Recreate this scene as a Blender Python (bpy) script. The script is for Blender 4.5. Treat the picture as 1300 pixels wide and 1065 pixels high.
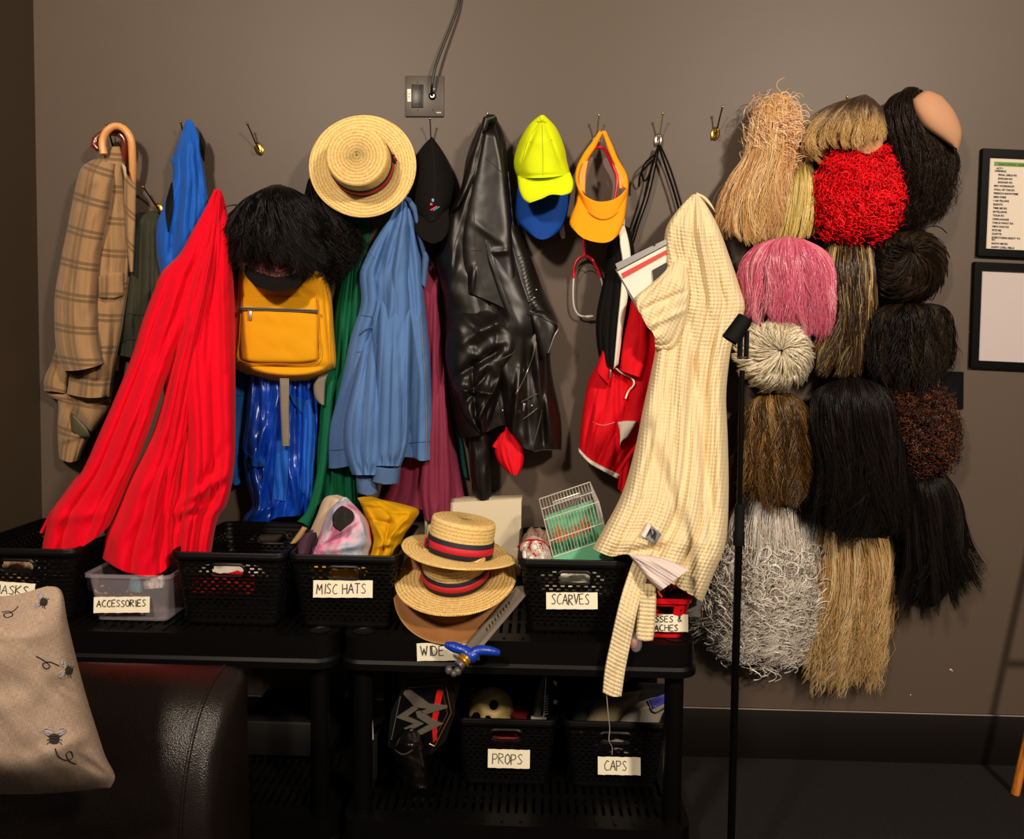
import bpy, bmesh, math, random
import numpy as np
from mathutils import Vector, Matrix, Euler
for o in list(bpy.data.objects): bpy.data.objects.remove(o)
SC = bpy.context.scene
COL = SC.collection
PI = math.pi

# ------------------------------------------------------------------ camera
F = 946.0                      # focal length in pixels of a 1300 wide frame
PITCH, YAW, ROLL = math.radians(2.7), math.radians(1.7), 0.0125
CX, CY = 650.0, 487.5          # optical axis in the 1300x1065 frame
CAM = np.array([0.0, -2.25, 1.2380])
_f = np.array([-math.sin(YAW)*math.cos(PITCH), math.cos(YAW)*math.cos(PITCH), -math.sin(PITCH)])
_r0 = np.array([math.cos(YAW), math.sin(YAW), 0.0]); _u0 = np.cross(_r0, _f)
_r = math.cos(ROLL)*_r0 + math.sin(ROLL)*_u0
_u = math.cos(ROLL)*_u0 - math.sin(ROLL)*_r0
cd = bpy.data.cameras.new('camera'); cam = bpy.data.objects.new('camera', cd); COL.objects.link(cam)
cd.sensor_fit = 'HORIZONTAL'; cd.sensor_width = 36; cd.lens = 36*F/1300
cd.shift_y = -(532.5-CY)/1300; cd.clip_start = .05
cam.matrix_world = Matrix(((_r[0], _u[0], -_f[0], CAM[0]), (_r[1], _u[1], -_f[1], CAM[1]), (_r[2], _u[2], -_f[2], CAM[2]), (0, 0, 0, 1)))
SC.camera = cam

# ------------------------------------------------------------------ light and exposure
SC.view_settings.view_transform = 'Standard'; SC.view_settings.look = 'None'
SC.view_settings.exposure = 0.0; SC.view_settings.gamma = 1; SC.view_settings.use_curve_mapping = False
wd = bpy.data.worlds.new('world'); SC.world = wd; wd.use_nodes = True
wd.node_tree.nodes['Background'].inputs[0].default_value = (1.0, .84, .68, 1)
wd.node_tree.nodes['Background'].inputs[1].default_value = 0.11
def area(name, loc, target, sx, sy, power, color, spread=PI):
    l = bpy.data.lights.new(name, 'AREA'); l.shape = 'RECTANGLE'; l.size = sx; l.size_y = sy
    l.energy = power; l.color = color; l.spread = spread
    o = bpy.data.objects.new(name, l); COL.objects.link(o); o.location = loc
    o.rotation_euler = (Vector(target)-Vector(loc)).to_track_quat('-Z', 'Y').to_euler(); return o
area('ceiling_light_right', (1.8, -3.2, 2.9), (.5, 0, 1.0), .30, .30, 127, (1.0, .83, .66))
area('ceiling_light_left', (-1.15, -3.0, 2.9), (-.6, 0, 1.0), .30, .30, 86, (1.0, .83, .66))

# ------------------------------------------------------------------ pixel to place
def Wv(px, py, d):
    """points seen at pixel (px,py) of the 1300x1065 frame, d metres in front of the back wall"""
    px = np.asarray(px, float); py = np.asarray(py, float); d = np.asarray(d, float)
    a = (px-CX)/F; b = -(py-CY)/F
    dr = _f + a[..., None]*_r + b[..., None]*_u
    t = (-d-CAM[1])/dr[..., 1]
    return CAM + dr*t[..., None]
def P(px, py, d=0.0): return Vector(Wv(px, py, d).tolist())
def hz(px, py, z):
    """point at pixel on the horizontal plane z"""
    dr = _f + (px-CX)/F*_r - (py-CY)/F*_u
    return Vector((CAM + dr*((z-CAM[2])/dr[2])).tolist())

# ------------------------------------------------------------------ noise
_rs = np.random.RandomState(7); _tab = _rs.rand(256, 256)
def vnoise(x, y):
    x = np.asarray(x, float); y = np.asarray(y, float)
    xi = np.floor(x).astype(int); yi = np.floor(y).astype(int); fx = x-xi; fy = y-yi
    fx = fx*fx*(3-2*fx); fy = fy*fy*(3-2*fy)
    g = lambda i, j: _tab[i & 255, j & 255]
    return (g(xi, yi)*(1-fx)+g(xi+1, yi)*fx)*(1-fy)+(g(xi, yi+1)*(1-fx)+g(xi+1, yi+1)*fx)*fy - .5
def sstep(a, b, x):
    t = np.clip((x-a)/(b-a+1e-9), 0, 1); return t*t*(3-2*t)

# ------------------------------------------------------------------ objects
def wloc(o):
    v = Vector((0, 0, 0))
    while o is not None: v = v + o.location; o = o.parent
    return v
def tag(o, label=None, cat=None, group=None, kind=None):
    if label: o['label'] = label
    if cat: o['category'] = cat
    if group: o['group'] = group
    if kind: o['kind'] = kind
    return o
def thing(name, label, cat, loc=(0, 0, 0), group=None):
    o = bpy.data.objects.new(name, None); COL.objects.link(o); o.location = loc; o.empty_display_size = .05
    return tag(o, label, cat, group)
def mk(name, V, Fc, m, parent=None, uv=None, col=None, smooth=True, sharp=None, origin=None):
    """link one mesh; V in world metres (or local to origin when no parent)"""
    V = np.asarray(V, float).reshape(-1, 3)
    me = bpy.data.meshes.new(name)
    if parent is not None:
        off = np.array(wloc(parent))
    else:
        off = np.array(origin if origin is not None else [(V[:, 0].min()+V[:, 0].max())/2, (V[:, 1].min()+V[:, 1].max())/2, V[:, 2].min()])
    V = V-off
    if isinstance(Fc, np.ndarray):
        n, k = Fc.shape
        me.vertices.add(len(V)); me.vertices.foreach_set('co', V.astype(np.float32).ravel())
        me.loops.add(n*k); me.loops.foreach_set('vertex_index', Fc.astype(np.int32).ravel())
        me.polygons.add(n); me.polygons.foreach_set('loop_start', (np.arange(n)*k).astype(np.int32))
        me.update(calc_edges=True)
    else:
        me.from_pydata(V.tolist(), [], Fc)
    if uv is not None:
        li = np.empty(len(me.loops), np.int32); me.loops.foreach_get('vertex_index', li)
        u = me.uv_layers.new(name='UVMap'); u.data.foreach_set('uv', np.asarray(uv, np.float32)[li].ravel())
    if col is not None:
        a = me.color_attributes.new('Col', 'FLOAT_COLOR', 'POINT')
        c = np.ones((len(V), 4), np.float32); c[:, :3] = col; a.data.foreach_set('color', c.ravel())
    if smooth: me.polygons.foreach_set('use_smooth', np.ones(len(me.polygons), bool))
    me.validate(); me.update()
    if sharp: me.set_sharp_from_angle(angle=math.radians(sharp))
    me.materials.append(m)
    o = bpy.data.objects.new(name, me); COL.objects.link(o)
    if parent is not None: o.parent = parent
    else: o.location = off
    return o
def dup(root, loc, label=None, group=None):
    r = root.copy(); COL.objects.link(r); r.location = loc
    if label: r['label'] = label
    if group: r['group'] = group
    for ch in list(root.children):
        c = ch.copy(); COL.objects.link(c); c.parent = r
        for g in list(ch.children):
            e = g.copy(); COL.objects.link(e); e.parent = c
    return r

class G:
    """collects shapes into one mesh"""
    def __init__(s): s.v = []; s.f = []
    def add(s, V, Fc):
        n = len(s.v); s.v += [tuple(map(float, p)) for p in V]; s.f += [tuple(int(i)+n for i in q) for q in Fc]; return s
    def box(s, c, h, M=None, bev=0.0):
        bm = bmesh.new(); bmesh.ops.create_cube(bm, size=1)
        for v in bm.verts: v.co = Vector((v.co.x*h[0]*2, v.co.y*h[1]*2, v.co.z*h[2]*2))
        if bev > 0: bmesh.ops.bevel(bm, geom=bm.edges[:], offset=min(bev, min(h)*.95), segments=2, affect='EDGES', profile=.5)
        if M is not None:
            for v in bm.verts: v.co = M @ v.co
        c = Vector(c); bm.verts.index_update()
        s.add([v.co+c for v in bm.verts], [[v.index for v in f.verts] for f in bm.faces]); bm.free(); return s
    def tube(s, pts, r, sides=8, closed=False, sq=1.0):
        pts = [Vector(p) for p in pts]; n = len(pts)
        rr = r if hasattr(r, '__len__') else [r]*n
        V = []; up = Vector((0.13, -.97, .21))
        for i, p in enumerate(pts):
            a = pts[(i-1) % n] if closed or i > 0 else p; b = pts[(i+1) % n] if closed or i < n-1 else p
            t = (b-a); t = t.normalized() if t.length > 1e-9 else Vector((0, 0, 1))
            x = up-t*up.dot(t)
            if x.length < 1e-4: x = Vector((1, 0, 0))-t*t.x
            x.normalize(); y = t.cross(x); up = x
            for k in range(sides):
                an = 2*PI*k/sides; V.append(p+x*math.cos(an)*rr[i]*sq+y*math.sin(an)*rr[i])
        Fc = []
        for i in range(n if closed else n-1):
            j = (i+1) % n
            for k in range(sides):
                l = (k+1) % sides; Fc.append((i*sides+k, i*sides+l, j*sides+l, j*sides+k))
        if not closed: Fc.append(tuple(range(sides))[::-1]); Fc.append(tuple((n-1)*sides+k for k in range(sides)))
        return s.add(V, Fc)
    def lathe(s, prof, c=(0, 0, 0), M=None, seg=32, cap=True):
        """prof: (radius,height) list around local z"""
        V = []; n = len(prof); c = Vector(c)
        for r_, h in prof:
            for k in range(seg):
                a = 2*PI*k/seg; p = Vector((r_*math.cos(a), r_*math.sin(a), h))
                V.append((M @ p if M is not None else p)+c)
        Fc = []
        for i in range(n-1):
            for k in range(seg):
                l = (k+1) % seg; Fc.append((i*seg+k, i*seg+l, (i+1)*seg+l, (i+1)*seg+k))
        if cap: Fc.append(tuple(range(seg))[::-1]); Fc.append(tuple((n-1)*seg+k for k in range(seg)))
        return s.add(V, Fc)
    def ball(s, c, r, seg=16, M=None):
        r = r if hasattr(r, '__len__') else (r, r, r)
        V = []; n = seg//2; c = Vector(c)
        for i in range(n+1):
            ph = PI*i/n
            for k in range(seg):
                a = 2*PI*k/seg; p = Vector((r[0]*math.sin(ph)*math.cos(a), r[1]*math.sin(ph)*math.sin(a), r[2]*math.cos(ph)))
                V.append((M @ p if M is not None else p)+c)
        Fc = [(i*seg+k, (i+1)*seg+k, (i+1)*seg+(k+1) % seg, i*seg+(k+1) % seg) for i in range(n) for k in range(seg)]
        return s.add(V, Fc)
    def prism(s, pts, off):
        """closed outline pts (3D) extruded by off"""
        n = len(pts); off = Vector(off); V = [Vector(p) for p in pts]; V += [p+off for p in V]
        Fc = [tuple(range(n)), tuple(range(2*n-1, n-1, -1))]+[(i, i+n, (i+1) % n+n, (i+1) % n) for i in range(n)]
        return s.add(V, Fc)
    def out(s, name, m, parent=None, sharp=38, smooth=True, origin=None):
        o = mk(name, s.v, s.f, m, parent, smooth=smooth, sharp=sharp, origin=origin)
        bm = bmesh.new(); bm.from_mesh(o.data); bmesh.ops.recalc_face_normals(bm, faces=bm.faces[:]); bm.to_mesh(o.data); bm.free()
        if smooth and sharp: o.data.set_sharp_from_angle(angle=math.radians(sharp))
        return o

# ------------------------------------------------------------------ materials
def lin(c):
    if isinstance(c, str): c = tuple(int(c[i:i+2], 16)/255 for i in (0, 2, 4))
    return tuple(x/12.92 if x <= .04045 else ((x+.055)/1.055)**2.4 for x in c)
_mats = {}
class Mat:
    def __init__(s, name, color, rough=.6, metal=0, spec=.5, **kw):
        s.m = bpy.data.materials.new(name); s.m.use_nodes = True; s.t = s.m.node_tree; s.b = s.t.nodes['Principled BSDF']
        s.c = lin(color)
        s.set('Base Color', (*s.c, 1)); s.set('Roughness', rough); s.set('Metallic', metal); s.set('Specular IOR Level', spec)
        for k, v in kw.items(): s.set(k.replace('_', ' '), v)
        s.h = None
    def set(s, k, v): s.b.inputs[k].default_value = v; return s
    def n(s, typ, **kw):
        x = s.t.nodes.new(typ)
        for k, v in kw.items():
            if k in x.inputs: x.inputs[k].default_value = v
            else: setattr(x, k, v)
        return x
    def l(s, a, b): s.t.links.new(a, b)
    def coord(s, kind='Object', scale=(1, 1, 1), rot=(0, 0, 0)):
        tc = s.n('ShaderNodeTexCoord'); mp = s.n('ShaderNodeMapping'); s.l(tc.outputs[kind], mp.inputs[0])
        mp.inputs['Scale'].default_value = scale; mp.inputs['Rotation'].default_value = rot; return mp.outputs[0]
    def math(s, op, a, b=0.0, clamp=False):
        x = s.n('ShaderNodeMath', operation=op); x.use_clamp = clamp
        for i, q in enumerate((a, b)):
            if hasattr(q, 'node'): s.l(q, x.inputs[i])
            else: x.inputs[i].default_value = q
        return x.outputs[0]
    def noise(s, vec, scale, detail=4, rough=.55):
        x = s.n('ShaderNodeTexNoise'); x.inputs['Scale'].default_value = scale; x.inputs['Detail'].default_value = detail
        x.inputs['Roughness'].default_value = rough
        if vec is not None: s.l(vec, x.inputs['Vector'])
        return x.outputs['Fac']
    def mixc(s, fac, a, b, blend='MIX'):
        x = s.n('ShaderNodeMix', data_type='RGBA', blend_type=blend)
        if hasattr(fac, 'node'): s.l(fac, x.inputs[0])
        else: x.inputs[0].default_value = fac
        for i, q in ((6, a), (7, b)):
            if hasattr(q, 'node'): s.l(q, x.inputs[i])
            else: x.inputs[i].default_value = (*(lin(q) if isinstance(q, str) else q), 1)[:4]
        return x.outputs[2]
    def ramp(s, fac, stops):
        x = s.n('ShaderNodeValToRGB'); s.l(fac, x.inputs[0]); e = x.color_ramp.elements
        while len(e) < len(stops): e.new(.5)
        for i, (p, c) in enumerate(stops):
            e[i].position = p; e[i].color = (*(lin(c) if isinstance(c, str) else c), 1)[:4]
        return x.outputs[0]
    def color(s, out): s.l(out, s.b.inputs['Base Color']); return s
    def vary(s, scale=6, amt=.25, kind='Object'):
        n = s.noise(s.coord(kind), scale)
        k = s.c; s.color(s.mixc(n, tuple(x*(1-amt) for x in k), tuple(min(1, x*(1+amt)) for x in k))); return s
    def bump(s, h, strength=.3, dist=.001):
        b = s.n('ShaderNodeBump'); b.inputs['Strength'].default_value = strength; b.inputs['Distance'].default_value = dist
        s.l(h, b.inputs['Height'])
        if s.h: s.l(s.h, b.inputs['Normal'])
        s.l(b.outputs[0], s.b.inputs['Normal']); s.h = b.outputs[0]; return s
def plain(name, color, rough=.6, metal=0, **kw):
    if name not in _mats: _mats[name] = Mat(name, color, rough, metal, **kw)
    return _mats[name].m
def fabric(name, color, rough=.85, weave=900, wb=.25, sheen=.0, wrinkle=.25, vary=.12, spec=.15):
    m = Mat(name, color, rough, spec=spec); m.set('Sheen Weight', sheen); m.set('Sheen Roughness', .5)
    m.vary(5, vary); v = m.coord('UV')
    if wrinkle: m.bump(m.noise(m.coord('UV', (1, .35, 1)), 28, 3), wrinkle, .006)
    w1 = m.n('ShaderNodeTexWave'); m.l(v, w1.inputs[0]); w1.inputs['Scale'].default_value = weave/6.283
    w2 = m.n('ShaderNodeTexWave', bands_direction='Y'); m.l(v, w2.inputs[0]); w2.inputs['Scale'].default_value = weave/6.283
    if wb and weave < 800: m.bump(m.math('ADD', w1.outputs['Fac'], w2.outputs['Fac']), wb, .0006)
    return m

# ------------------------------------------------------------------ Coons patch shapes (cloth and hair forms)
def resamp(pts, n, crv=True):
    pts = np.array(pts, float)
    if len(pts) > 2 and crv:
        q = []; k = len(pts)
        for i in range(k-1):
            p0 = pts[max(i-1, 0)]; p1 = pts[i]; p2 = pts[i+1]; p3 = pts[min(i+2, k-1)]
            for t in np.linspace(0, 1, 8, endpoint=False):
                q.append(.5*((2*p1)+(-p0+p2)*t+(2*p0-5*p1+4*p2-p3)*t*t+(-p0+3*p1-3*p2+p3)*t**3))
        q.append(pts[-1]); pts = np.array(q)
    s = np.r_[0, np.cumsum(np.hypot(*np.diff(pts, axis=0).T))]
    if s[-1] < 1e-6: return np.repeat(pts[:1], n, 0)
    t = np.linspace(0, s[-1], n)
    return np.stack([np.interp(t, s, pts[:, 0]), np.interp(t, s, pts[:, 1])], 1)
def coons(L, R, B=None, T=None, nu=60, nv=90, crv=True):
    T = T or [L[0], R[0]]; B = B or [L[-1], R[-1]]
    T = [L[0]]+list(T[1:-1])+[R[0]]; B = [L[-1]]+list(B[1:-1])+[R[-1]]
    l = resamp(L, nv, crv); r = resamp(R, nv, crv); t = resamp(T, nu, crv); b = resamp(B, nu, crv)
    u = np.linspace(0, 1, nu)[:, None, None]; v = np.linspace(0, 1, nv)[None, :, None]
    Pp = (1-v)*t[:, None]+v*b[:, None]+(1-u)*l[None]+u*r[None]-((1-u)*(1-v)*t[0]+u*(1-v)*t[-1]+(1-u)*v*b[0]+u*v*b[-1])
    return Pp          # nu,nv,2 pixels
class Surf:
    def __init__(s, Pp, d, name=''): s.p = Pp.reshape(-1, 2); s.d = d.ravel()
    def at(s, px, py):
        q = np.stack([np.ravel(px), np.ravel(py)], 1); out = np.empty(len(q))
        for i in range(0, len(q), 400):
            D = ((q[i:i+400, None]-s.p[None])**2).sum(2); k = np.argpartition(D, 4, axis=1)[:, :4]
            w = 1/(np.take_along_axis(D, k, 1)+.05); out[i:i+400] = (s.d[k]*w).sum(1)/w.sum(1)
        return out.reshape(np.shape(px))
def prof(u, p=2.0):
    return np.clip(1-np.abs(2*u-1)**p, 0, 1)**(1/p)
def folds_h(U, V, nf, seed, amp, vpow=.8, sharp=.75):
    """hanging folds: round ridges that meet in sharp valleys, widening downward"""
    rs = np.random.RandomState(seed); n = nf*2+1; h = np.zeros_like(U)
    cen = (np.arange(n)+.5)/n+rs.uniform(-.32, .32, n)/n
    for k in range(n):
        w = rs.uniform(.55, 1.25)/n; a = rs.uniform(.35, 1.0)*(1.25 if w > .9/n else .8); v0 = rs.uniform(-.2, .35) if k % 2 else -.3
        c = cen[k]+.07*vnoise(V*1.5+seed, np.full_like(V, k*7.3))*2+rs.uniform(-.05, .05)*V
        g = np.clip(1-((U-c)/w)**2, 0, 1)**.8*a*sstep(v0, v0+.45, V)*(1-.35*sstep(.7, 1.0, V)*rs.rand())
        h = np.maximum(h, g)
    return 1.5*amp*(V**vpow)*h
def crease(Pp, creases):
    """creases: (x0,y0,x1,y1,width_px,amp) soft lines in the cloth; + ridge, - valley"""
    h = np.zeros(Pp.shape[:2])
    for c in creases:
        x0, y0, x1, y1, w, a = c[:6]; dx, dy = x1-x0, y1-y0; L2 = dx*dx+dy*dy
        t = ((Pp[..., 0]-x0)*dx+(Pp[..., 1]-y0)*dy)/L2; tc = np.clip(t, 0, 1)
        D = np.hypot(Pp[..., 0]-(x0+tc*dx), Pp[..., 1]-(y0+tc*dy))
        taper = np.clip(np.sin(PI*np.clip(tc*.92+.04, 0, 1)), 0, 1)**.5
        h += a*np.exp(-(D/w)**2)*taper
    return h
def drape(name, L, R, m, parent, B=None, T=None, d=.04, d2=None, bulge=.05, p=2.2, nf=4, amp=.012, seed=1, nu=70, nv=100,
          cr=(), wr=.006, wrs=(11, 45), waffle=None, vb=(.0, .12), close=.0, crv=True, uvs=None, vpow=.8, back=.012, dcurve=None):
    """closed cloth form; d,d2 = distance of its back edge from the wall at top and bottom"""
    Pp = coons(L, R, B, T, nu, nv, crv)
    U, V = np.meshgrid(np.linspace(0, 1, nu), np.linspace(0, 1, nv), indexing='ij')
    d2 = d if d2 is None else d2
    base = d+(d2-d)*(dcurve(V) if dcurve else V)
    pr = prof(U, p)*(vb[0]+(1-vb[0])*sstep(0, max(vb[1], .001), V))
    if close: pr = pr*np.sqrt(np.clip(1-sstep(1-close, 1, V)**2, 0, 1))
    h = folds_h(U, V, nf, seed, amp, vpow)*prof(U, 6) if nf else 0
    x, y = Pp[..., 0], Pp[..., 1]
    wk0 = 1; D = base+bulge*pr+h+crease(Pp, cr)*prof(U, 8)
    D = np.maximum(D, base*0+.004)
    sc = 1/420.
    seg = np.hypot(*(np.diff(Pp, axis=0).transpose(2, 0, 1))); uu = np.zeros((nu, nv)); uu[1:] = np.cumsum(seg, 0)
    uu -= uu[nu//2]; seg2 = np.hypot(*(np.diff(Pp, axis=1).transpose(2, 0, 1))); vv = np.zeros((nu, nv)); vv[:, 1:] = np.cumsum(seg2, 1)
    vv = vv.mean(0)[None].repeat(nu, 0)*.5+vv*.5
    D = D+wr*(vnoise(uu/wrs[0]+seed*3.1, vv/wrs[1]+seed)+.6*vnoise((uu*.8+vv*.35)/wrs[0]*1.5+seed, (vv*.8-uu*.5)/wrs[1]*1.8+9))*prof(U, 6)
    if waffle:
        q = PI/waffle[0]; D = D+waffle[1]*(np.abs(np.sin(uu*q))*np.abs(np.sin(vv*q)))**.6
    Fr = Wv(x, y, D)
    D = np.maximum(D, .004)
    Db = np.minimum(base, D-.002); Db = np.maximum(Db-back*prof(U, 3), .003)
    Bk = Wv(x, y, Db)
    Vt = np.concatenate([Fr.reshape(-1, 3), Bk.reshape(-1, 3)])
    idx = np.arange(nu*nv).reshape(nu, nv); n = nu*nv
    a, b, c, e = idx[:-1, :-1].ravel(), idx[1:, :-1].ravel(), idx[1:, 1:].ravel(), idx[:-1, 1:].ravel()
    Fs = [np.stack([a, e, c, b], 1), np.stack([a, b, c, e], 1)+n]
    def strip(i): i = np.asarray(i); return np.stack([i[:-1], i[1:], i[1:]+n, i[:-1]+n], 1)
    Fs += [strip(idx[0, :])[:, ::-1], strip(idx[-1, :]), strip(idx[:, -1])[:, ::-1], strip(idx[:, 0])]
    if uvs == 'flat': uu, vv = x-x.mean(), y-y.mean()
    uv = np.stack([uu.ravel()*sc, -vv.ravel()*sc], 1); uv = np.concatenate([uv, uv])
    o = mk(name, Vt, np.concatenate(Fs), m, parent, uv=uv)
    o.data.set_sharp_from_angle(angle=math.radians(75))
    return o, Surf(Pp, D)
def patch(name, L, R, m, parent, surf, off=.002, th=.002, B=None, T=None, nu=16, nv=16, crv=True, puff=0, label=None, dd=None):
    """a piece lying on a surf (Surf or constant distance)"""
    Pp = coons(L, R, B, T, nu, nv, crv); x, y = Pp[..., 0], Pp[..., 1]
    U, V = np.meshgrid(np.linspace(0, 1, nu), np.linspace(0, 1, nv), indexing='ij')
    d0 = surf.at(x, y) if isinstance(surf, Surf) else np.full(x.shape, float(surf))
    edge = prof(U, 8)*prof(V, 8)
    Df = d0+off+(th*.3+th*.7*edge)+puff*prof(U, 2)*prof(V, 2); Db = d0-.001
    n = nu*nv; Vt = np.concatenate([Wv(x, y, Df).reshape(-1, 3), Wv(x, y, Db).reshape(-1, 3)])
    idx = np.arange(n).reshape(nu, nv); a, b, c, e = idx[:-1, :-1].ravel(), idx[1:, :-1].ravel(), idx[1:, 1:].ravel(), idx[:-1, 1:].ravel()
    def strip(i): i = np.asarray(i); return np.stack([i[:-1], i[1:], i[1:]+n, i[:-1]+n], 1)
    Fs = [np.stack([a, e, c, b], 1), np.stack([a, b, c, e], 1)+n, strip(idx[0, :])[:, ::-1], strip(idx[-1, :]), strip(idx[:, -1])[:, ::-1], strip(idx[:, 0])]
    uv = np.stack([(x.ravel()-x.mean())/420, -(y.ravel()-y.mean())/420], 1); uv = np.concatenate([uv, uv])
    o = mk(name, Vt, np.concatenate(Fs), m, parent, uv=uv); o.data.set_sharp_from_angle(angle=math.radians(60))
    if label: o['label'] = label
    return o
def line3(pts, surf, off=0.0, n=None, crv=True):
    """pixel polyline to 3D points lying on a surf"""
    q = resamp(pts, n or max(6, int(sum(math.dist(pts[i], pts[i+1]) for i in range(len(pts)-1))/4)), crv)
    d = surf.at(q[:, 0], q[:, 1]) if isinstance(surf, Surf) else np.full(len(q), float(surf))
    return [Vector(p) for p in Wv(q[:, 0], q[:, 1], d+off).tolist()]
def lined(pts, ds, n=40):
    """pixel polyline with its own distances, one for each point"""
    q = resamp(pts, n); t = np.linspace(0, 1, n)
    if len(ds) == len(pts):
        kt = [float(np.argmin(((q-np.array(p))**2).sum(1)))/(n-1) for p in pts]; kt = np.maximum.accumulate(kt)+np.arange(len(kt))*1e-6
        if pts[0] == pts[-1]: kt[-1] = 1
    else: kt = np.linspace(0, 1, len(ds))
    return [Vector(p) for p in Wv(q[:, 0], q[:, 1], np.interp(t, kt, ds)).tolist()]

# ------------------------------------------------------------------ handwriting and print
_L = {'L': [[(0, 1), (.02, 0), (.55, .03)]], 'G': [[(.6, .88), (.35, 1), (.05, .6), (.08, .2), (.35, 0), (.62, .15), (.62, .45), (.38, .45)]], 'A': [[(0, 0), (.35, 1), (.7, 0)], [(.15, .38), (.58, .38)]], 'B': [[(0, 0), (0, 1), (.5, .95), (.55, .7), (0, .52), (.6, .4), (.55, .05), (0, 0)]],
      'C': [[(.62, .9), (.35, 1), (.05, .6), (.08, .2), (.35, 0), (.65, .1)]], 'D': [[(0, 0), (0, 1), (.45, .9), (.65, .5), (.45, .1), (0, 0)]],
      'E': [[(.6, 1), (0, .95), (0, 0), (.6, .02)], [(0, .5), (.48, .52)]], 'H': [[(0, 0), (0, 1)], [(.6, 0), (.6, 1)], [(0, .5), (.6, .55)]],
      'I': [[(.2, 0), (.22, 1)]], 'K': [[(0, 0), (0, 1)], [(.6, 1), (.02, .45), (.65, 0)]], 'M': [[(0, 0), (.12, 1), (.4, .35), (.68, 1), (.8, 0)]],
      'O': [[(.35, 1), (.05, .75), (.05, .25), (.33, 0), (.62, .25), (.62, .75), (.35, 1)]], 'P': [[(0, 0), (0, 1), (.5, .95), (.58, .68), (.4, .5), (0, .45)]],
      'R': [[(0, 0), (0, 1), (.5, .92), (.55, .68), (.05, .5), (.6, 0)]], 'S': [[(.6, .88), (.35, 1), (.08, .8), (.3, .55), (.58, .3), (.4, .03), (.02, .1)]],
      'T': [[(0, 1), (.7, 1)], [(.35, 1), (.33, 0)]], 'V': [[(0, 1), (.3, 0), (.62, 1)]], 'W': [[(0, 1), (.2, 0), (.42, .75), (.62, 0), (.85, 1)]],
      '&': [[(.7, .1), (.2, .75), (.35, 1), (.5, .8), (.1, .35), (.25, 0), (.6, .35)]]}
def writing(text, h, gap=.18, seed=0, fit=None):
    """strokes in a plane: list of polylines, and the width, for capitals of height h"""
    rs = random.Random(seed); x = 0; out = []
    for c in text:
        if c == ' ': x += .55*h; continue
        st = _L[c]; w = max(p[0] for q in st for p in q); dy = rs.uniform(-.05, .05); sl = rs.uniform(-.05, .08)
        for q in st: out.append([(x+(p[0]+sl*p[1])*h, (p[1]+dy)*h) for p in q])
        x += (w+gap)*h
    w = x-gap*h
    if fit: out = [[(p[0]*fit/w, p[1]) for p in q] for q in out]; w = fit
    return out, w
# ------------------------------------------------------------------ the room
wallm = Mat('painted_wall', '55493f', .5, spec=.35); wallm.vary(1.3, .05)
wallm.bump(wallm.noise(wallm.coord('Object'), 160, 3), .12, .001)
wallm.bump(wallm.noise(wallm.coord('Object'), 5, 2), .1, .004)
shaded_wall = Mat('shaded_side_wall', '423729', .6, spec=.3); shaded_wall.bump(shaded_wall.noise(shaded_wall.coord('Object'), 160, 3), .12, .001)  # darker than the back wall: dimness from grazing light put into the base colour
def struct(name, c, h, m, bev=0):
    o = G().box(c, h, bev=bev).out(name, m); o['kind'] = 'structure'; return o
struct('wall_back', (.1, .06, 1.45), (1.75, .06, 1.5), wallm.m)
struct('wall_left', (-1.583, -1.3, 1.45), (.06, 1.36, 1.5), shaded_wall.m)
carpet = Mat('carpet', '1c1b1c', .95, spec=.1)
cn = carpet.noise(carpet.coord('Object'), 420, 2, .8)
carpet.color(carpet.ramp(cn, [(.35, '0d0c0d'), (.6, '2b2827'), (.75, '5a534c')])); carpet.bump(cn, .8, .004)
struct('floor', (.1, -1.3, -.05), (1.75, 1.42, .05), carpet.m)
bb = Mat('baseboard_paint', '15110f', .38); bb.vary(3, .15); bb.bump(bb.noise(bb.coord('Object', (1, 1, 6)), 30), .06, .002)
struct('baseboard_back', (.17, -.006, .075), (1.69, .006, .078), bb.m, .003)
struct('baseboard_left', (-1.516, -1.3, .075), (.006, 1.28, .078), bb.m, .003)
# a bead of caulk along the baseboard
g = G(); g.tube([(-1.5, -.0125, .1535), (0, -.0125, .1535), (1.85, -.0125, .1535)], .0018, 6); o = g.out('trim_1', plain('caulk', '8d8272', .6)); o['kind'] = 'structure'
# nicks in the paint
nick = plain('bare_plaster', 'd8cfc0', .8)
g = G()
for (px, py, r) in ((1207, 850, .0035), (1209, 851.5, .002), (1156, 882, .002), (757, 200, .0022), (1231, 421, .0015), (777, 256, .002)): g.ball(P(px, py, 0), (r, .0008, r*.8), 8)
o = g.out('trim_2', nick); o['kind'] = 'structure'; o['label'] = 'small chips of bare plaster in the wall paint'

# ------------------------------------------------------------------ shared materials
blackpl = Mat('black_plastic', '070606', .42, spec=.18); blackpl.bump(blackpl.noise(blackpl.coord('Object'), 260, 2), .12, .0008)
wickpl = Mat('black_woven_plastic', '080707', .42, spec=.22)
ww = wickpl.n('ShaderNodeTexWave', bands_direction='Z'); wickpl.l(wickpl.coord('Object'), ww.inputs[0]); ww.inputs['Scale'].default_value = 26
wickpl.bump(ww.outputs['Fac'], .35, .0015)
paper = Mat('label_paper', 'f0e8cf', .8, spec=.2); paper.bump(paper.noise(paper.coord('Object'), 60), .1, .001)
ink = plain('marker_ink', '1a1a20', .6)
chrome = plain('chrome', 'c9c4bb', .22, 1.0)
brass = plain('brass', 'b08c45', .28, 1.0)
blackmetal = plain('black_metal', '030303', .45, .0, spec=.12)

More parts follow.
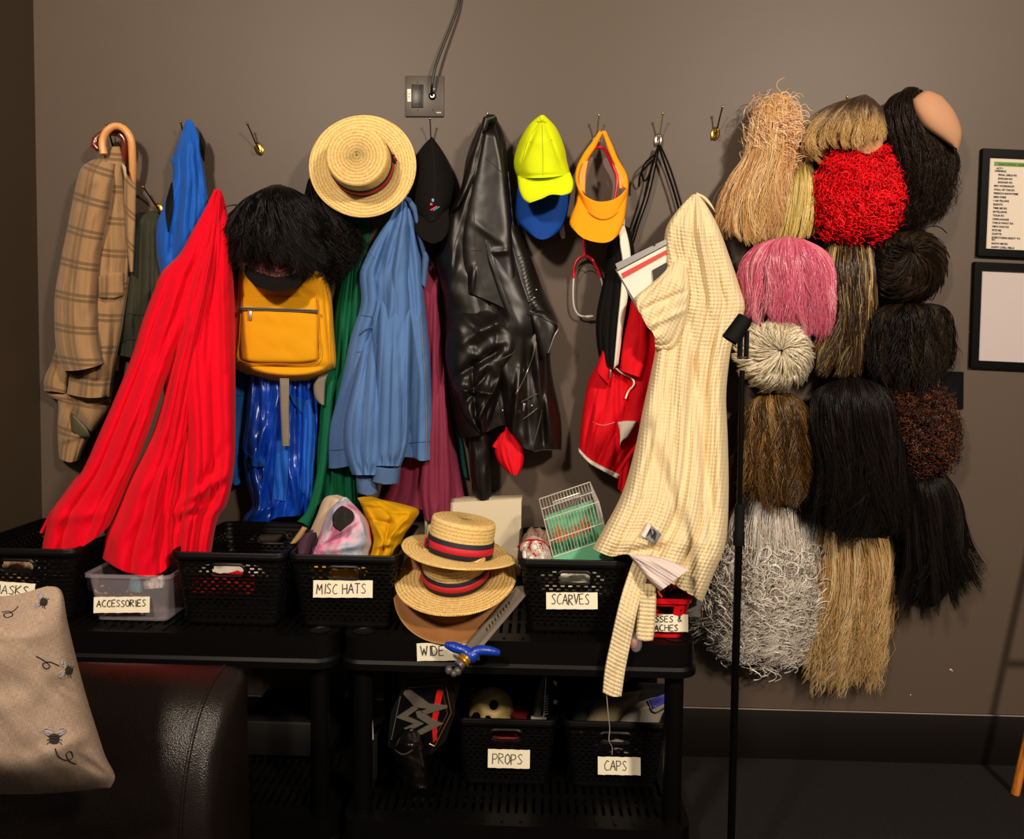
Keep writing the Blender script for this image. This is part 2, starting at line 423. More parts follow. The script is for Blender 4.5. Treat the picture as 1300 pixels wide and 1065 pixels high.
def rrect(w, d, r, n=6):
    """rounded rectangle loop around 0,0 (half sizes w,d)"""
    out = []
    for (sx, sy, a0) in ((1, 1, 0), (-1, 1, PI/2), (-1, -1, PI), (1, -1, 1.5*PI)):
        for k in range(n+1):
            a = a0+PI/2*k/n; out.append((sx*(w-r)+r*math.cos(a), sy*(d-r)+r*math.sin(a)))
    return out
def loft_rr(g, w, d, r, prof, c=(0, 0, 0), closed=True):
    """rings of a rounded rectangle; prof = (outset, z)"""
    V = []; N = None
    for (e, z) in prof:
        lp = rrect(w+e, d+e, max(.002, r+e)); N = len(lp); V += [(x+c[0], y+c[1], z+c[2]) for x, y in lp]
    n = len(prof); Fc = []
    for i in range(n if closed else n-1):
        j = (i+1) % n
        for k in range(N): l = (k+1) % N; Fc.append((i*N+k, i*N+l, j*N+l, j*N+k))
    g.add(V, Fc); return g

# ------------------------------------------------------------------ shelving units
def shelf_unit(cx, w, label):
    cy, dp, zt = -.275, .225, .540
    t = thing('shelving_unit', label, 'shelf', (cx, cy, 0), 'black plastic shelving units')
    for zz, nm in ((zt, 'shelf_top'), (.085, 'lower_shelf')):
        g = G()
        loft_rr(g, w, dp, .045, [(0, 0), (.001, -.055), (.007, -.062), (.007, -.078), (-.002, -.078), (-.004, -.06), (-.006, -.008), (-.05, -.008), (-.05, 0)], (cx, cy, zz))
        nb = int((w-.06)*2/.021)
        for k in range(nb):
            x = cx-(w-.055)+(2*(w-.055))*(k+.5)/nb; g.box((x, cy, zz-.005), (.0066, dp-.05, .004))
        for y in (-.09, 0, .09): g.box((cx, cy+y, zz-.0085), (w-.05, .009, .005))
        for k in range(int(2*(w-.06)/.046)):     # raised ribs along the front and back edge
            x = cx-(w-.07)+.046*k
            for s in (-1, 1): g.box((x, cy+s*(dp-.032), zz+.0012), (.0035, .016, .0016))
        s_ = g.out(nm, blackpl.m, t)
        for sx in (-1, 1):
            for sy in (-1, 1):
                h = G(); h.lathe([(.022, 0), (.024, .0012), (.018, .0014), (.016, -.004), (.001, -.004)], (cx+sx*(w-.045), cy+sy*(dp-.04), zz+.0005), seg=24)
                h.out('leg_socket', plain('socket_black', '060606', .5), s_)
    for sx in (-1, 1):
        for sy in (-1, 1):
            g = G(); g.lathe([(.021, 0), (.023, .006), (.023, .46)], (cx+sx*(w-.045), cy+sy*(dp-.04), 0), seg=24); g.out('leg', blackpl.m, t)
    return t
shelf_unit(-.030, .426, 'black plastic shelving unit on the right, holding hats, scarves and props')
shelf_unit(-.905, .432, 'black plastic shelving unit on the left, behind the leather armrest')

# ------------------------------------------------------------------ baskets
BW, BD, BH = .134, .163, .186
def basket_mesh():
    W1, D1, W0, D0 = BW, BD, BW-.022, BD-.020
    g = G(); ncol = 228; nrow = 37
    def loop(t):
        w, d = W0+(W1-W0)*t, D0+(D1-D0)*t; lp = rrect(w, d, .022, 8); lp.append(lp[0]); lp = np.array(lp)
        s = np.r_[0, np.cumsum(np.hypot(*np.diff(lp, axis=0).T))]; q = np.linspace(0, s[-1], ncol, endpoint=False)
        return np.stack([np.interp(q, s, lp[:, 0]), np.interp(q, s, lp[:, 1])], 1)
    z = np.linspace(.004, BH-.016, nrow+1); V = []; 
    for i in range(nrow+1):
        lp = loop(z[i]/BH)
        for (x, y) in lp: V.append((x, y, z[i]))
    nV = len(V)
    for i in range(nrow+1):
        lp = loop(z[i]/BH)
        for (x, y) in lp: k = 1-.0022/math.hypot(x, y); V.append((x*k, y*k, z[i]))
    V = np.array(V)
    hz0, hw, hh = .140, .040, .0135
    keep = np.ones((nrow, ncol), bool)
    for i in range(nrow):
        zc = (z[i]+z[i+1])/2
        for k in range(ncol):
            xc, yc = V[i*ncol+k][0], V[i*ncol+k][1]
            if i % 2 == 1 and 2 < i < nrow-2:
                sh = 2 if (i//2) % 2 else 0
                if (k+sh) % 4 in (0, 1, 2) and (k+sh) % 4 != 2: keep[i, k] = False
            if abs(yc) > D0-.012:
                ax = max(0, abs(xc)-(hw-hh)); r = math.hypot(ax, zc-hz0)
                if r < hh: keep[i, k] = False
                elif r < hh+.008: keep[i, k] = True
    Fc = []
    for i in range(nrow):
        for k in range(ncol):
            if not keep[i, k]: continue
            l = (k+1) % ncol; a, b, c, d = i*ncol+k, i*ncol+l, (i+1)*ncol+l, (i+1)*ncol+k
            Fc.append((a, b, c, d)); Fc.append((a+nV, d+nV, c+nV, b+nV))
            if i == 0 or not keep[i-1, k]: Fc.append((a, a+nV, b+nV, b))
            if i == nrow-1 or not keep[i+1, k]: Fc.append((d, c, c+nV, d+nV))
            if not keep[i, (k-1) % ncol]: Fc.append((a, d, d+nV, a+nV))
            if not keep[i, l]: Fc.append((b, b+nV, c+nV, c))
    g.add(V, Fc)
    loft_rr(g, W1, D1, .024, [(.001, BH-.018), (.005, BH-.017), (.0065, BH-.004), (.004, BH), (-.003, BH), (-.004, BH-.017)])
    loft_rr(g, W0, D0, .022, [(0, .0), (.001, .006), (-.003, .007), (-.003, 0)])
    g.prism([(x, y, .001) for x, y in rrect(W0-.002, D0-.002, .02)], (0, 0, .004))
    for s in (-1, 1):
        yy = lambda zz: s*(D0+(D1-D0)*zz/BH)
        pts = []
        for k in range(40):
            a = 2*PI*k/40; ex = math.copysign(hw-hh, math.cos(a)) if abs(math.cos(a)) > 1e-6 else 0
            zz = hz0+math.sin(a)*(hh+.002); pts.append((ex+math.cos(a)*(hh+.002), yy(zz)-s*.0005, zz))
        g.tube(pts, .0042, 6, closed=True)
    return g
bk = thing('storage_basket', 'black woven storage basket labelled MISC HATS', 'basket', (0, 0, 0), 'black woven plastic baskets')
_bk0 = basket_mesh().out('basket_body', wickpl.m, bk, sharp=40)
ZT = .5425
def basket(px, d_front, z, label, first=False, sx=1.0):
    x = P(px, 700, d_front).x; loc = (x, -d_front+BD, z)
    b = bk if first else dup(bk, loc, label); b.location = loc; b['label'] = label
    b.scale = (sx, 1, 1); return b
def label_on(parent, px, py, d, w, h, text, lh, tilt=0.0, dx=0.0, dy=0.0, curl=.0, n='paper_label', seed=1, multi=None, slope=.13, tw=None):
    """paper label centred at pixel on a front face at distance d; slope leans it back like a basket side"""
    c = P(px, py, d); R = Euler((-slope, -tilt, 0)).to_matrix()
    ex, ez = R @ Vector((1, 0, 0)), R @ Vector((0, 0, 1)); nrm = R @ Vector((0, -1, 0))
    nx = 14; V = []; Fc = []
    for side in (0, 1):
        for i in range(nx+1):
            for j in (0, 1):
                s = (i/nx-.5)*w; q = (j-.5)*h
                bow = .0025*math.sin(i*.9+seed)*.3+curl*(2*abs(i/nx-.5))**3
                V.append(c+ex*(s+0)+ez*(q+.0004*math.sin(i*2.1+seed*2))+nrm*(.0016+bow-.0004*side))
    N = (nx+1)*2
    for i in range(nx):
        a = i*2; Fc.append((a, a+2, a+3, a+1)); Fc.append((a+N, a+1+N, a+3+N, a+2+N))
    lab = mk(n, V, Fc, paper.m, parent)
    g = G()
    for li, tx in enumerate(multi or [text]):
        st, tw_ = writing(tx, lh, seed=seed+li, fit=tw)
        for q in st:
            pts = [c+ex*(dx-tw_/2+p[0])+ez*(dy-lh/2+p[1]-li*lh*1.45)+nrm*.0030 for p in q]
            if len(pts) > 2:
                pp = []
                for i in range(len(pts)-1):
                    p0, p1, p2, p3 = pts[max(i-1, 0)], pts[i], pts[i+1], pts[min(i+2, len(pts)-1)]
                    for t in (0, .33, .66): pp.append(.5*((2*p1)+(p2-p0)*t*.6+((p1-p0)*.0))+.5*((p2-p1)*t*2-(p2-p0)*t*.6) if True else p1)
                pp.append(pts[-1]); pts = pp
            g.tube(pts, .0010, 5)
    g.out('writing', ink, lab)
    return lab
_bs = [basket(436, .46, ZT, 'black woven basket with the paper label MISC HATS', True),
       basket(730, .46, ZT, 'black woven basket with the paper label SCARVES'),
       basket(288, .46, ZT, 'black woven basket without a label, between the clear bin and the hats basket', sx=1.04),
       basket(20, .46, ZT, 'black woven basket with the paper label MASKS at the far left', sx=1.07),
       basket(645, .35, .0875, 'black woven basket with the paper label PROPS on the lower shelf'),
       basket(786, .35, .0875, 'black woven basket with the paper label CAPS on the lower shelf')]
label_on(_bs[0], 435.5, 747.5, .4555, .147, .0415, 'MISC HATS', .024, .02, dx=-.004, dy=.001, seed=3, tw=.122)
label_on(_bs[1], 726, 762.5, .4535, .125, .040, 'SCARVES', .025, .02, dx=-.004, dy=.004, seed=5, tw=.092)
label_on(_bs[3], 12, 748, .455, .125, .036, 'MASKS', .021, -.05, dx=.006, seed=8, tw=.082)
label_on(_bs[4], 646, 963, .345, .110, .047, 'PROPS', .026, .0, dx=-.004, seed=11, tw=.077)
label_on(_bs[5], 786, 972, .345, .111, .045, 'CAPS', .025, .01, dx=-.010, dy=.002, seed=13, tw=.058)
wl = thing('shelf_label', 'cream paper label reading WIDE on the shelf edge behind the sword hilt', 'label', P(570, 828, .503), None)
label_on(wl, 569, 827, .5025, .150, .043, 'WIDE', .024, .04, dx=-.038, dy=.003, seed=15, tw=.054, n='paper', slope=0)

# clear bin
clear = Mat('clear_plastic', 'c9bcc4', .25, spec=.6); clear.set('Alpha', .16)
bx = P(161, 740, .45).x
t = thing('clear_bin', 'clear plastic bin with the paper label ACCESSORIES', 'bin', (bx, -.33, ZT))
g = G(); w1, w0, h = .104, .090, .122
def lp_(w, d, z): return [(x+bx, y-.33, z+ZT) for x, y in rrect(w, d, .014, 5)]
V = []; rings = [(w0, .100, 0), (w0+.002, .102, .02), (w1, .118, h), (w1+.006, .124, h+.001), (w1+.006, .124, h-.008), (w1+.003, .121, h-.008), (w1+.0045, .1225, h-.0025), (w1-.002, .1165, h-.003), (w0, .1, .02), (w0-.002, .098, .003)]
for r_ in rings: V += lp_(*r_)
N = len(lp_(*rings[0])); Fc = [(i*N+k, i*N+(k+1) % N, (i+1)*N+(k+1) % N, (i+1)*N+k) for i in range(len(rings)-1) for k in range(N)]
Fc.append(tuple(range(N))[::-1]); Fc.append(tuple((len(rings)-1)*N+k for k in range(N)))
g.add(V, Fc); g.out('bin_body', clear.m, t)
label_on(t, 155, 767.5, .447, .142, .039, 'ACCESSORIES', .0165, .03, dx=-.001, dy=.004, seed=21, tw=.124, slope=.11)

# red basket on the right of the shelf
redpl = Mat('red_plastic', 'd8101c', .35)
rb = thing('red_basket', 'red perforated plastic basket labelled for glasses and moustaches', 'basket', (.312, -.36, ZT))
g = G(); rx = .312; ncol, nrow = 132, 13; RW, RD, RH = .073, .105, .100
V = []
for off in (0, .002):
    for i in range(nrow+1):
        tt = i/nrow; w, d = RW-.014*(1-tt)-off, RD-.014*(1-tt)-off
        lp = rrect(w, d, .02, 8); lp.append(lp[0]); lp = np.array(lp); s = np.r_[0, np.cumsum(np.hypot(*np.diff(lp, axis=0).T))]
        q = np.linspace(0, s[-1], ncol, endpoint=False)
        V += [(a+rx, b_-.37, ZT+.002+(RH-.006)*tt) for a, b_ in zip(np.interp(q, s, lp[:, 0]), np.interp(q, s, lp[:, 1]))]
nV = (nrow+1)*ncol; keep = np.ones((nrow, ncol), bool)
for i in range(nrow):
    for k in range(ncol):
        if i % 2 == 1 and 1 < i < nrow-1 and (k+(2 if (i//2) % 2 else 0)) % 4 == 0: keep[i, k] = False
        x, y = V[i*ncol+k][0]-rx, V[i*ncol+k][1]+.37
        if abs(y) > RD-.03 and abs(x) < .028 and i in (8, 9, 10): keep[i, k] = False
        if abs(y) > RD-.03 and abs(x) < .036 and i in (7, 11): keep[i, k] = True
Fc = []
for i in range(nrow):
    for k in range(ncol):
        if not keep[i, k]: continue
        l = (k+1) % ncol; a, b_, c, d = i*ncol+k, i*ncol+l, (i+1)*ncol+l, (i+1)*ncol+k
        Fc += [(a, b_, c, d), (a+nV, d+nV, c+nV, b_+nV)]
        if i == 0 or not keep[i-1, k]: Fc.append((a, a+nV, b_+nV, b_))
        if i == nrow-1 or not keep[i+1, k]: Fc.append((d, c, c+nV, d+nV))
        if not keep[i, (k-1) % ncol]: Fc.append((a, d, d+nV, a+nV))
        if not keep[i, l]: Fc.append((b_, b_+nV, c+nV, c))
g.add(V, Fc)
loft_rr(g, RW, RD, .02, [(.0, RH-.012), (.004, RH-.011), (.005, RH-.001), (.003, RH), (-.002, RH), (-.003, RH-.011)], (rx, -.37, ZT))
g.prism([(x+rx, y-.37, ZT) for x, y in rrect(RW-.015, RD-.015, .02)], (0, 0, .003))
g.out('basket_body', redpl.m, rb)
label_on(rb, 839, 790.5, .470, .130, .041, '', .0145, .01, dx=.000, dy=.010, seed=25, multi=['GLASSES &', 'STACHES'], slope=.12)
# ------------------------------------------------------------------ hooks on the wall
def make_hook(m, tip):
    t = thing('coat_hook', 'x', 'hook')
    g = G(); g.lathe([(.0, 0), (.0115, 0), (.0135, .002), (.012, .0035), (.004, .0045), (.0, .0045)], (0, 0, 0), Matrix.Rotation(PI/2, 3, 'X') @ Matrix.Diagonal((1, 1.5, 1)), 20, cap=False)
    bp = g.out('back_plate', m, t)
    g = G()
    for z in (-.011, .011): g.ball((0, -.0045, z), (.0035, .0018, .0035), 10)
    g.out('screw', m, bp)
    g = G(); g.tube([(0, -.003, -.004), (0, -.012, 0), (0, -.022, .018), (0, -.034, .042), (0, -.047, .062)], [.0035, .003, .0024, .0022, .0022], 8)
    g.out('upper_prong', tip, t)
    g = G(); g.ball((0, -.0475, .063), .0042, 10); g.out('ball_tip', m, t)
    g = G(); g.tube([(0, -.003, -.004), (0, -.013, -.012), (0, -.024, -.011), (0, -.028, -.001), (0, -.028, .006)], [.0035, .003, .0026, .0024, .0028], 8); g.out('lower_prong', m, t)
    return t
darkbrass = plain('tarnished_brass', '5e4a2e', .35, 1.0)
hooks = [('brass', 329, 189, -.28, 'brass coat hook on bare wall between the blue garment and the straw boater'),
         ('brass', 908, 170, .12, 'brass coat hook on bare wall between the cream robe and the strawberry blonde wig'),
         ('chrome', 757, 180, .03, 'chrome coat hook carrying the orange visor'),
         ('chrome', 836, 178, .05, 'chrome coat hook with black cords looped over it'),
         ('chrome', 548, 184, .02, 'chrome coat hook above the black embroidered cap'),
         ('dark', 147, 190, .0, 'dark coat hook inside the wooden crook handles'),
         ('dark', 203, 266, -.42, 'dark tilted coat hook above the olive garment'),
         ('brass', 1066, 158, .0, 'brass coat hook whose tip shows above the dark rooted blonde wig'),
         ('brass', 239, 188, .0, 'coat hook under the peak of the royal blue garment'),
         ('brass', 289, 300, .1, 'coat hook whose tip shows at the right edge of the red coverall'),
         ('brass', 446, 186, .0, 'coat hook holding the straw boater on the wall'),
         ('chrome', 620, 178, .0, 'coat hook under the collar of the black leather jacket')]
protos = {'brass': make_hook(brass, darkbrass), 'chrome': make_hook(chrome, chrome), 'dark': make_hook(brass, plain('dark_iron', '221c18', .35, .8))}
seen = set()
for kind, px, py, tilt, lab in hooks:
    o = dup(protos[kind], (0, 0, 0)) if kind in seen else protos[kind]; seen.add(kind)
    o.location = P(px, py, .0); o.rotation_euler = (0, tilt, 0); o['label'] = lab; o['group'] = 'coat hooks along the wall'

# ------------------------------------------------------------------ outlet plate with cable
pm = plain('plate_grey', '453d36', .45)
t = thing('outlet_plate', 'dark grey two gang wall plate with an outlet and a round jack', 'outlet plate', P(539, 123, 0))
c = P(539.3, 122.8, 0); W2, H2 = .0575, .060
g = G(); g.box((c.x, -.003, c.z), (W2, .003, H2), bev=.002); pl = g.out('plate', pm, t)
g = G(); g.box(P(530, 122, .0065), (.0175, .002, .034), bev=.0015); ol = g.out('outlet', plain('outlet_black', '151312', .4), t)
g = G()
for pz in (112, 132):
    for dx in (-.0045, .0055): g.box(P(530, pz, .0087)+Vector((dx, 0, 0)), (.001, .0006, .004))
g.out('socket_slots', plain('slot', '020202', .8), ol)
g = G()
for (a, b_) in ((529.5, 104), (530, 139.5), (548.5, 139.5)): g.lathe([(0, 0), (.0032, 0), (.0030, .0012), (0, .0014)], P(a, b_, .006), Matrix.Rotation(PI/2, 3, 'X'), 14, cap=False)
g.out('screw', plain('screw_dark', '1a1715', .4, .5), t)
g = G(); g.lathe([(.0, .004), (.0085, .004), (.0115, .002), (.0115, 0), (.0, .0)], P(549, 122, .006), Matrix.Rotation(PI/2, 3, 'X'), 24, cap=False); jk = g.out('jack', blackmetal, t)
g = G(); g.lathe([(.0035, .0055), (.006, .0055), (.006, .004)], P(549, 122, .006), Matrix.Rotation(PI/2, 3, 'X'), 20, cap=False); g.out('jack_ring', chrome, jk)
o = patch('white_sticker', [(517, 113), (517.3, 129)], [(521.8, 113), (522, 129)], plain('sticker', 'e8e0cc', .7), t, .006, off=.0003, th=.0006, nu=4, nv=4, crv=False)
g = G()
for k in range(2): g.box(P(519.4, 119+k*4, .0072), (.0012, .0003, .0014))
g.out('sticker_print', ink, o)
o = patch('maker_mark', [(554, 142), (554, 143.8)], [(560, 142), (560, 143.8)], plain('mark_grey', 'b5aca0', .6), t, .006, off=.0003, th=.0004, nu=4, nv=4, crv=False)
o = patch('jack_mark', [(550, 112), (550, 114)], [(552.5, 112), (552.5, 114)], plain('mark_grey', 'b5aca0', .6), t, .006, off=.0003, th=.0004, nu=4, nv=4, crv=False)
g = G(); g.tube(lined([(548, 121), (548.5, 108), (552, 88), (561, 62), (573, 32), (582, 6), (587, -30)], [.012, .03, .032, .026, .02, .016, .012], 40), .0042, 10)
tag(g.out('cable', plain('cable_black', '0a0a0a', .45)), 'black cable rising from the wall jack to the ceiling', 'cable')

# ------------------------------------------------------------------ frames and black plate at the right
pap = Mat('printed_paper', 'cfc3b4', .75, spec=.2)
glassm = Mat('frame_glass', 'ffffff', .05, spec=.5); glassm.set('Alpha', .06)
def picture(corners, label, name, blank):
    """corners in pixels: top-left, top-right, bottom-right, bottom-left on the wall"""
    tl, tr, br, bl = [P(x, y, .0) for x, y in corners]
    ex = (tr-tl); wd_ = ex.length; ex.normalize(); ez = (tl-bl); hh_ = ez.length; ez.normalize(); ny = Vector((0, -1, 0)); b = .021
    t = thing(name, label, 'picture frame', bl)
    g = G()
    for (a, c_, e, f_) in ((0, wd_, 0, b), (0, wd_, hh_-b, hh_), (0, b, b, hh_-b), (wd_-b, wd_, b, hh_-b)):
        pts = [bl+ex*a+ez*e, bl+ex*c_+ez*e, bl+ex*c_+ez*f_, bl+ex*a+ez*f_]; g.prism([p+ny*.0005 for p in pts], ny*.016)
    g.out('frame', blackmetal, t)
    g = G(); g.prism([bl+ex*b*.9+ez*b*.9+ny*.004, bl+ex*(wd_-b*.9)+ez*b*.9+ny*.004, bl+ex*(wd_-b*.9)+ez*(hh_-b*.9)+ny*.004, bl+ex*b*.9+ez*(hh_-b*.9)+ny*.004], ny*.001)
    sh = g.out('sheet', blank, t)
    return t, sh, (tl, ex, ez, wd_, hh_)
blankm = Mat('blank_sheet', 'b9aeae', .6, spec=.3)
t1, sh1, fr = picture([(1244, 190), (1406, 197), (1400, 334), (1238, 325)], 'black framed printed song list with a green heading, the upper frame', 'framed_list', pap.m)
t2, sh2, fr2 = picture([(1234, 333), (1399, 340), (1393, 477), (1229, 466)], 'black framed blank pinkish white sheet, the lower frame', 'framed_blank_sheet', blankm.m)
tl, ex, ez, wd_, hh_ = fr; ny = Vector((0, -1, 0))
def fp(u_, v_, o_=.0055): return tl+ex*u_-ez*v_+ny*o_      # metres from the frame corner
g = G(); g.prism([fp(.040, .034), fp(.34, .034), fp(.34, .046), fp(.040, .046)], ny*.0004); hd = g.out('green_heading', plain('heading_green', '5f8a3c', .7), sh1)
def print_text(txt, u_, v_, size, parent, name='print', m=None, bold=0):
    cu = bpy.data.curves.new('txt', 'FONT'); cu.body = txt; cu.size = size; cu.offset = bold
    ob = bpy.data.objects.new('txt', cu); COL.objects.link(ob); bpy.context.view_layer.update()
    me = bpy.data.meshes.new_from_object(ob.evaluated_get(bpy.context.evaluated_depsgraph_get()))
    V = [fp(u_, v_, .0062)+ex*v.co.x+ez*v.co.y for v in me.vertices]; Fc = [tuple(p.vertices) for p in me.polygons]
    bpy.data.objects.remove(ob); bpy.data.curves.remove(cu); bpy.data.meshes.remove(me)
    return V, Fc
g = G()
rows = ['  ACT I', 'OPENING', '     FINAL GIRLS RX', '     EXPLAIN RX', '     EXPAND RX', 'MIX WORKSHOP', 'WALL UP THE RX', 'FRENCH SHOWTIME', 'MEN WIRE', 'I AM FELLING', 'SILENTS', 'TIME ME RX', 'SHTELLEWE', 'TOUR RX', 'OPEN RANGE', 'THIS IS WHAT RX', 'NEW DAD RX', 'RITE ME', 'DUETTE', 'EVERYTHING RIGHT TO', 'RX', 'SHOW ME RX', 'HAPPY CHILL MILLS']
v_ = .0555
for i, r_ in enumerate(rows):
    g.add(*print_text(r_, .042, v_, .0076, None, bold=.00022)); v_ += {0: .0078, 19: .0064}.get(i, .0107)
g.out('printed_lines', ink, sh1, smooth=False); g = G()
rows2 = ['  ACT II', 'BEST OF ALL', 'ALL IN', 'BANQUET', 'RED SHOES', 'BIG HATS', 'LAST CALL', 'MOUNTAIN', 'GOODBYE', 'BOWS']
for i, r_ in enumerate(rows2): g.add(*print_text(r_, .160, .075+.0135*i, .0082, None, bold=.00022))
g.out('second_column', ink, sh1, smooth=False)
g = G(); g.add(*print_text('SONG LISTING - REHEARSAL', .052, .0435, .0075, None, bold=.0002)); g.out('heading_print', plain('dark_green_ink', '23401a', .7), sh1, smooth=False)
t = thing('wall_switch', 'black wall plate half hidden behind the curly brown wig', 'wall plate', P(1208, 495, 0))
g = G(); g.prism([P(1194, 471, .0005), P(1222, 472, .0005), P(1221.5, 519, .0005), P(1194, 518, .0005)], (0, -.006, 0)); pl = g.out('plate', plain('navy_black', '040508', .5, spec=.1), t)
g = G(); g.prism([P(1198, 478, .007), P(1216, 479, .007), P(1216, 511, .007), P(1198, 510, .007)], (0, -.002, 0)); g.out('panel', plain('panel_black', '07080d', .4, spec=.15), t)

# ------------------------------------------------------------------ straw boaters
def straw(name, a, b_):
    m = Mat(name, a, .55, spec=.4); co = m.coord('Object')
    sp = m.n('ShaderNodeSeparateXYZ'); m.l(co, sp.inputs[0])
    r = m.math('SQRT', m.math('ADD', m.math('MULTIPLY', sp.outputs[0], sp.outputs[0]), m.math('MULTIPLY', sp.outputs[1], sp.outputs[1])))
    s_ = m.math('ADD', r, m.math('MULTIPLY', sp.outputs[2], 1.0))
    ring = m.math('ABSOLUTE', m.math('SINE', m.math('MULTIPLY', s_, 360)))
    an = m.math('ARCTAN2', sp.outputs[1], sp.outputs[0])
    st = m.math('SINE', m.math('ADD', m.math('MULTIPLY', an, 190), m.math('MULTIPLY', s_, 1100)))
    nz = m.noise(co, 170, 3, .7); k = m.math('ADD', m.math('MULTIPLY', m.math('POWER', ring, .5), .42), m.math('MULTIPLY', m.math('ADD', st, 1), .26))
    k = m.math('ADD', m.math('MULTIPLY', k, .7), m.math('MULTIPLY', nz, .55))
    m.color(m.ramp(k, [(.38, b_), (.66, a), (.9, 'fbe9ae')])); m.bump(k, .8, .0025); return m.m
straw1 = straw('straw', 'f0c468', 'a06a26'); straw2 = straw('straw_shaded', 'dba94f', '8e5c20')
navy = plain('ribbon_navy', '14131f', .7); redr = plain('ribbon_red', 'c4132b', .65)
def boater(name, label, c, M, rb=.150, rc=.087, h=.075, mat=straw1, wav=.004, bow=None):
    t = thing(name, label, 'hat', c, 'straw boaters with navy and red ribbon')
    t.rotation_euler = M.to_euler()
    def loc(nm, V, Fc, m, par):
        me_o = mk(nm, V, Fc, m, None, origin=(0, 0, 0)); me_o.location = (0, 0, 0); me_o.parent = par; return me_o
    seg = 96
    def ring(prof_, wv=True, closed=True):
        V = []
        for r_, z in prof_:
            for k in range(seg):
                a = 2*PI*k/seg; w = wav*math.sin(2*a+.7)*max(0, r_-rc)/(rb-rc) if wv else 0
                V.append((r_*math.cos(a), r_*math.sin(a)*.97, z+w))
        n = len(prof_); Fc = [(i*seg+k, i*seg+(k+1) % seg, ((i+1) % n)*seg+(k+1) % seg, ((i+1) % n)*seg+k) for i in range(n if closed else n-1) for k in range(seg)]
        return V, Fc
    br = [(rc-.001, .0)]+[(rc+(rb-rc)*q, .001) for q in (.15, .3, .5, .7, .85, 1)]+[(rb+.0015, -.001)]+[(rc+(rb-rc)*q, -.003) for q in (1, .6, .3)]+[(rc-.001, -.003)]
    loc('brim', *ring(br), mat, t)
    cp = [(rc, -.002), (rc, .01), (rc-.001, h-.008), (rc-.003, h-.002), (rc-.008, h), (rc*.75, h+.001), (rc*.5, h+.0015), (rc*.25, h+.001), (.002, h+.001), (.002, h-.002), (rc*.5, h-.002), (rc-.008, h-.003), (rc-.004, h-.008), (rc-.003, -.002)]
    cr = loc('crown', *ring(cp, False), mat, t)
    bd = loc('ribbon_band', *ring([(rc+.0012, .001), (rc+.0022, .003), (rc+.0018, .040), (rc+.0002, .041)], False, False), navy, t)
    loc('red_stripe', *ring([(rc+.0022, .0125), (rc+.0032, .013), (rc+.0030, .0285), (rc+.0018, .029)], False, False), redr, bd)
    if bow is not None:
        g = G(); a = bow
        for dz in (-.006, .006):
            g.box((math.cos(a)*(rc+.005), math.sin(a)*(rc+.006)*.97, .0205+dz), (.004, .011, .0052), Matrix.Rotation(a, 3, 'Z'), bev=.002)
        loc('bow', g.v, g.f, navy, t)
        g = G(); g.box((math.cos(a)*(rc+.0085), math.sin(a)*(rc+.0085)*.97, .0205), (.004, .0035, .013), Matrix.Rotation(a, 3, 'Z'), bev=.002); loc('bow_knot', g.v, g.f, redr, t)
    return t
toward = Matrix.Rotation(PI/2, 3, 'X')            # local z -> -y (out of the wall)
boater('straw_boater', 'straw boater hat hung flat on the wall, crown facing out', P(460.5, 210.5, .135), Matrix.Rotation(math.radians(-5), 3, 'X') @ Matrix.Rotation(math.radians(2), 3, 'Z') @ toward, .150, .087, .085, straw1, bow=.15)
def tilt(front, side, spin=0):     # lean toward the camera / to the right
    return Matrix.Rotation(math.radians(side), 3, 'Y') @ Matrix.Rotation(math.radians(front), 3, 'X') @ Matrix.Rotation(spin, 3, 'Z')
boater('straw_boater', 'straw boater on top of the hat stack, brim nearly level', P(583, 701, .40), tilt(-2, 8, 2.2), .148, .084, .086, straw1, wav=.006, bow=1.3)
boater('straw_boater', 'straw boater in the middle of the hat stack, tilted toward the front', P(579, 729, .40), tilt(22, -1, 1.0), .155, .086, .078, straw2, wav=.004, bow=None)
# brown leather hat at the bottom of the stack
lea = Mat('brown_suede', '8a5a2c', .62, spec=.3); lea.vary(14, .35); lea.bump(lea.noise(lea.coord('Object'), 120, 3), .2, .001)
t = thing('leather_hat', 'brown suede wide brimmed hat at the bottom of the hat stack', 'hat', P(573, 748, .415)); M_ = tilt(50, 2, 0); t.rotation_euler = M_.to_euler()
seg = 72; V = []; pr_ = [(.09, .004), (.105, 0), (.12, -.001), (.135, .001), (.142, .004), (.1435, .003), (.1425, .001), (.135, -.003), (.12, -.005), (.09, 0)]
for r_, z in pr_:
    for k in range(seg):
        a = 2*PI*k/seg; V.append((r_*math.cos(a), r_*math.sin(a)*.97, z-.006*math.cos(2*a)*max(0, r_-.09)/.05))
n = len(pr_); Fc = [(i*seg+k, i*seg+(k+1) % seg, ((i+1) % n)*seg+(k+1) % seg, ((i+1) % n)*seg+k) for i in range(n) for k in range(seg)]
o = mk('brim', V, Fc, lea.m, None, origin=(0, 0, 0)); o.location = (0, 0, 0); o.parent = t
g = G(); g.lathe([(.0905, 0), (.083, .018), (.07, .032), (.05, .038), (.02, .034), (0, .034)], (0, 0, 0), seg=40, cap=False); o = mk('crown', g.v, g.f, lea.m, None, origin=(0, 0, 0)); o.location = (0, 0, 0); o.parent = t
g = G(); pts = []
for k in range(72):
    a = 2*PI*k/72; pts.append((.1432*math.cos(a), .1432*math.sin(a)*.97, .0025-.006*math.cos(2*a)))
g.tube(pts, .0016, 6, closed=True); o = mk('brim_edge', g.v, g.f, plain('edge_tan', 'a8824e', .6), None, origin=(0, 0, 0)); o.location = (0, 0, 0); o.parent = t
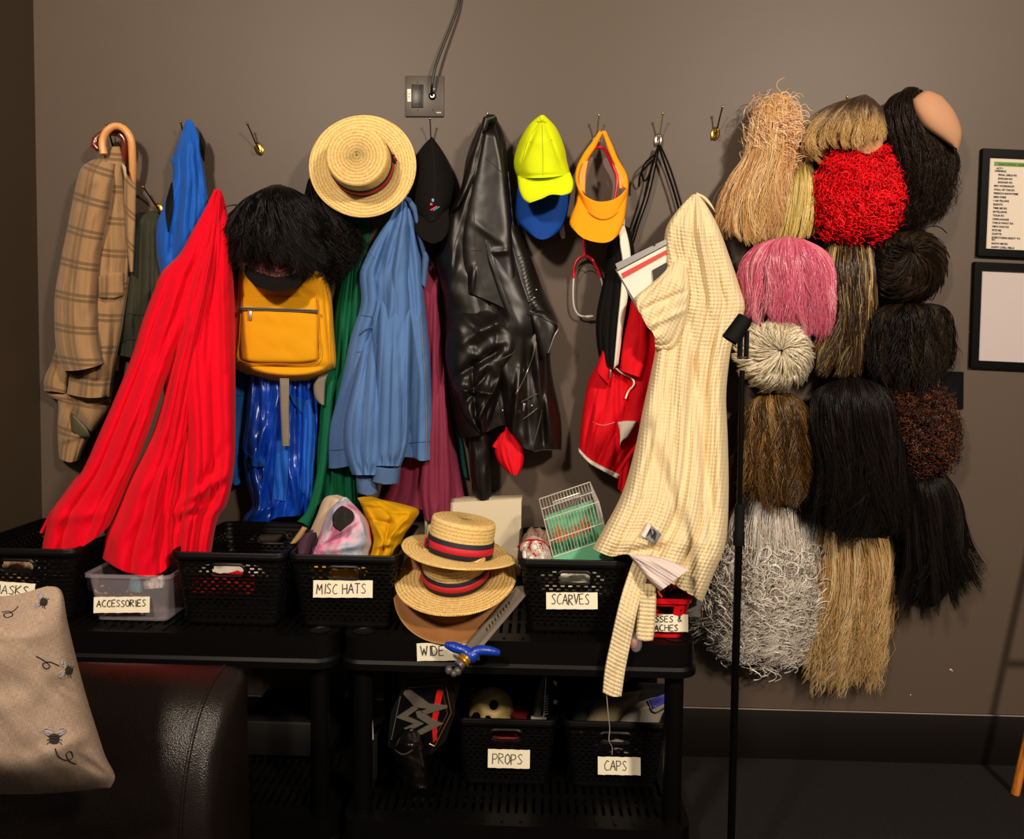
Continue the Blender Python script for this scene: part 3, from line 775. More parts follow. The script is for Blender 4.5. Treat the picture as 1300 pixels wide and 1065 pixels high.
# ------------------------------------------------------------------ hanging clothes, left half
def tweed():
    m = Mat('plaid_tweed', 'a98a66', .9, spec=.15); m.set('Sheen Weight', .2); uv = m.coord('UV')
    sp = m.n('ShaderNodeSeparateXYZ'); m.l(uv, sp.inputs[0]); X, Y = sp.outputs[0], sp.outputs[1]
    def band(c, per, w, ph=0.0):
        f = m.math('FRACT', m.math('ADD', m.math('DIVIDE', c, per), 10+ph)); return m.math('MULTIPLY', m.math('LESS_THAN', f, w), 1.0)
    def stripes(c, per): return m.math('GREATER_THAN', m.math('FRACT', m.math('ADD', m.math('DIVIDE', c, per), 10)), .5)
    P_ = .098
    by = m.math('ADD', band(Y, P_, .10, .30), band(Y, P_, .10, .46)); bxx = m.math('ADD', band(X, P_*.9, .10, .2), band(X, P_*.9, .10, .36))
    hound = m.math('ABSOLUTE', m.math('SUBTRACT', stripes(X, .0075), stripes(Y, .0075)))
    zone = m.math('LESS_THAN', m.math('FRACT', m.math('ADD', m.math('DIVIDE', X, P_*.9), 10.6)), .5)
    k = m.math('MULTIPLY', hound, m.math('ADD', m.math('MULTIPLY', zone, .45), .25))
    c1 = m.mixc(k, '997650', '452c1b'); c2 = m.mixc(m.math('MULTIPLY', by, .72), c1, '3a2716'); c3 = m.mixc(m.math('MULTIPLY', bxx, .42), c2, '3a2716')
    n = m.noise(uv, 900, 2, .7); m.color(m.mixc(m.math('MULTIPLY', m.math('SUBTRACT', n, .35), .9, True), c3, 'c9ab80')); m.bump(n, .4, .0012)
    m.bump(m.noise(m.coord('UV', (1, .4, 1)), 22, 2), .35, .006); return m.m
TW = tweed()
t = thing('tweed_jacket', 'brown plaid tweed jacket hanging at the far left', 'jacket', P(112, 560, .06))
o, s1 = drape('jacket_body', [(138, 186), (120, 205), (106, 225), (98, 300), (94, 400), (87, 480), (84, 500)], [(153, 186), (160, 225), (168, 300), (166, 345), (158, 400), (149, 450), (142, 503)], TW, t,
    B=[(84, 500), (112, 505), (142, 503)], d=.035, bulge=.055, nf=2, amp=.012, seed=3, cr=[(140, 260, 146, 500, 5, -.01), (118, 470, 120, 504, 4, -.006)], vb=(.3, .1))
o, s2 = drape('sleeve', [(120, 202), (104, 212), (96, 235), (87, 280), (77, 330), (70, 370), (69, 400), (71, 440), (80, 471)], [(146, 208), (141, 260), (131, 310), (127, 350), (125, 400), (128, 440), (133, 461)], TW, t,
    B=[(80, 471), (100, 470), (118, 466), (133, 461)], d=.08, bulge=.06, nf=2, amp=.01, seed=8, cr=[(122, 235, 100, 265, 6, -.012), (90, 330, 104, 440, 6, -.007)], close=.0, vb=(.35, .12))
patch('sleeve_opening', [(82, 472), (92, 476)], [(132, 462), (130, 468)], plain('lining_brown', '3a2b1e', .7), t, .085, off=0, th=.01, B=[(92, 476), (112, 476), (130, 468)], T=[(82, 472), (108, 468), (132, 462)])
drape('lapel', [(157, 206), (157, 250), (160, 300), (165, 345)], [(162, 232), (173, 234), (172, 280), (169, 345)], TW, t, d=.075, bulge=.012, nf=0, nu=20, nv=40, vb=(.8, .1), crv=False)
g = G(); g.tube(line3([(158, 205), (160, 250), (164, 300), (168, 342)], s1, .012), .0018, 6); g.out('lapel_edge', plain('edge_brown', '5a4129', .8), t)
patch('shirt_lining', [(154, 206), (158, 225)], [(160, 212), (162, 230)], plain('lining_tan', 'b59c74', .7), t, .085, off=0, th=.004, nu=6, nv=6)
pk = patch('pocket_flap', [(124, 352), (126, 378)], [(157, 346), (157, 375)], TW, t, s1, off=.004, th=.004, B=[(126, 378), (142, 379), (157, 374)], T=[(124, 352), (140, 347), (157, 347)])
g = G(); g.tube(line3([(124, 352), (126, 378), (142, 379), (157, 374)], s1, .009), .0012, 5); g.out('flap_stitching', plain('edge_brown', '5a4129', .8), pk)
drape('jacket_vent', [(71, 440), (64, 462), (56, 480), (56, 496)], [(84, 448), (88, 470), (86, 485), (84, 500)], TW, t, B=[(56, 496), (70, 497), (84, 500)], d=.03, bulge=.03, nf=1, amp=.006, seed=4, nu=30, nv=40, vb=(.4, .1))
drape('inside_front', [(57, 497), (66, 505), (74, 512), (73, 545), (75, 582)], [(142, 502), (140, 515), (128, 535), (112, 558), (100, 585)], TW, t, B=[(75, 582), (88, 587), (100, 585)], d=.03, bulge=.028, nf=2, amp=.01, seed=14, cr=[(90, 520, 118, 560, 7, -.025), (78, 560, 105, 552, 4, .01)], vb=(.5, .05))
patch('green_lining', [(90, 523), (90, 545), (96, 553)], [(96, 528), (112, 545), (116, 556)], plain('lining_olive', '4a4430', .5), t, .055, off=0, th=.012, B=[(96, 553), (106, 556), (116, 556)], puff=.006)
g = G()
for (bx_, by_) in ((76, 447), (78, 452), (78, 458)): g.ball(P(bx_, by_, .077), (.005, .003, .005), 10)
g.out('cuff_buttons', plain('button_dark', '1c1410', .4), t)
# crooks
cane = Mat('cane_wood', 'd89a5c', .35, spec=.5); cane.vary(30, .2)
g = G(); pts = lined([(132, 196), (130, 180), (136, 166), (147, 160), (158, 164), (166, 176), (168, 195), (168, 232), (160, 300), (146, 470)], [.085, .085, .085, .08, .08, .08, .07, .045, .012, .012], 60)
g.tube(pts, .0105, 14); o = tag(g.out('walking_cane', cane.m), 'light bamboo walking cane with a crook handle hooked beside the tweed jacket', 'cane')
g = G()
for px, py in ((168.2, 200), (167.6, 215)): g.tube([P(px-4, py, .08), P(px+4, py+.5, .08)], .0125, 10)
red_w = Mat('red_wood', '6e2a1c', .22, spec=.6); red_w.vary(30, .3)
g = G(); pts = lined([(125, 190), (120, 184), (123, 176), (135, 169), (148, 168), (158, 176), (160, 190), (156, 215), (140, 300), (125, 470)], [.07, .07, .065, .06, .055, .05, .045, .03, .012, .012], 50)
rr = [.011 if i < 9 else max(.0085, .013-.0008*(i-9)) for i in range(50)]; rr[0] = .008
g.tube(pts, rr, 14); tag(g.out('umbrella_handle', red_w.m), 'dark red wooden crook handle behind the light cane', 'umbrella')
# olive garment
ol = fabric('olive_cloth', '35362a', wrinkle=.5, vary=.25); 
t = thing('olive_shirt', 'dark olive garment between the tweed jacket and the royal blue one', 'garment', P(178, 440, .03))
o, so = drape('cloth', [(186, 269), (172, 272), (162, 290), (157, 340), (150, 400), (147, 450)], [(202, 266), (207, 300), (212, 380), (216, 450)], ol.m, t, B=[(147, 450), (180, 455), (216, 450)], d=.012, bulge=.04, nf=4, amp=.014, seed=5)
for yy in (400, 432):
    g = G(); g.tube(line3([(150, yy+4), (165, yy-2), (178, yy), (192, yy-3)], so, .0012), .002, 6); g.out('tier_seam', plain('olive_dark', '25261c', .8), t)
# royal blue top
rb_ = fabric('royal_blue', '0d55b4', rough=.6, sheen=.1, wrinkle=.25)
t = thing('blue_garment', 'royal blue garment with black side panels hung to a sharp peak', 'garment', P(238, 430, .05))
o, so = drape('cloth', [(236, 152), (229, 172), (222, 190), (219, 205), (218, 230), (207, 262), (199, 285), (199, 320), (204, 350), (206, 400)], [(243, 152), (254, 175), (258, 205), (264, 250), (270, 300), (276, 360), (276, 400)], rb_.m, t,
    d=.045, bulge=.05, nf=3, amp=.016, seed=11, cr=[(240, 158, 262, 260, 3.5, -.010), (238, 160, 250, 205, 3, .010), (232, 240, 212, 340, 5, -.012), (240, 160, 232, 300, 5, .006)], vb=(.25, .15))
drape('side_flap', [(222, 194), (216, 203), (219, 210)], [(226, 196), (227, 206), (225, 214)], rb_.m, t, d=.055, bulge=.015, nf=0, nu=14, nv=14, crv=False)
bkp = fabric('black_panel', '141210', rough=.8)
patch('black_panel', [(217, 232), (210, 262), (213, 294)], [(219, 232), (220, 262), (215, 294)], bkp.m, t, so, off=.003, th=.004, nu=12, nv=24)
patch('black_panel', [(253, 168), (254, 190), (258, 205)], [(255, 168), (260, 182), (260, 204)], bkp.m, t, so, off=.003, th=.004, nu=10, nv=20)
# red coverall
redm = fabric('red_cotton', 'd8001f', rough=.75, spec=.08, weave=1100, wb=.12, sheen=.05, wrinkle=.3, vary=.06)
t = thing('red_coverall', 'large bright red garment hung to a peak, its hems falling into the baskets', 'garment', P(200, 660, .2))
o, sr = drape('right_panel', [(272, 240), (258, 275), (238, 330), (216, 370), (205, 450), (212, 540), (214, 620), (206, 700)], [(281, 241), (288, 268), (294, 320), (298, 400), (299, 480), (299, 560), (296, 605), (288, 640), (276, 660), (268, 702)], redm.m, t,
    B=[(206, 700), (238, 702), (268, 702)], d=.13, d2=.30, bulge=.075, nf=3, amp=.034, seed=21, nu=110, nv=160, vb=(.2, .15), vpow=.6,
    cr=[(275, 245, 240, 400, 4, .012), (276, 245, 262, 460, 3.5, -.014), (278, 245, 285, 470, 4, .010), (290, 600, 215, 650, 6, .02), (285, 615, 225, 668, 5, -.016), (292, 560, 240, 640, 6, -.012), (232, 430, 226, 560, 4, -.014), (262, 640, 215, 655, 5, .014)])
o, sl = drape('left_panel', [(272, 240), (260, 265), (243, 295), (228, 322), (205, 346), (194, 372), (180, 410), (168, 450), (148, 500), (126, 550), (104, 598), (80, 630), (62, 656), (53, 698)], [(277, 241), (262, 320), (243, 390), (222, 450), (205, 500), (185, 560), (165, 610), (148, 650), (139, 668)], redm.m, t,
    B=[(53, 698), (75, 699), (98, 697), (120, 684), (139, 668)], d=.16, d2=.33, bulge=.07, nf=2, amp=.03, seed=5, nu=110, nv=160, vb=(.15, .15), vpow=.7, p=2.6,
    cr=[(272, 250, 215, 430, 5, -.012), (200, 470, 120, 640, 7, .012), (60, 660, 130, 650, 8, .012), (230, 360, 200, 440, 6, .008)])
o, sm = drape('middle_panel', [(276, 242), (262, 300), (245, 370), (225, 440), (208, 505), (190, 560), (165, 608), (148, 650), (134, 680), (130, 709)], [(280, 242), (276, 320), (262, 400), (248, 470), (238, 550), (226, 620), (219, 670), (220, 714)], redm.m, t,
    B=[(130, 709), (150, 722), (178, 731), (200, 730), (220, 714)], d=.18, d2=.37, bulge=.055, nf=2, amp=.03, seed=33, nu=90, nv=160, vb=(.1, .2), vpow=.7,
    cr=[(230, 470, 150, 690, 8, .010), (214, 560, 204, 720, 4, -.012), (208, 505, 190, 560, 6, -.02), (200, 600, 190, 720, 6, .012)])
drape('trouser_placket', [(98, 604), (80, 628), (62, 652), (50, 676)], [(108, 598), (92, 622), (72, 652), (54, 678)], redm.m, t, d=.29, d2=.33, bulge=.02, nf=0, nu=14, nv=50, crv=False)
drape('inner_red', [(282, 335), (276, 370), (272, 420)], [(300, 352), (302, 390), (304, 440)], fabric('dark_red', 'b0081a', rough=.6).m, t, d=.10, bulge=.04, nf=4, amp=.012, seed=3, nu=30, nv=50)
# blue trousers seen between red and satin
t = thing('teal_blue_trousers', 'plain blue trouser leg hanging between the red garment and the shiny blue shirt', 'trousers', P(300, 612, .02))
o, so = drape('trouser_leg', [(282, 380), (284, 470), (286, 540), (288, 600), (289, 614)], [(318, 380), (316, 470), (312, 540), (309, 590), (308, 612)], fabric('mid_blue', '124f8f', rough=.7).m, t, B=[(289, 614), (300, 616), (308, 612)], d=.012, bulge=.03, nf=1, amp=.006, seed=2, nu=40, nv=90)
g = G(); g.tube(line3([(289, 603), (298, 605), (309, 602)], so, .001), .001, 5); g.tube(line3([(292, 500), (304, 502), (314, 500)], so, .001), .0012, 5); g.out('hem_stitching', plain('navy_thread', '0a2c55', .8), t)
# shiny blue satin shirt
sat = fabric('blue_satin', '0a3fae', rough=.28, weave=1400, wb=.05, sheen=0, wrinkle=.35, spec=.8)
t = thing('satin_shirt', 'shiny royal blue satin shirt hanging below the yellow backpack', 'shirt', P(350, 668, .07))
o, ss = drape('satin_cloth', [(306, 400), (313, 480), (311, 530), (307, 570), (312, 610), (319, 640), (310, 655), (303, 671)], [(402, 400), (402, 480), (404, 540), (400, 600), (399, 652)], sat.m, t, B=[(303, 671), (330, 668), (352, 657), (378, 655), (399, 651)],
    d=.03, d2=.05, bulge=.05, nf=5, amp=.03, seed=17, nu=120, nv=150, wr=.006, wrs=(12, 16), vpow=.3,
    cr=[(355, 500, 318, 590, 5, .022), (352, 520, 325, 655, 5, .022), (375, 500, 372, 600, 4, -.02), (365, 590, 380, 655, 5, .02), (330, 600, 345, 655, 5, -.016), (320, 490, 316, 560, 5, .015), (310, 660, 350, 640, 5, .015)])
mesh_m = fabric('blue_mesh', '1f5ec4', rough=.7, weave=420, wb=.9, wrinkle=.2)
patch('mesh_panel', [(352, 560), (348, 600), (345, 634)], [(366, 560), (366, 600), (363, 636)], mesh_m.m, t, ss, off=.004, th=.002)
patch('mesh_panel', [(384, 510), (385, 560), (380, 620)], [(398, 505), (400, 560), (396, 640)], mesh_m.m, t, ss, off=.004, th=.002)
dull = fabric('blue_rib', '1148a4', rough=.8)
patch('collar_band', [(305, 566), (306, 576)], [(337, 582), (337, 593)], dull.m, t, ss, off=.006, th=.005, T=[(305, 566), (320, 580), (337, 582)], B=[(306, 576), (320, 592), (337, 593)])
patch('collar_band', [(366, 500), (372, 512)], [(388, 508), (384, 526)], dull.m, t, ss, off=.006, th=.005)
# yellow backpack
yel = fabric('yellow_canvas', 'dc9a08', rough=.75, weave=1300, wb=.15, sheen=.1, wrinkle=.12, vary=.05)
t = thing('backpack', 'yellow backpack with a zipped front pocket hanging below the black wig', 'backpack', P(358, 480, .1))
o, sb = drape('bag_body', [(310, 318), (303, 345), (298, 385), (295, 430), (290, 464)], [(404, 318), (414, 345), (421, 378), (424, 420), (427, 458), (424, 470)], yel.m, t, B=[(290, 464), (310, 474), (340, 484), (370, 487), (400, 482), (424, 470)], T=[(310, 318), (358, 314), (404, 318)],
    d=.05, bulge=.115, nf=0, p=5, seed=41, nu=110, nv=120, wr=.003, wrs=(26, 14), vb=(.45, .25), close=.10, cr=[(291, 463, 420, 466, 4, -.008), (410, 345, 421, 470, 2.5, -.008), (300, 385, 292, 460, 4, .005), (300, 474, 410, 477, 4, .006)])
pk = patch('front_pocket', [(307, 377), (305, 400), (304, 430), (306, 457)], [(402, 378), (404, 400), (404, 430), (403, 457)], yel.m, t, sb, off=.003, th=.009, B=[(306, 457), (330, 461), (380, 461), (403, 457)], T=[(307, 377), (350, 375), (402, 378)], nu=40, nv=40, puff=.008)
class _O:                                       # the pocket's own surface, a little in front of the bag
    def __init__(s, b, k): s.b = b; s.k = k
    def at(s, x, y): return s.b.at(x, y)+s.k
g = G(); tp = line3([(304, 391.5), (350, 393), (404, 395)], sb, .0205)
g.tube(tp, .0048, 6, sq=1); g.out('zip_tape', plain('zip_grey', '6d6a5e', .5), pk)
g = G(); g.tube([p+Vector((0, -.004, .0)) for p in tp], .0015, 6); g.out('zip_teeth', plain('zip_teeth', '3d3a34', .4, .6), pk)
g = G(); c = P(313.5, 393, .205); c.y = tp[1].y-.006; g.box(c, (.006, .003, .005), bev=.001); g.box(c+Vector((0, -.0015, -.016)), (.0052, .0014, .0125), bev=.001); g.out('zip_puller', plain('puller', 'd8d2be', .3, .9), pk)
g = G(); g.tube(line3([(307, 378), (304, 430), (306, 458), (350, 462), (403, 458), (404, 420), (402, 378)], sb, .010), .0013, 6); g.out('pocket_piping', plain('dark_yellow', 'b97d07', .7), pk)
g = G(); g.tube(line3([(409, 340), (417, 380), (419, 420), (421, 462)], sb, .002), .0014, 6); g.out('side_zip', plain('dark_yellow', 'b97d07', .7), t)
strapm = fabric('grey_webbing', '7f776a', weave=700, wb=.6, wrinkle=.05)
drape('webbing_strap', [(355, 480), (356, 520), (358, 566)], [(367, 480), (367, 520), (368, 566)], strapm.m, t, d=.15, bulge=.004, nf=0, nu=8, nv=30, crv=False)
drape('webbing_loop', [(404, 478), (398, 490), (400, 505), (406, 513)], [(416, 474), (413, 490), (412, 514)], strapm.m, t, d=.12, bulge=.012, nf=0, nu=12, nv=24)
# green garment
grn = fabric('green_cloth', '0a5a3c', rough=.7, wrinkle=.3)
t = thing('green_garment', 'long bottle green garment between the yellow backpack and the blue grey jacket', 'garment', P(425, 668, .03))
o, sg = drape('cloth', [(450, 280), (444, 310), (434, 350), (424, 400), (420, 450), (410, 500), (400, 550), (394, 600), (393, 632)], [(470, 280), (468, 340), (472, 420), (470, 500), (462, 560), (457, 600), (459, 655)], grn.m, t, B=[(393, 632), (418, 642), (442, 634), (459, 655)],
    d=.02, d2=.03, bulge=.05, nf=4, amp=.02, seed=9, nu=90, nv=150, cr=[(452, 290, 430, 470, 3, -.012), (462, 290, 455, 500, 3, -.012), (425, 480, 412, 600, 3, -.01)])
drape('sash', [(414, 470), (408, 540), (402, 600), (390, 645), (377, 662)], [(426, 470), (420, 540), (414, 600), (405, 645), (395, 672)], grn.m, t, d=.085, d2=.14, bulge=.015, nf=1, amp=.006, nu=24, nv=90, B=[(377, 662), (384, 664), (395, 672)])
g = G(); g.tube(line3([(458, 283), (456, 330), (452, 400)], sg, .002), .0016, 6); g.out('seam', plain('green_dark', '06382a', .8), t)
# blue grey jacket
bg = fabric('slate_blue', '4f72a6', rough=.72, weave=1300, wb=.1, wrinkle=.22, vary=.06)
rib = fabric('slate_rib', '4a658f', rough=.85, weave=520, wb=.6, wrinkle=.1)
t = thing('bomber_jacket', 'slate blue zip jacket with ribbed cuffs hanging beside the maroon garment', 'jacket', P(484, 620, .08))
o, sj = drape('jacket_body', [(508, 248), (495, 275), (476, 305), (461, 333), (456, 348), (458, 385), (447, 420), (438, 460), (428, 505), (416, 550), (415, 594)], [(518, 250), (526, 280), (532, 310), (536, 335), (539, 380), (545, 440), (548, 500), (552, 582)], bg.m, t, B=[(415, 594), (430, 594), (470, 586), (515, 580), (535, 585), (552, 582)],
    d=.075, d2=.085, bulge=.05, nf=3, amp=.036, seed=51, nu=120, nv=160, vb=(.2, .12), vpow=.5,
    cr=[(505, 262, 478, 350, 4, -.018), (512, 262, 492, 420, 4.5, .012), (500, 300, 470, 420, 5, .008), (520, 290, 528, 400, 4, -.012), (487, 330, 480, 470, 4, -.014)])
drape('collar', [(515, 252), (524, 270), (530, 300), (536, 325), (534, 360)], [(520, 250), (529, 262), (535, 300), (545, 328), (541, 365)], rib.m, t, d=.10, bulge=.015, nf=0, nu=14, nv=60, crv=False)
drape('sleeve', [(468, 400), (452, 470), (438, 530), (437, 570), (447, 603)], [(488, 400), (486, 470), (486, 540), (484, 580), (480, 603)], bg.m, t, d=.05, d2=.175, dcurve=lambda V: sstep(-.25, .65, V), bulge=.045, nf=2, amp=.014, seed=6, nu=60, nv=110, vb=(.0, .35), vpow=.3, cr=[(470, 430, 460, 600, 4, -.006), (455, 590, 458, 603, 2, -.008), (465, 590, 466, 603, 2, -.008), (474, 590, 473, 603, 2, -.008)])
drape('cuff', [(451, 601), (454, 626)], [(480, 602), (480, 626)], rib.m, t, B=[(454, 626), (466, 629), (480, 625)], d=.178, bulge=.03, nf=0, nu=24, nv=16, crv=False, vb=(.6, .2))
drape('sleeve', [(488, 330), (482, 400), (478, 480), (474, 550), (474, 591)], [(524, 340), (522, 420), (520, 500), (518, 560), (509, 592)], bg.m, t, d=.05, d2=.19, dcurve=lambda V: sstep(-.2, .6, V), bulge=.045, nf=2, amp=.014, seed=26, nu=60, nv=130, vb=(.0, .5), vpow=.3, cr=[(500, 380, 497, 580, 4, .008), (508, 420, 512, 560, 4, -.01), (484, 580, 483, 592, 2, -.008), (494, 580, 494, 592, 2, -.008), (503, 580, 502, 592, 2, -.008)])
drape('cuff', [(474, 590), (471, 611)], [(509, 591), (506, 614)], rib.m, t, B=[(471, 611), (488, 615), (506, 614)], d=.195, bulge=.035, nf=0, nu=24, nv=16, crv=False, vb=(.6, .2))
patch('side_tab', [(466, 503), (464, 528)], [(480, 506), (479, 535)], rib.m, t, sj, off=.015, th=.006)
g = G(); g.tube(line3([(458, 400), (473, 402), (474, 445), (453, 447)], sj, .002, crv=False), .0011, 5); g.tube(line3([(456, 425), (464, 418), (472, 416)], sj, .004), .0022, 6); g.out('pocket_seams', plain('slate_dark', '3c5a86', .8), t)
g = G(); g.tube(line3([(534, 400), (538, 460), (541, 520), (541, 582)], sj, .003), .0016, 6); g.out('zip', plain('zip_silver', 'a8a8a4', .35, .7), t)
g = G(); g.tube(line3([(416, 572), (440, 570)], sj, .002), .001, 5); g.tube(line3([(519, 562), (552, 560)], sj, .002), .001, 5); g.out('hem_seam', plain('slate_dark', '3c5a86', .8), t)
# maroon garment
mar = fabric('maroon_cloth', '7c2c44', rough=.8, wrinkle=.25)
t = thing('maroon_garment', 'dusty maroon garment hanging between the slate blue jacket and the black leather jacket', 'garment', P(545, 655, .05))
o, sx_ = drape('cloth', [(532, 335), (520, 380), (515, 450), (505, 540), (495, 610), (484, 636)], [(549, 338), (557, 352), (559, 400), (564, 460), (572, 530), (584, 600), (594, 652)], mar.m, t, B=[(484, 636), (510, 640), (530, 646), (560, 650), (594, 652)],
    d=.03, d2=.04, bulge=.05, nf=3, amp=.018, seed=61, nu=90, nv=130, cr=[(553, 350, 552, 470, 4, .01), (549, 360, 545, 500, 3, -.012)])
drape('front_fold', [(544, 430), (541, 500), (536, 570), (533, 620), (539, 661)], [(562, 430), (566, 500), (570, 560), (573, 610), (572, 652)], mar.m, t, B=[(539, 661), (550, 660), (572, 652)], d=.03, d2=.095, dcurve=lambda V: sstep(-.1, .6, V), bulge=.03, nf=2, amp=.012, seed=7, nu=50, nv=90, vb=(0, .4), cr=[(555, 450, 553, 640, 3.5, -.01)])
g = G(); g.tube(line3([(561, 547), (570, 546), (577, 545)], sx_, .002), .0014, 5); g.out('pocket_seam', plain('maroon_dark', '4f1a2a', .8), t)
# thin teal strip behind
t = drape('teal_cloth', [(570, 500), (575, 540), (582, 580), (589, 606)], [(578, 500), (584, 540), (590, 575), (595, 607)], fabric('teal_cloth', '1f4d4c').m, None, d=.008, bulge=.012, nf=0, nu=10, nv=40)[0]
tag(t, 'narrow strip of dark teal cloth between the maroon garment and the leather jacket', 'cloth')
# ------------------------------------------------------------------ hanging clothes, right half
def cloud(px, py, *a): return P(px, py, *a)
# black embroidered cap
capk = fabric('black_cap_cloth', '0d0a08', rough=.85, wrinkle=.1)
t = thing('baseball_hat', 'black baseball cap with a small pink and teal embroidered emblem', 'cap', P(547, 300, .05))
o, sc = drape('crown', [(548, 174), (536, 186), (524, 205), (516, 228), (515, 243), (520, 262), (528, 276)], [(549, 174), (562, 192), (573, 214), (578, 235), (576, 255), (568, 270)], capk.m, t, B=[(528, 276), (548, 281), (568, 270)], d=.03, bulge=.095, nf=0, nu=50, nv=60, p=2.0, vb=(.25, .4), close=.0, wr=.003)
o, sbr = drape('brim', [(527, 270), (525, 284), (529, 297), (538, 305)], [(570, 264), (571, 282), (568, 297), (562, 305)], capk.m, t, B=[(538, 305), (550, 309), (562, 305)], d=.085, d2=.14, bulge=.018, nf=0, nu=36, nv=30, wr=.0, back=.003)
for nm, pts, r, colr in (('emblem_pink', [(546.5, 267), (555, 262)], .0022, 'e0356a'), ('emblem_teal', [(550, 267.5), (558, 262.5)], .0016, '2a9d9a'), ('emblem_blue', [(549.5, 252.5), (549.5, 256)], .0040, '3aa0c8'), ('emblem_red', [(546.5, 259.2), (549, 259.8)], .0042, 'e02a50')):
    g = G(); g.tube(line3(pts, sc, .001, n=5), r, 8); g.out(nm, plain(nm, colr, .7), t)
g = G()
for q in ((546.8, 259.4), (549.7, 253.2), (549.9, 255.6)): g.ball(P(*q, float(sc.at(np.array([q[0]]), np.array([q[1]]))[0])+.0045), (.0011, .0008, .0011), 8)
g.out('emblem_dots', plain('white_thread', 'e8e4e0', .8), t)
g = G(); g.tube(line3([(548, 178), (552, 215), (551, 250), (549, 280)], sc, .0004), .0007, 5); g.out('crown_seam', plain('black_thread', '070605', .9), t)
# neon cap over a blue cap
blu = fabric('blue_cap_cloth', '0c3c8c', rough=.75, wrinkle=.08)
t = thing('baseball_hat', 'blue baseball cap hanging under the neon yellow cap', 'cap', P(688, 300, .04))
o, sc = drape('crown', [(685, 165), (668, 190), (659, 220), (656, 246)], [(690, 165), (712, 190), (722, 220), (725, 246)], blu.m, t, B=[(656, 246), (690, 256), (725, 246)], d=.03, bulge=.07, nf=0, nu=40, nv=40, vb=(.2, .4), wr=.001)
o, sbb = drape('brim', [(657, 238), (655, 262), (658, 282), (672, 297)], [(725, 238), (722, 262), (716, 285), (705, 298)], blu.m, t, B=[(672, 297), (688, 304), (705, 298)], d=.055, d2=.095, bulge=.035, nf=0, nu=44, nv=36, p=2, wr=0, back=.003)
neon = fabric('neon_yellow_cloth', 'cfe010', rough=.8, wrinkle=.18, vary=.05)
t = thing('baseball_hat', 'neon yellow baseball cap hanging brim down over a blue cap', 'cap', P(688, 250, .1))
o, sc = drape('crown', [(686, 146), (672, 158), (660, 178), (653, 200), (653, 214), (657, 225)], [(691, 146), (706, 162), (716, 185), (720, 205), (724, 221)], neon.m, t, B=[(657, 225), (672, 226), (700, 225), (724, 220)], d=.085, bulge=.10, nf=0, nu=60, nv=60, vb=(.25, .5), wr=.004, wrs=(14, 18),
    cr=[(687, 150, 663, 205, 2.5, -.006), (690, 150, 714, 215, 2.5, -.006), (688, 160, 689, 222, 1.5, -.002), (683, 150, 657, 220, 3, -.004), (657, 224, 724, 221, 2, -.004)])
o, sbn = drape('brim', [(657, 223), (659, 240), (664, 252), (671, 258)], [(724, 219), (728, 232), (725, 244), (715, 248)], neon.m, t, B=[(671, 258), (688, 252), (700, 247), (715, 248)], d=.135, d2=.19, bulge=.022, nf=0, nu=44, nv=30, p=2, wr=0, back=.003)
g = G(); g.ball(P(688, 151, .135), (.007, .004, .006), 12); g.out('top_button', neon.m, t)
g = G(); g.tube(line3([(688, 158), (689, 190), (689, 222)], sc, .0005), .0008, 5); g.tube(line3([(685, 156), (672, 175), (664, 200), (663, 222)], sc, .0005), .0008, 5); g.out('panel_seams', plain('neon_seam', '9aa80c', .8), t)
g = G()
for q in ((674, 180), (700, 178)): g.ball(P(*q, float(sc.at(np.array([q[0]]), np.array([q[1]]))[0])), (.0024, .0012, .0024), 10)
g.out('eyelets', plain('neon_seam', '9aa80c', .8), t)
whitepl = plain('white_plastic', 'e6e0d6', .5)
for k, (a, b, lab) in enumerate((((713, 290), (715, 303), 'white strap end below the right side of the blue cap'), ((657, 275), (655, 290), 'white strap end beside the black leather jacket'), ((789, 272), (791, 286), 'white strap end behind the orange visor'))):
    g = G(); g.tube([P(a[0], a[1]-14, .02), P(*a, .022), P((a[0]+b[0])/2, (a[1]+b[1])/2, .024), P(*b, .022)], [.006, .0075, .008, .005], 8, sq=.35)
    tag(g.out('plastic_strap', whitepl), lab, 'strap', 'white strap ends hanging behind the caps')
# orange visor
ora = fabric('orange_cloth', 'f39a12', rough=.75, wrinkle=.1, vary=.05); terry = fabric('orange_terry', 'e0a050', rough=.95, wrinkle=.1)
t = thing('orange_visor', 'orange sun visor hung by its strap on a chrome hook', 'visor', P(762, 300, .08))
drape('left_band', [(761, 166), (750, 182), (740, 196), (731, 216), (731, 238), (738, 252)], [(765, 168), (757, 186), (748, 200), (741, 218), (740, 240), (744, 254)], ora.m, t, d=.045, d2=.10, bulge=.012, nf=0, nu=14, nv=60, crv=True)
drape('right_band', [(764, 166), (771, 188), (778, 205), (785, 220), (789, 236)], [(769, 166), (778, 185), (784, 200), (796, 222), (798, 240)], ora.m, t, d=.045, d2=.10, bulge=.012, nf=0, nu=14, nv=60)
patch('sweatband', [(741, 205), (735, 222), (735, 240)], [(747, 204), (744, 222), (743, 246)], terry.m, t, .098, off=0, th=.008, nu=10, nv=30)
patch('sweatband', [(779, 208), (784, 222), (786, 240)], [(784, 212), (793, 228), (792, 240)], terry.m, t, .10, off=0, th=.008, nu=10, nv=30)
o, sv = drape('front_band', [(732, 236), (734, 246), (738, 258)], [(798, 236), (797, 246), (793, 257)], ora.m, t, T=[(732, 236), (741, 247), (756, 255), (772, 255), (786, 249), (798, 236)], B=[(738, 258), (748, 270), (764, 278), (780, 273), (793, 257)], d=.105, bulge=.05, nf=0, nu=60, nv=26, p=2, vb=(.9, .1), wr=.001)
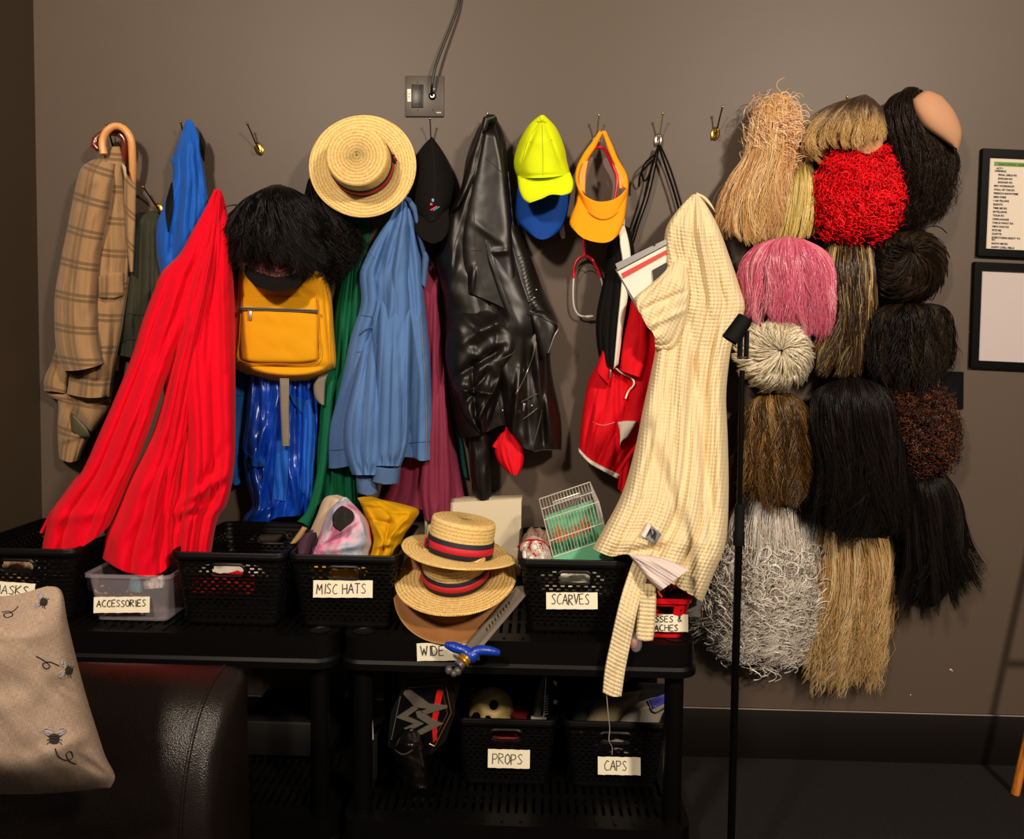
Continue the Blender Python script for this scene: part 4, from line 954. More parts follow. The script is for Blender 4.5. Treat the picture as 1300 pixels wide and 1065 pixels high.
drape('brim', [(733, 242), (729, 262), (723, 282), (727, 291)], [(797, 242), (795, 262), (792, 282), (785, 298)], ora.m, t, T=[(733, 242), (748, 266), (764, 272), (782, 266), (797, 242)], B=[(727, 291), (742, 303), (762, 308), (775, 306), (785, 298)], d=.105, d2=.15, bulge=.04, nf=0, nu=60, nv=40, p=2, vb=(.7, .1), wr=0, back=.003)
g = G(); g.tube(line3([(738, 259), (748, 271), (764, 279), (780, 274), (793, 258)], sv, .001), .0011, 5); g.out('brim_seam', plain('orange_dark', 'a8620a', .8), t)
# stethoscope
steel = plain('polished_steel', 'cfcac2', .35, .35)
sred = plain('stethoscope_red', 'c8102e', .3)
t = thing('stethoscope', 'red stethoscope hooped behind the orange visor', 'stethoscope', P(745, 400, .03))
g = G(); g.tube(lined([(742, 312), (741, 295), (739, 270), (740, 240), (744, 210), (750, 192), (760, 187), (768, 190), (775, 205), (783, 225), (782, 245), (778, 262)], [.03, .03, .03, .03, .035, .04, .04, .04, .035, .03, .03, .03], 60), .0052, 10)
g.tube(lined([(741, 305), (742, 325)], [.03, .03], 6), .0048, 10)
g.tube(lined([(728.5, 353), (729, 341), (733, 330), (742, 325), (751, 329), (757, 339), (762, 352)], [.028]*7, 30), .0050, 10)
g.out('rubber_tube', sred, t)
g = G(); g.tube(lined([(728.5, 351), (727.5, 372), (729, 390), (735, 400), (745, 402)], [.028]*5, 26), .0028, 8); g.out('ear_tube', steel, t)
g = G(); g.tube(lined([(762, 350), (765, 362), (768, 380)], [.028, .026, .02], 10), .0028, 8); g.out('ear_tube', steel, t)
g = G(); g.tube(lined([(731, 349), (736, 339), (747, 336), (758, 344)], [.032]*4, 16), .0015, 6); g.out('spring', chrome, t)
g = G(); g.tube(lined([(743, 402), (748, 402), (753.5, 401)], [.028]*3, 6), [.0028, .0045, .0045, .0042, .0034, .0015], 10); g.out('ear_tip', whitepl, t)
# black cords
t = thing('apron_strings', 'black cords tied in a bow and looped over a chrome hook', 'cord', P(836, 290, .03))
ck = plain('cord_black', '060505', .85, spec=.1)
g = G()
g.tube(lined([(836, 184), (828, 210), (820, 245), (809, 280), (800, 312)], [.028, .03, .03, .03, .04], 30), .0032, 6)
g.tube(lined([(837, 184), (832, 212), (823, 250), (811, 285), (801, 318)], [.03, .028, .026, .03, .04], 30), .0026, 6)
g.tube(lined([(836, 184), (846, 215), (856, 245), (868, 290)], [.03, .03, .03, .03], 24), .0032, 6)
g.tube(lined([(838, 184), (850, 212), (862, 250), (876, 300)], [.028, .026, .026, .03], 24), .0026, 6)
g.out('cord', ck, t)
g = G(); g.tube(lined([(832, 196), (820, 206), (815, 218), (818, 230), (824, 222), (829, 208), (832, 198)], [.035, .045, .045, .04, .04, .038, .035], 40), .0030, 6)
g.tube(lined([(829, 203), (820, 212), (813, 222), (811, 237)], [.036, .05, .05, .045], 20), .0036, 6); g.out('bow_loop', ck, t)
# leather jacket
def leather(name, c='0b0908', r=.32, grain=.12):
    m = Mat(name, c, r, spec=.42); co = m.coord('Object')
    v = m.n('ShaderNodeTexVoronoi'); m.l(co, v.inputs['Vector']); v.inputs['Scale'].default_value = 420
    m.bump(m.noise(co, 11, 2, .45), .35, .012); m.bump(v.outputs['Distance'], grain, .0006 if grain < .2 else .0012); return m.m
LE = leather('black_leather', '0e0a07', .40); seam = plain('leather_seam', '3a332c', .5)
t = thing('leather_jacket', 'black leather jacket with zips hanging from its collar', 'jacket', P(640, 630, .06))
o, s0 = drape('jacket_body', [(616, 148), (604, 168), (592, 200), (585, 240), (572, 265), (560, 292), (553, 328), (560, 365), (565, 400), (566, 460), (574, 520), (583, 556)], [(628, 146), (640, 172), (644, 200), (648, 250), (660, 292), (672, 320), (690, 368), (709, 412), (700, 432), (700, 470), (712, 530), (713, 571)], LE, t,
    B=[(583, 556), (610, 552), (640, 540), (658, 560), (672, 571), (713, 571)], d=.05, d2=.05, bulge=.075, nf=2, amp=.024, seed=71, nu=130, nv=180, vb=(.25, .15), vpow=.5, wr=.009, wrs=(24, 30),
    cr=[(580, 260, 568, 400, 6, .014), (590, 210, 572, 330, 5, -.01), (660, 470, 650, 560, 5, .02), (680, 440, 700, 560, 6, .018), (690, 440, 690, 560, 4, -.015), (668, 430, 672, 560, 5, -.012)])
o, s1_ = drape('front_panel', [(618, 150), (612, 175), (604, 210), (594, 250), (586, 300), (586, 340), (588, 376)], [(626, 150), (634, 180), (642, 222), (648, 270), (652, 320), (657, 360), (664, 404)], LE, t,
    B=[(588, 376), (600, 374), (630, 386), (664, 404)], d=.10, bulge=.04, nf=0, amp=.01, seed=12, nu=70, nv=110, vb=(.1, .1), wr=.007, wrs=(34, 50), cr=[(600, 280, 640, 310, 6, .005), (602, 340, 598, 375, 4, .012), (625, 320, 648, 318, 4, .006)], p=4)
drape('collar', [(614, 148), (604, 178), (594, 205), (583, 245), (573, 270)], [(622, 148), (616, 172), (612, 210), (602, 232), (590, 252)], LE, t, d=.105, bulge=.03, nf=1, amp=.006, seed=2, nu=30, nv=60, wr=.004, wrs=(14, 20))
g = G(); g.ball(P(623, 152, .12), (.019, .022, .014), 18); g.tube([P(628, 148, .145), P(618, 152, .147), P(614, 166, .145)], [.007, .01, .006], 10); g.out('collar_loop', LE, t)
o, s2_ = drape('rolled_sleeve', [(590, 384), (576, 400), (566, 432), (566, 462), (577, 500), (588, 530), (606, 548)], [(640, 398), (654, 415), (660, 430), (655, 452), (640, 480), (632, 515), (618, 549)], LE, t, d=.10, d2=.09, bulge=.065, nf=2, amp=.02, seed=44, nu=80, nv=100, wr=.010, wrs=(22, 16), vb=(.5, .2),
    cr=[(575, 480, 640, 440, 5, -.02), (578, 495, 630, 500, 4, .018), (585, 520, 620, 470, 4, -.018), (600, 545, 635, 480, 3, .015), (580, 440, 645, 400, 7, .012)])
g = G(); g.tube(line3([(583, 383), (590, 379), (612, 379), (640, 389), (656, 412), (661, 428), (654, 446), (632, 458)], s2_, .004), .0018, 6); g.out('sleeve_edge', seam, t)
o, s3_ = drape('sleeve_end', [(588, 525), (594, 570), (598, 610), (603, 631)], [(620, 525), (624, 570), (624, 610), (624, 633)], LE, t, B=[(603, 631), (612, 635), (624, 633)], d=.05, bulge=.05, nf=1, amp=.008, seed=5, nu=36, nv=60, wr=.006, wrs=(12, 20))
g = G(); g.tube(line3([(597, 552), (597, 580), (600, 628)], s3_, .001), .0018, 6); g.out('cuff_zip', plain('zip_dark', '4a4540', .35, .8), t)
drape('lapel', [(668, 394), (672, 400), (682, 440), (688, 458)], [(672, 392), (692, 396), (708, 412), (700, 436)], LE, t, B=[(688, 458), (694, 448), (700, 436)], d=.12, bulge=.02, nf=0, nu=30, nv=40, vb=(.5, .3))
g = G(); g.tube(line3([(672, 396), (690, 402), (709, 413), (703, 428), (696, 448)], .145), .0016, 6); g.out('silver_piping', chrome, t)
sil = plain('silver_zip', 'a7a29a', .3, .9)
g = G(); g.tube(line3([(645, 218), (650, 270), (654, 320), (662, 390)], s1_, .001), .0013, 6); g.out('panel_edge', seam, t)
g = G(); g.tube(line3([(616, 200), (630, 212), (640, 222)], s1_, .001), .0010, 5); g.tube(line3([(601, 250), (604, 320), (612, 366)], s1_, .001), .0010, 5); g.tube(line3([(597, 318), (612, 318)], s1_, .001), .0010, 5); g.out('panel_seams', seam, t)
g = G()
for k in range(16):
    y = 318+k*5.2; x = 663+k*.9; g.tube([P(x, y+3, .135), P(x+7, y-1.5, .137)], .0013, 5)
g.out('quilted_ribs', LE, t)
for pts in ([(662, 510), (672, 505), (682, 500)], [(664, 532), (674, 525), (682, 518)], [(678, 400), (679, 440), (668, 475), (655, 500)]):
    g = G(); g.tube(line3(pts, s0, .006), .0018, 6); g.out('zip', sil, t)
g = G(); g.box(P(665, 517, .15), (.003, .0015, .011), Matrix.Rotation(.1, 3, 'Y'), bev=.001); g.out('zip_puller', sil, t)
g = G(); g.tube(line3([(712, 571), (690, 571), (676, 571), (684, 540), (688, 520)], s0, .003), .0012, 5); g.out('hem_edge', seam, t)
for q in ((681, 368), (678, 378), (638, 521), (675, 515)):
    g = G(); g.ball(P(*q, .15), (.003, .002, .003), 10); g.out('snap', sil, t)
# small red cloth
rc_ = fabric('red_cloth', 'd8101f', rough=.7)
t = thing('red_scarf', 'small red cloth dangling below the black leather jacket', 'cloth', P(645, 600, .08))
drape('cloth', [(640, 528), (641, 545), (634, 552), (628, 566), (632, 585), (646, 601)], [(647, 527), (646, 545), (656, 556), (665, 570), (664, 590), (658, 603)], rc_.m, t, B=[(646, 601), (652, 603), (658, 603)], d=.09, bulge=.03, nf=3, amp=.012, seed=15, nu=40, nv=50)
drape('corner', [(634, 553), (626, 564), (625, 567)], [(637, 556), (634, 566), (632, 570)], rc_.m, t, d=.10, bulge=.012, nf=0, nu=14, nv=16, crv=False)
# tracksuit jacket
blk = fabric('black_jersey', '0a0808', rough=.8); wht = fabric('white_cotton', 'e9e0d2', rough=.8, wrinkle=.1); trd = fabric('track_red', 'd3091c', rough=.75)
t = thing('track_jacket', 'red and black track jacket with white stripes and zip, beside the cream robe', 'jacket', P(785, 600, .06))
o, sr2 = drape('jacket_body', [(779, 420), (770, 445), (757, 465), (747, 485), (740, 520), (735, 568)], [(842, 380), (846, 440), (845, 500), (838, 540), (812, 570), (788, 606)], trd.m, t, B=[(735, 568), (748, 582), (765, 592), (788, 607)], d=.04, bulge=.06, nf=3, amp=.02, seed=83, nu=90, nv=110, vb=(.5, .2), cr=[(783, 470, 783, 600, 4, -.014), (800, 440, 795, 520, 4, -.01), (757, 500, 752, 580, 5, .01)])
drape('lower_flap', [(783, 540), (785, 580), (784, 620)], [(812, 520), (805, 570), (798, 610), (792, 626)], trd.m, t, B=[(784, 620), (788, 624), (792, 626)], d=.05, bulge=.03, nf=1, amp=.01, seed=3, nu=30, nv=50)
o, sk = drape('black_sleeve', [(778, 288), (773, 300), (768, 345), (757, 400), (758, 440), (764, 466)], [(800, 290), (805, 315), (808, 345), (805, 380), (798, 420), (788, 465)], blk.m, t, T=[(778, 288), (788, 284), (800, 290)], d=.08, bulge=.05, nf=2, amp=.012, seed=9, nu=60, nv=100, vb=(.6, .1))
drape('red_side', [(776, 395), (770, 425), (764, 445), (756, 470)], [(780, 398), (780, 430), (778, 460), (774, 490)], trd.m, t, d=.11, bulge=.02, nf=0, nu=20, nv=40)
drape('red_side', [(802, 372), (797, 400), (790, 430), (786, 470)], [(806, 370), (820, 400), (822, 440), (815, 480)], trd.m, t, d=.105, bulge=.03, nf=1, amp=.01, seed=2, nu=24, nv=40)
patch('white_stripe', [(784, 287), (787, 310), (790, 335), (788, 370), (784, 410), (779, 468)], [(793, 286), (799, 310), (801, 335), (798, 370), (792, 410), (785, 462)], wht.m, t, sk, off=.006, th=.005, nu=10, nv=60)
patch('hem_trim', [(734, 568), (735, 574)], [(788, 603), (787, 610)], wht.m, t, sr2, off=.002, th=.005, T=[(734, 568), (748, 582), (765, 592), (788, 603)], B=[(735, 574), (748, 588), (765, 598), (787, 610)], nu=40, nv=8)
patch('white_cuff', [(784, 536), (787, 550), (787, 566)], [(808, 535), (803, 545), (796, 556)], wht.m, t, sr2, off=.012, th=.008, B=[(787, 566), (790, 560), (796, 556)], T=[(784, 536), (796, 534), (808, 535)])
g = G(); g.tube(line3([(780, 466), (790, 474), (802, 480), (805, 488), (798, 496), (794, 506)], sr2, .012), .0026, 6); g.out('drawstring', wht.m, t)
g = G(); g.tube(line3([(753, 536), (765, 540), (780, 536)], sr2, .001), .001, 5); g.out('pocket_stitching', plain('pale_thread', 'd98a88', .8), t)
g = G(); g.box(P(775, 474, .135), (.002, .0015, .011), bev=.0008); g.out('zip_puller', sil, t)
# clipboard with printed cover
t = thing('clipboard', 'grey clipboard holding a white cover with a red stripe, tucked behind the robe', 'clipboard', P(815, 385, .1))
q = [P(781, 342, .155), P(846, 303, .15), P(866, 352, .14), P(812, 398, .14)]
g = G(); g.prism(q, (0, .004, 0)); g.out('board', plain('clip_grey', '8b8a88', .4, .2), t)
g = G(); g.prism([P(781, 335, .160), P(845, 304, .155), P(847, 310, .155), P(784, 343, .160)], (0, -.004, 0)); g.out('clip', plain('clip_grey', '8b8a88', .4, .2), t)
g = G(); g.prism([P(784, 345, .157), P(846, 312, .153), P(864, 350, .143), P(812, 392, .143)], (0, -.002, 0)); sh = g.out('cover_sheet', plain('cover_white', 'e8e0d4', .6), t)
g = G(); g.prism([P(789, 347, .1598), P(846, 317, .1560), P(847, 322, .1560), P(791, 353, .1598)], (0, -.0008, 0)); g.out('red_stripe', plain('stripe_red', 'c8372c', .6), sh)
g = G(); g.prism([P(828, 343, .156), P(846, 333, .155), P(852, 352, .153), P(830, 362, .153)], (0, -.002, 0)); g.out('dark_block', plain('block_dark', '2b2826', .6), sh)
g = G(); g.ball(P(831, 311, .162), (.003, .002, .003), 10); g.out('rivet', plain('rivet_dark', '3a3835', .3, .8), t)
# cream waffle robe
cre = fabric('cream_waffle', 'e0cea6', rough=.92, wrinkle=.12, vary=.05)
t = thing('waffle_robe', 'cream waffle weave robe hanging over the scarves basket with its belt trailing down', 'robe', P(850, 745, .3))
o, srb = drape('robe_body', [(879, 247), (864, 262), (848, 284), (843, 305), (844, 330), (842, 350), (838, 380), (836, 420), (827, 470), (816, 520), (806, 570), (790, 625), (768, 668), (752, 696)], [(886, 246), (898, 262), (913, 290), (926, 325), (940, 365), (948, 390), (940, 415), (928, 450), (922, 500), (924, 560), (925, 630), (921, 690), (905, 732), (892, 764)], cre.m, t,
    B=[(752, 696), (775, 706), (797, 704), (815, 715), (838, 732), (862, 746), (892, 764)], d=.09, d2=.40, bulge=.085, nf=3, amp=.036, seed=91, nu=230, nv=520, vb=(.15, .12), vpow=.45, waffle=(4.8, .0044), wr=.006, wrs=(16, 50),
    dcurve=lambda V: sstep(.35, 1, V), cr=[(875, 400, 900, 640, 6, -.022), (895, 440, 905, 700, 6, -.02), (870, 420, 860, 560, 6, .014), (862, 520, 850, 640, 5, -.02), (882, 252, 905, 400, 4, .012), (850, 480, 800, 640, 6, .010), (780, 690, 900, 690, 9, .012), (880, 255, 870, 380, 4, -.012), (912, 400, 914, 640, 5, .014), (795, 702, 860, 690, 5, -.014)])
o, ssl = drape('sleeve', [(852, 335), (838, 350), (822, 364), (807, 377), (808, 390), (816, 398)], [(872, 340), (876, 372), (870, 410), (858, 440), (842, 446), (832, 444)], cre.m, t, B=[(816, 398), (820, 412), (830, 425), (832, 444)], T=[(852, 335), (862, 330), (872, 340)], d=.17, bulge=.05, nf=3, amp=.02, seed=19, nu=100, nv=110, waffle=(4.6, .003), vb=(.3, .3), cr=[(812, 395, 870, 370, 4, -.012), (822, 415, 872, 392, 4, .012)])
lav = fabric('cream_lilac', 'd8c8c4', rough=.92, wrinkle=.1)
o, sfl = drape('turned_hem', [(797, 703), (808, 716), (822, 734), (838, 750)], [(800, 703), (830, 706), (856, 714), (874, 722)], lav.m, t, B=[(838, 750), (850, 742), (864, 731), (874, 722)], d=.50, bulge=.02, nf=2, amp=.008, seed=5, nu=60, nv=50, waffle=(4.0, .002), d2=.53, vb=(.5, .2), crv=True)
drape('belt', [(806, 706), (797, 730), (787, 762), (776, 810), (768, 848), (765, 879)], [(828, 722), (820, 740), (811, 768), (802, 810), (794, 850), (789, 884)], cre.m, t, B=[(765, 879), (777, 884), (789, 884)], d=.475, d2=.525, bulge=.012, nf=0, nu=30, nv=190, waffle=(5.2, .004), p=4, back=.004, dcurve=lambda V: sstep(0, .45, V))
drape('belt_end', [(814, 740), (810, 770), (807, 800), (808, 811)], [(833, 742), (833, 770), (831, 800), (829, 813)], cre.m, t, B=[(808, 811), (818, 814), (829, 813)], d=.495, d2=.50, bulge=.012, nf=0, nu=26, nv=90, waffle=(5.2, .004), p=4, back=.004)
drape('hanging_loop', [(884, 248), (892, 252), (900, 260), (907, 268)], [(884, 244), (896, 250), (904, 260), (909, 271)], cre.m, t, d=.10, bulge=.008, nf=0, nu=8, nv=20)
tg = patch('care_label', [(824, 664), (816, 680)], [(840, 678), (832, 692)], plain('label_grey', '7f7b80', .7), t, srb, off=.008, th=.002, nu=10, nv=10, crv=False)
patch('label_backing', [(822, 663), (813, 679)], [(827, 667), (819, 683)], plain('label_cream', 'd8d0cc', .7), t, srb, off=.010, th=.002, nu=6, nv=6, crv=False)
g = G(); base = (823, 677)
for x0, y0, x1, y1 in ((822, 680, 826, 671), (826, 671, 827, 681), (827, 683, 831, 675), (831, 675, 830, 684), (833, 676, 831, 686), (829, 672, 833, 676)): g.tube(line3([(x0, y0), (x1, y1)], srb, .013, n=4, crv=False), .0012, 5)
g.out('label_print', plain('label_ink', '25222a', .7), tg)
g = G(); g.tube(lined([(770, 880), (772, 905), (774, 925), (773, 940), (777, 948), (777, 958)], [.535, .52, .50, .49, .47, .46], 40), .0009, 5); g.out('loose_thread', plain('thread_lilac', 'cbb8c4', .7), t)
# ------------------------------------------------------------------ wigs
def hairmat(name='hair', rough=.32, spec=.5):
    m = Mat(name, '808080', rough, spec=spec); a = m.n('ShaderNodeAttribute'); a.attribute_name = 'Col'; m.l(a.outputs['Color'], m.b.inputs['Base Color']); return m.m
HM = hairmat('wig_hair', .36, .4); HG = hairmat('wig_hair_glossy', .30, .55); HD = hairmat('wig_hair_dark', .33, .20)
def strands(name, X, R, C, m, parent, sides=3):
    """X (N,K,3) paths in world, R (N,K) radii, C (N,K,3) colours: one mesh of hair"""
    N, K = X.shape[:2]; T = np.gradient(X, axis=1); T /= np.linalg.norm(T, axis=2, keepdims=True)+1e-12
    ref = np.array([.3, -.9, .31]); A = np.cross(T, ref); A /= np.linalg.norm(A, axis=2, keepdims=True)+1e-12; B = np.cross(T, A)
    an = np.arange(sides)*2*PI/sides
    V = X[:, :, None]+R[:, :, None, None]*(A[:, :, None]*np.cos(an)[:, None]+B[:, :, None]*np.sin(an)[:, None])
    idx = np.arange(N*K*sides).reshape(N, K, sides); nx = np.roll(idx, -1, axis=2)
    Fc = np.stack([idx[:, :-1], nx[:, :-1], nx[:, 1:], idx[:, 1:]], -1).reshape(-1, 4)
    col = np.repeat(C[:, :, None], sides, 2).reshape(-1, 3)
    return mk(name, V.reshape(-1, 3), Fc, m, parent, col=col)
def pick(rs, cols, n):
    c = np.array([lin(x[0]) for x in cols]); w = np.array([x[1] for x in cols], float); w /= w.sum()
    k = rs.choice(len(cols), n, p=w); c = c[k]; return c*(1+rs.uniform(-.12, .12, (n, 1)))
def cap(parent, L, R, B, T, d0, bulge, color, rough=.7, name='wig_cap', close=.25, p=2.0):
    m = plain('cap_'+color, color, rough, spec=.15)
    Pp = coons(L, R, B, T, 30, 40); c = Pp.reshape(-1, 2).mean(0)
    return drape(name, [tuple(c+(np.array(q)-c)*.90) for q in L], [tuple(c+(np.array(q)-c)*.90) for q in R], m, parent, B=[tuple(c+(np.array(q)-c)*.90) for q in B] if B else None, T=[tuple(c+(np.array(q)-c)*.90) for q in T] if T else None, d=d0, bulge=bulge*.8, nf=0, nu=40, nv=40, wr=.004, vb=(.1, .35), close=close, p=p)
def fall(parent, L, R, B, T, d0, bulge, cols, n=1300, seed=1, root=(0, .5), tip=(.8, 1.0), wave=(3, 2.0), clumps=22, flick=6, rad=.00125, root_col=None, rootlen=.25, K=16, mat=None, name='hair', vtop=.3, lift=.02, spread=.05, curl=0, stray=.04, p=2.0):
    n = int(n*1.6); rad *= .80; rs = np.random.RandomState(seed); G_ = coons(L, R, B, T, 61, 81)
    u0 = rs.rand(n); cid = (u0*clumps+rs.uniform(-.3, .3, n)).astype(int) % clumps+clumps*rs.randint(0, 3, n); nc = clumps*3
    cu = rs.rand(nc, 8)
    v0 = root[0]+(root[1]-root[0])*rs.rand(n)**1.3; v1 = tip[0]+(tip[1]-tip[0])*(.35*rs.rand(n)+.65*cu[cid, 0])
    v1 = np.maximum(v1, v0+.12); t = np.linspace(0, 1, K)[None]
    v = v0[:, None]+(v1-v0)[:, None]*t
    ucl = (cid % clumps+.5)/clumps
    u = u0[:, None]+(ucl-u0)[:, None]*(.25*t+.55*t**1.6)+(cu[cid, 1]-.5)[:, None]*spread*2.6*t+rs.uniform(-1, 1, n)[:, None]*spread*.2*t
    st = rs.rand(n) < stray; u = u+np.where(st, rs.uniform(-.16, .16, n), 0)[:, None]*t**2
    uc = np.clip(u, 0, 1); vc = np.clip(v, 0, 1); ui = uc*60; vi = vc*80; a = np.clip(ui.astype(int), 0, 59); b = np.clip(vi.astype(int), 0, 79); fa = (ui-a)[..., None]; fb = (vi-b)[..., None]
    X2 = (G_[a, b]*(1-fa)+G_[a+1, b]*fa)*(1-fb)+(G_[a, b+1]*(1-fa)+G_[a+1, b+1]*fa)*fb
    wpx = np.linalg.norm(G_[-1, 40]-G_[0, 40]); X2[..., 0] += (u-uc)*wpx
    L_ = v1-v0
    ph = cu[cid, 2][:, None]*6.28+rs.uniform(-.35, .35, n)[:, None]; fr = wave[1]*(.6+.8*cu[cid, 3])[:, None]
    wv = np.sin(ph+6.28*fr*t*L_[:, None]); wv2 = np.cos(ph*1.3+6.28*fr*t*L_[:, None])
    X2[..., 0] += wave[0]*wv*(.25+.75*t)+(cu[cid, 4]-.5)[:, None]*2*flick*t**4+rs.normal(0, .5, n)[:, None]*t
    X2[..., 1] += np.abs(cu[cid, 5]-.3)[:, None]*flick*.7*t**4
    lk = np.where(np.abs(u0-ucl)*clumps < 2, 1-np.clip(np.abs(u0-ucl)*clumps, 0, 1)**2, 0)[:, None]
    dep = .010*lk*np.sin(PI*np.clip(t*.8+.2, 0, 1))+(.022*(cu[cid, 7]-.5))[:, None]*t+d0+bulge*prof(uc, p)*(np.sqrt(np.clip(1-(1-np.clip(vc/vtop, 0, 1))**2, 0, 1))*.85+.15)+lift*rs.rand(n)[:, None]*(.5+.5*t)+.004*wv2*(wave[0]/3)+(.012*(cu[cid, 6]-.4))[:, None]*t**2
    if curl:
        rc = curl*sstep(.35, .9, t)*(.6+.8*rs.rand(n))[:, None]; ang = ph+6.28*(1.6+1.2*cu[cid, 7])[:, None]*2.2*t**1.5*L_[:, None]*1.3
        X2[..., 0] += rc*np.cos(ang); X2[..., 1] += rc*np.sin(ang)*.6; dep = dep+rc/420*np.sin(ang)
    dep = np.maximum(dep, .006)
    X = Wv(X2[..., 0], X2[..., 1], dep)
    R_ = rad*(.6+.8*rs.rand(n))[:, None]*(1-.75*t**3)*np.ones((n, K))
    cc = pick(rs, cols, nc)[cid]*.6+pick(rs, cols, n)*.4; C = np.repeat(cc[:, None], K, 1)
    if root_col:
        rc_ = np.array(lin(root_col)); vv_ = sstep(rootlen*.3, rootlen, v+.05*(cu[cid, 5]-.5)[:, None]*4)[..., None]; C = rc_*(1-vv_)+C*vv_
    return strands(name, X, R_, C, mat or HM, parent)
def outline_r(c, outline):
    o = np.array(outline, float)-np.array(c); o = np.concatenate([o, o[:1]]); q = resamp(o.tolist(), 240)
    th = np.arctan2(q[:, 1], q[:, 0]); r = np.hypot(q[:, 0], q[:, 1]); i = np.argsort(th); return th[i], r[i]
def radial(parent, c, outline, d0, bulge, cols, n=1400, seed=1, r0=(0, .6), ln=(.35, .7), swirl=.3, droop=10, clumps=60, rad=.0012, K=12, mat=None, lift=.02, flick=.1, name='hair', over=1.0):
    n = int(n*1.5); rad *= .82; rs = np.random.RandomState(seed); th_, r_ = outline_r(c, outline)
    th = rs.uniform(-PI, PI, n); cid = ((th+PI)/(2*PI)*clumps).astype(int) % clumps; lay = rs.randint(0, 4, n); cid = cid+lay*clumps; cu = rs.rand(clumps*4, 6)
    ra = r0[0]+(r0[1]-r0[0])*np.sqrt((lay+rs.rand(n))/4.); rb = np.minimum(ra+ln[0]+(ln[1]-ln[0])*(.5*cu[cid, 0]+.5*rs.rand(n)), over*(.9+.12*cu[cid, 5]))
    t = np.linspace(0, 1, K)[None]; r = ra[:, None]+(rb-ra)[:, None]*t
    cen = ((cid % clumps)+.5)/clumps*2*PI-PI
    a = th[:, None]+(cen-th)[:, None]*.6*t+swirl*(cu[cid, 1]+.3)[:, None]*t**1.5+flick*(cu[cid, 2]-.5)[:, None]*4*t**2
    a = (a+PI) % (2*PI)-PI
    Rr = np.interp(a, th_, r_, period=2*PI)
    x = c[0]+Rr*r*np.cos(a); y = c[1]+Rr*r*np.sin(a)+droop*t**2*(cu[cid, 3])[:, None]*(1-r*.6)
    dep = d0+bulge*np.sqrt(np.clip(1-np.clip(r, 0, 1)**2.2, 0, 1))+lift*((rs.rand(n)*.6+.4*cu[cid, 4])[:, None])*np.sin(PI*np.clip(t*.85+.1, 0, 1))
    X = Wv(x, y, np.maximum(dep, .006)); R_ = rad*(.6+.8*rs.rand(n))[:, None]*(1-.8*t**3)*np.ones((n, K))
    cc = pick(rs, cols, clumps*4)[cid]*.6+pick(rs, cols, n)*.4
    return strands(name, X, R_, np.repeat(cc[:, None], K, 1), mat or HM, parent)
def curls(parent, c, outline, d0, bulge, cols, n=900, seed=1, cr=(2.2, 4.5), turns=(1.5, 3), ln=(4, 12), rad=.0011, K=22, mat=None, name='curls', edge=1.0, down=.3):
    """ringlets standing on a dome"""
    rs = np.random.RandomState(seed); th_, r_ = outline_r(c, outline)
    th = rs.uniform(-PI, PI, n); r = np.sqrt(rs.rand(n))*edge; Rr = np.interp(th, th_, r_, period=2*PI)
    x = c[0]+Rr*r*np.cos(th); y = c[1]+Rr*r*np.sin(th); dep = d0+bulge*np.sqrt(np.clip(1-r**2.4, 0, 1))-.006
    ax = np.stack([np.cos(th)*r, np.sin(th)*r+down, np.sqrt(np.clip(1-r**2, .05, 1))*.8], 1)+rs.normal(0, .35, (n, 3)); ax /= np.linalg.norm(ax, axis=1, keepdims=True)
    p_ = np.cross(ax, rs.normal(0, 1, (n, 3))); p_ /= np.linalg.norm(p_, axis=1, keepdims=True); q_ = np.cross(ax, p_)
    t = np.linspace(0, 1, K)[None, :, None]; L_ = rs.uniform(*ln, n)[:, None, None]; C_ = rs.uniform(*cr, n)[:, None, None]; tn = rs.uniform(*turns, n)[:, None, None]
    ph = rs.rand(n)[:, None, None]*6.28
    O = ax[:, None]*t*L_+(p_[:, None]*np.cos(ph+6.28*tn*t)+q_[:, None]*np.sin(ph+6.28*tn*t))*C_*(.45+.55*np.sin(PI*np.clip(t*.8+.15, 0, 1)))
    X = Wv(x[:, None]+O[..., 0], y[:, None]+O[..., 1], np.maximum(dep[:, None]+O[..., 2]/430, .006))
    R_ = rad*(.7+.6*rs.rand(n))[:, None]*(1-.5*t[..., 0]**3)*np.ones((n, K))
    return strands(name, X, R_, np.repeat(pick(rs, cols, n)[:, None], K, 1), mat or HM, parent)
def dome(parent, c, outline, d0, bulge, color, name='wig_cap', k=.93):
    th_, r_ = outline_r(c, outline); n, mrings = 48, 12; V = []
    for i in range(mrings+1):
        r = i/mrings
        for j in range(n):
            a = -PI+2*PI*j/n; R0 = float(np.interp(a, th_, r_, period=2*PI))*k; V.append(P(c[0]+R0*r*math.cos(a), c[1]+R0*r*math.sin(a), d0+(bulge*.85)*math.sqrt(max(0, 1-r**2.2))))
    Fc = [(i*n+j, i*n+(j+1) % n, (i+1)*n+(j+1) % n, (i+1)*n+j) for i in range(mrings) for j in range(n)]
    V += [P(c[0]+(V_[0]-c[0]), V_[1], max(.004, d0-.004)) for V_ in [(c[0]+float(np.interp(-PI+2*PI*j/n, th_, r_, period=2*PI))*k*math.cos(-PI+2*PI*j/n), c[1]+float(np.interp(-PI+2*PI*j/n, th_, r_, period=2*PI))*k*math.sin(-PI+2*PI*j/n)) for j in range(n)]]
    b0 = mrings*n; Fc += [(b0+j, b0+(j+1) % n, b0+n+(j+1) % n, b0+n+j) for j in range(n)]; Fc.append(tuple(b0+n+j for j in range(n)))
    return mk(name, V, Fc, plain('cap_'+color, color, .7, spec=.15), parent)
GRP = 'wigs hung on the right side of the wall'
def wig(label, px, py, d=.05, group=GRP): return thing('wig', label, 'wig', P(px, py, d), group)
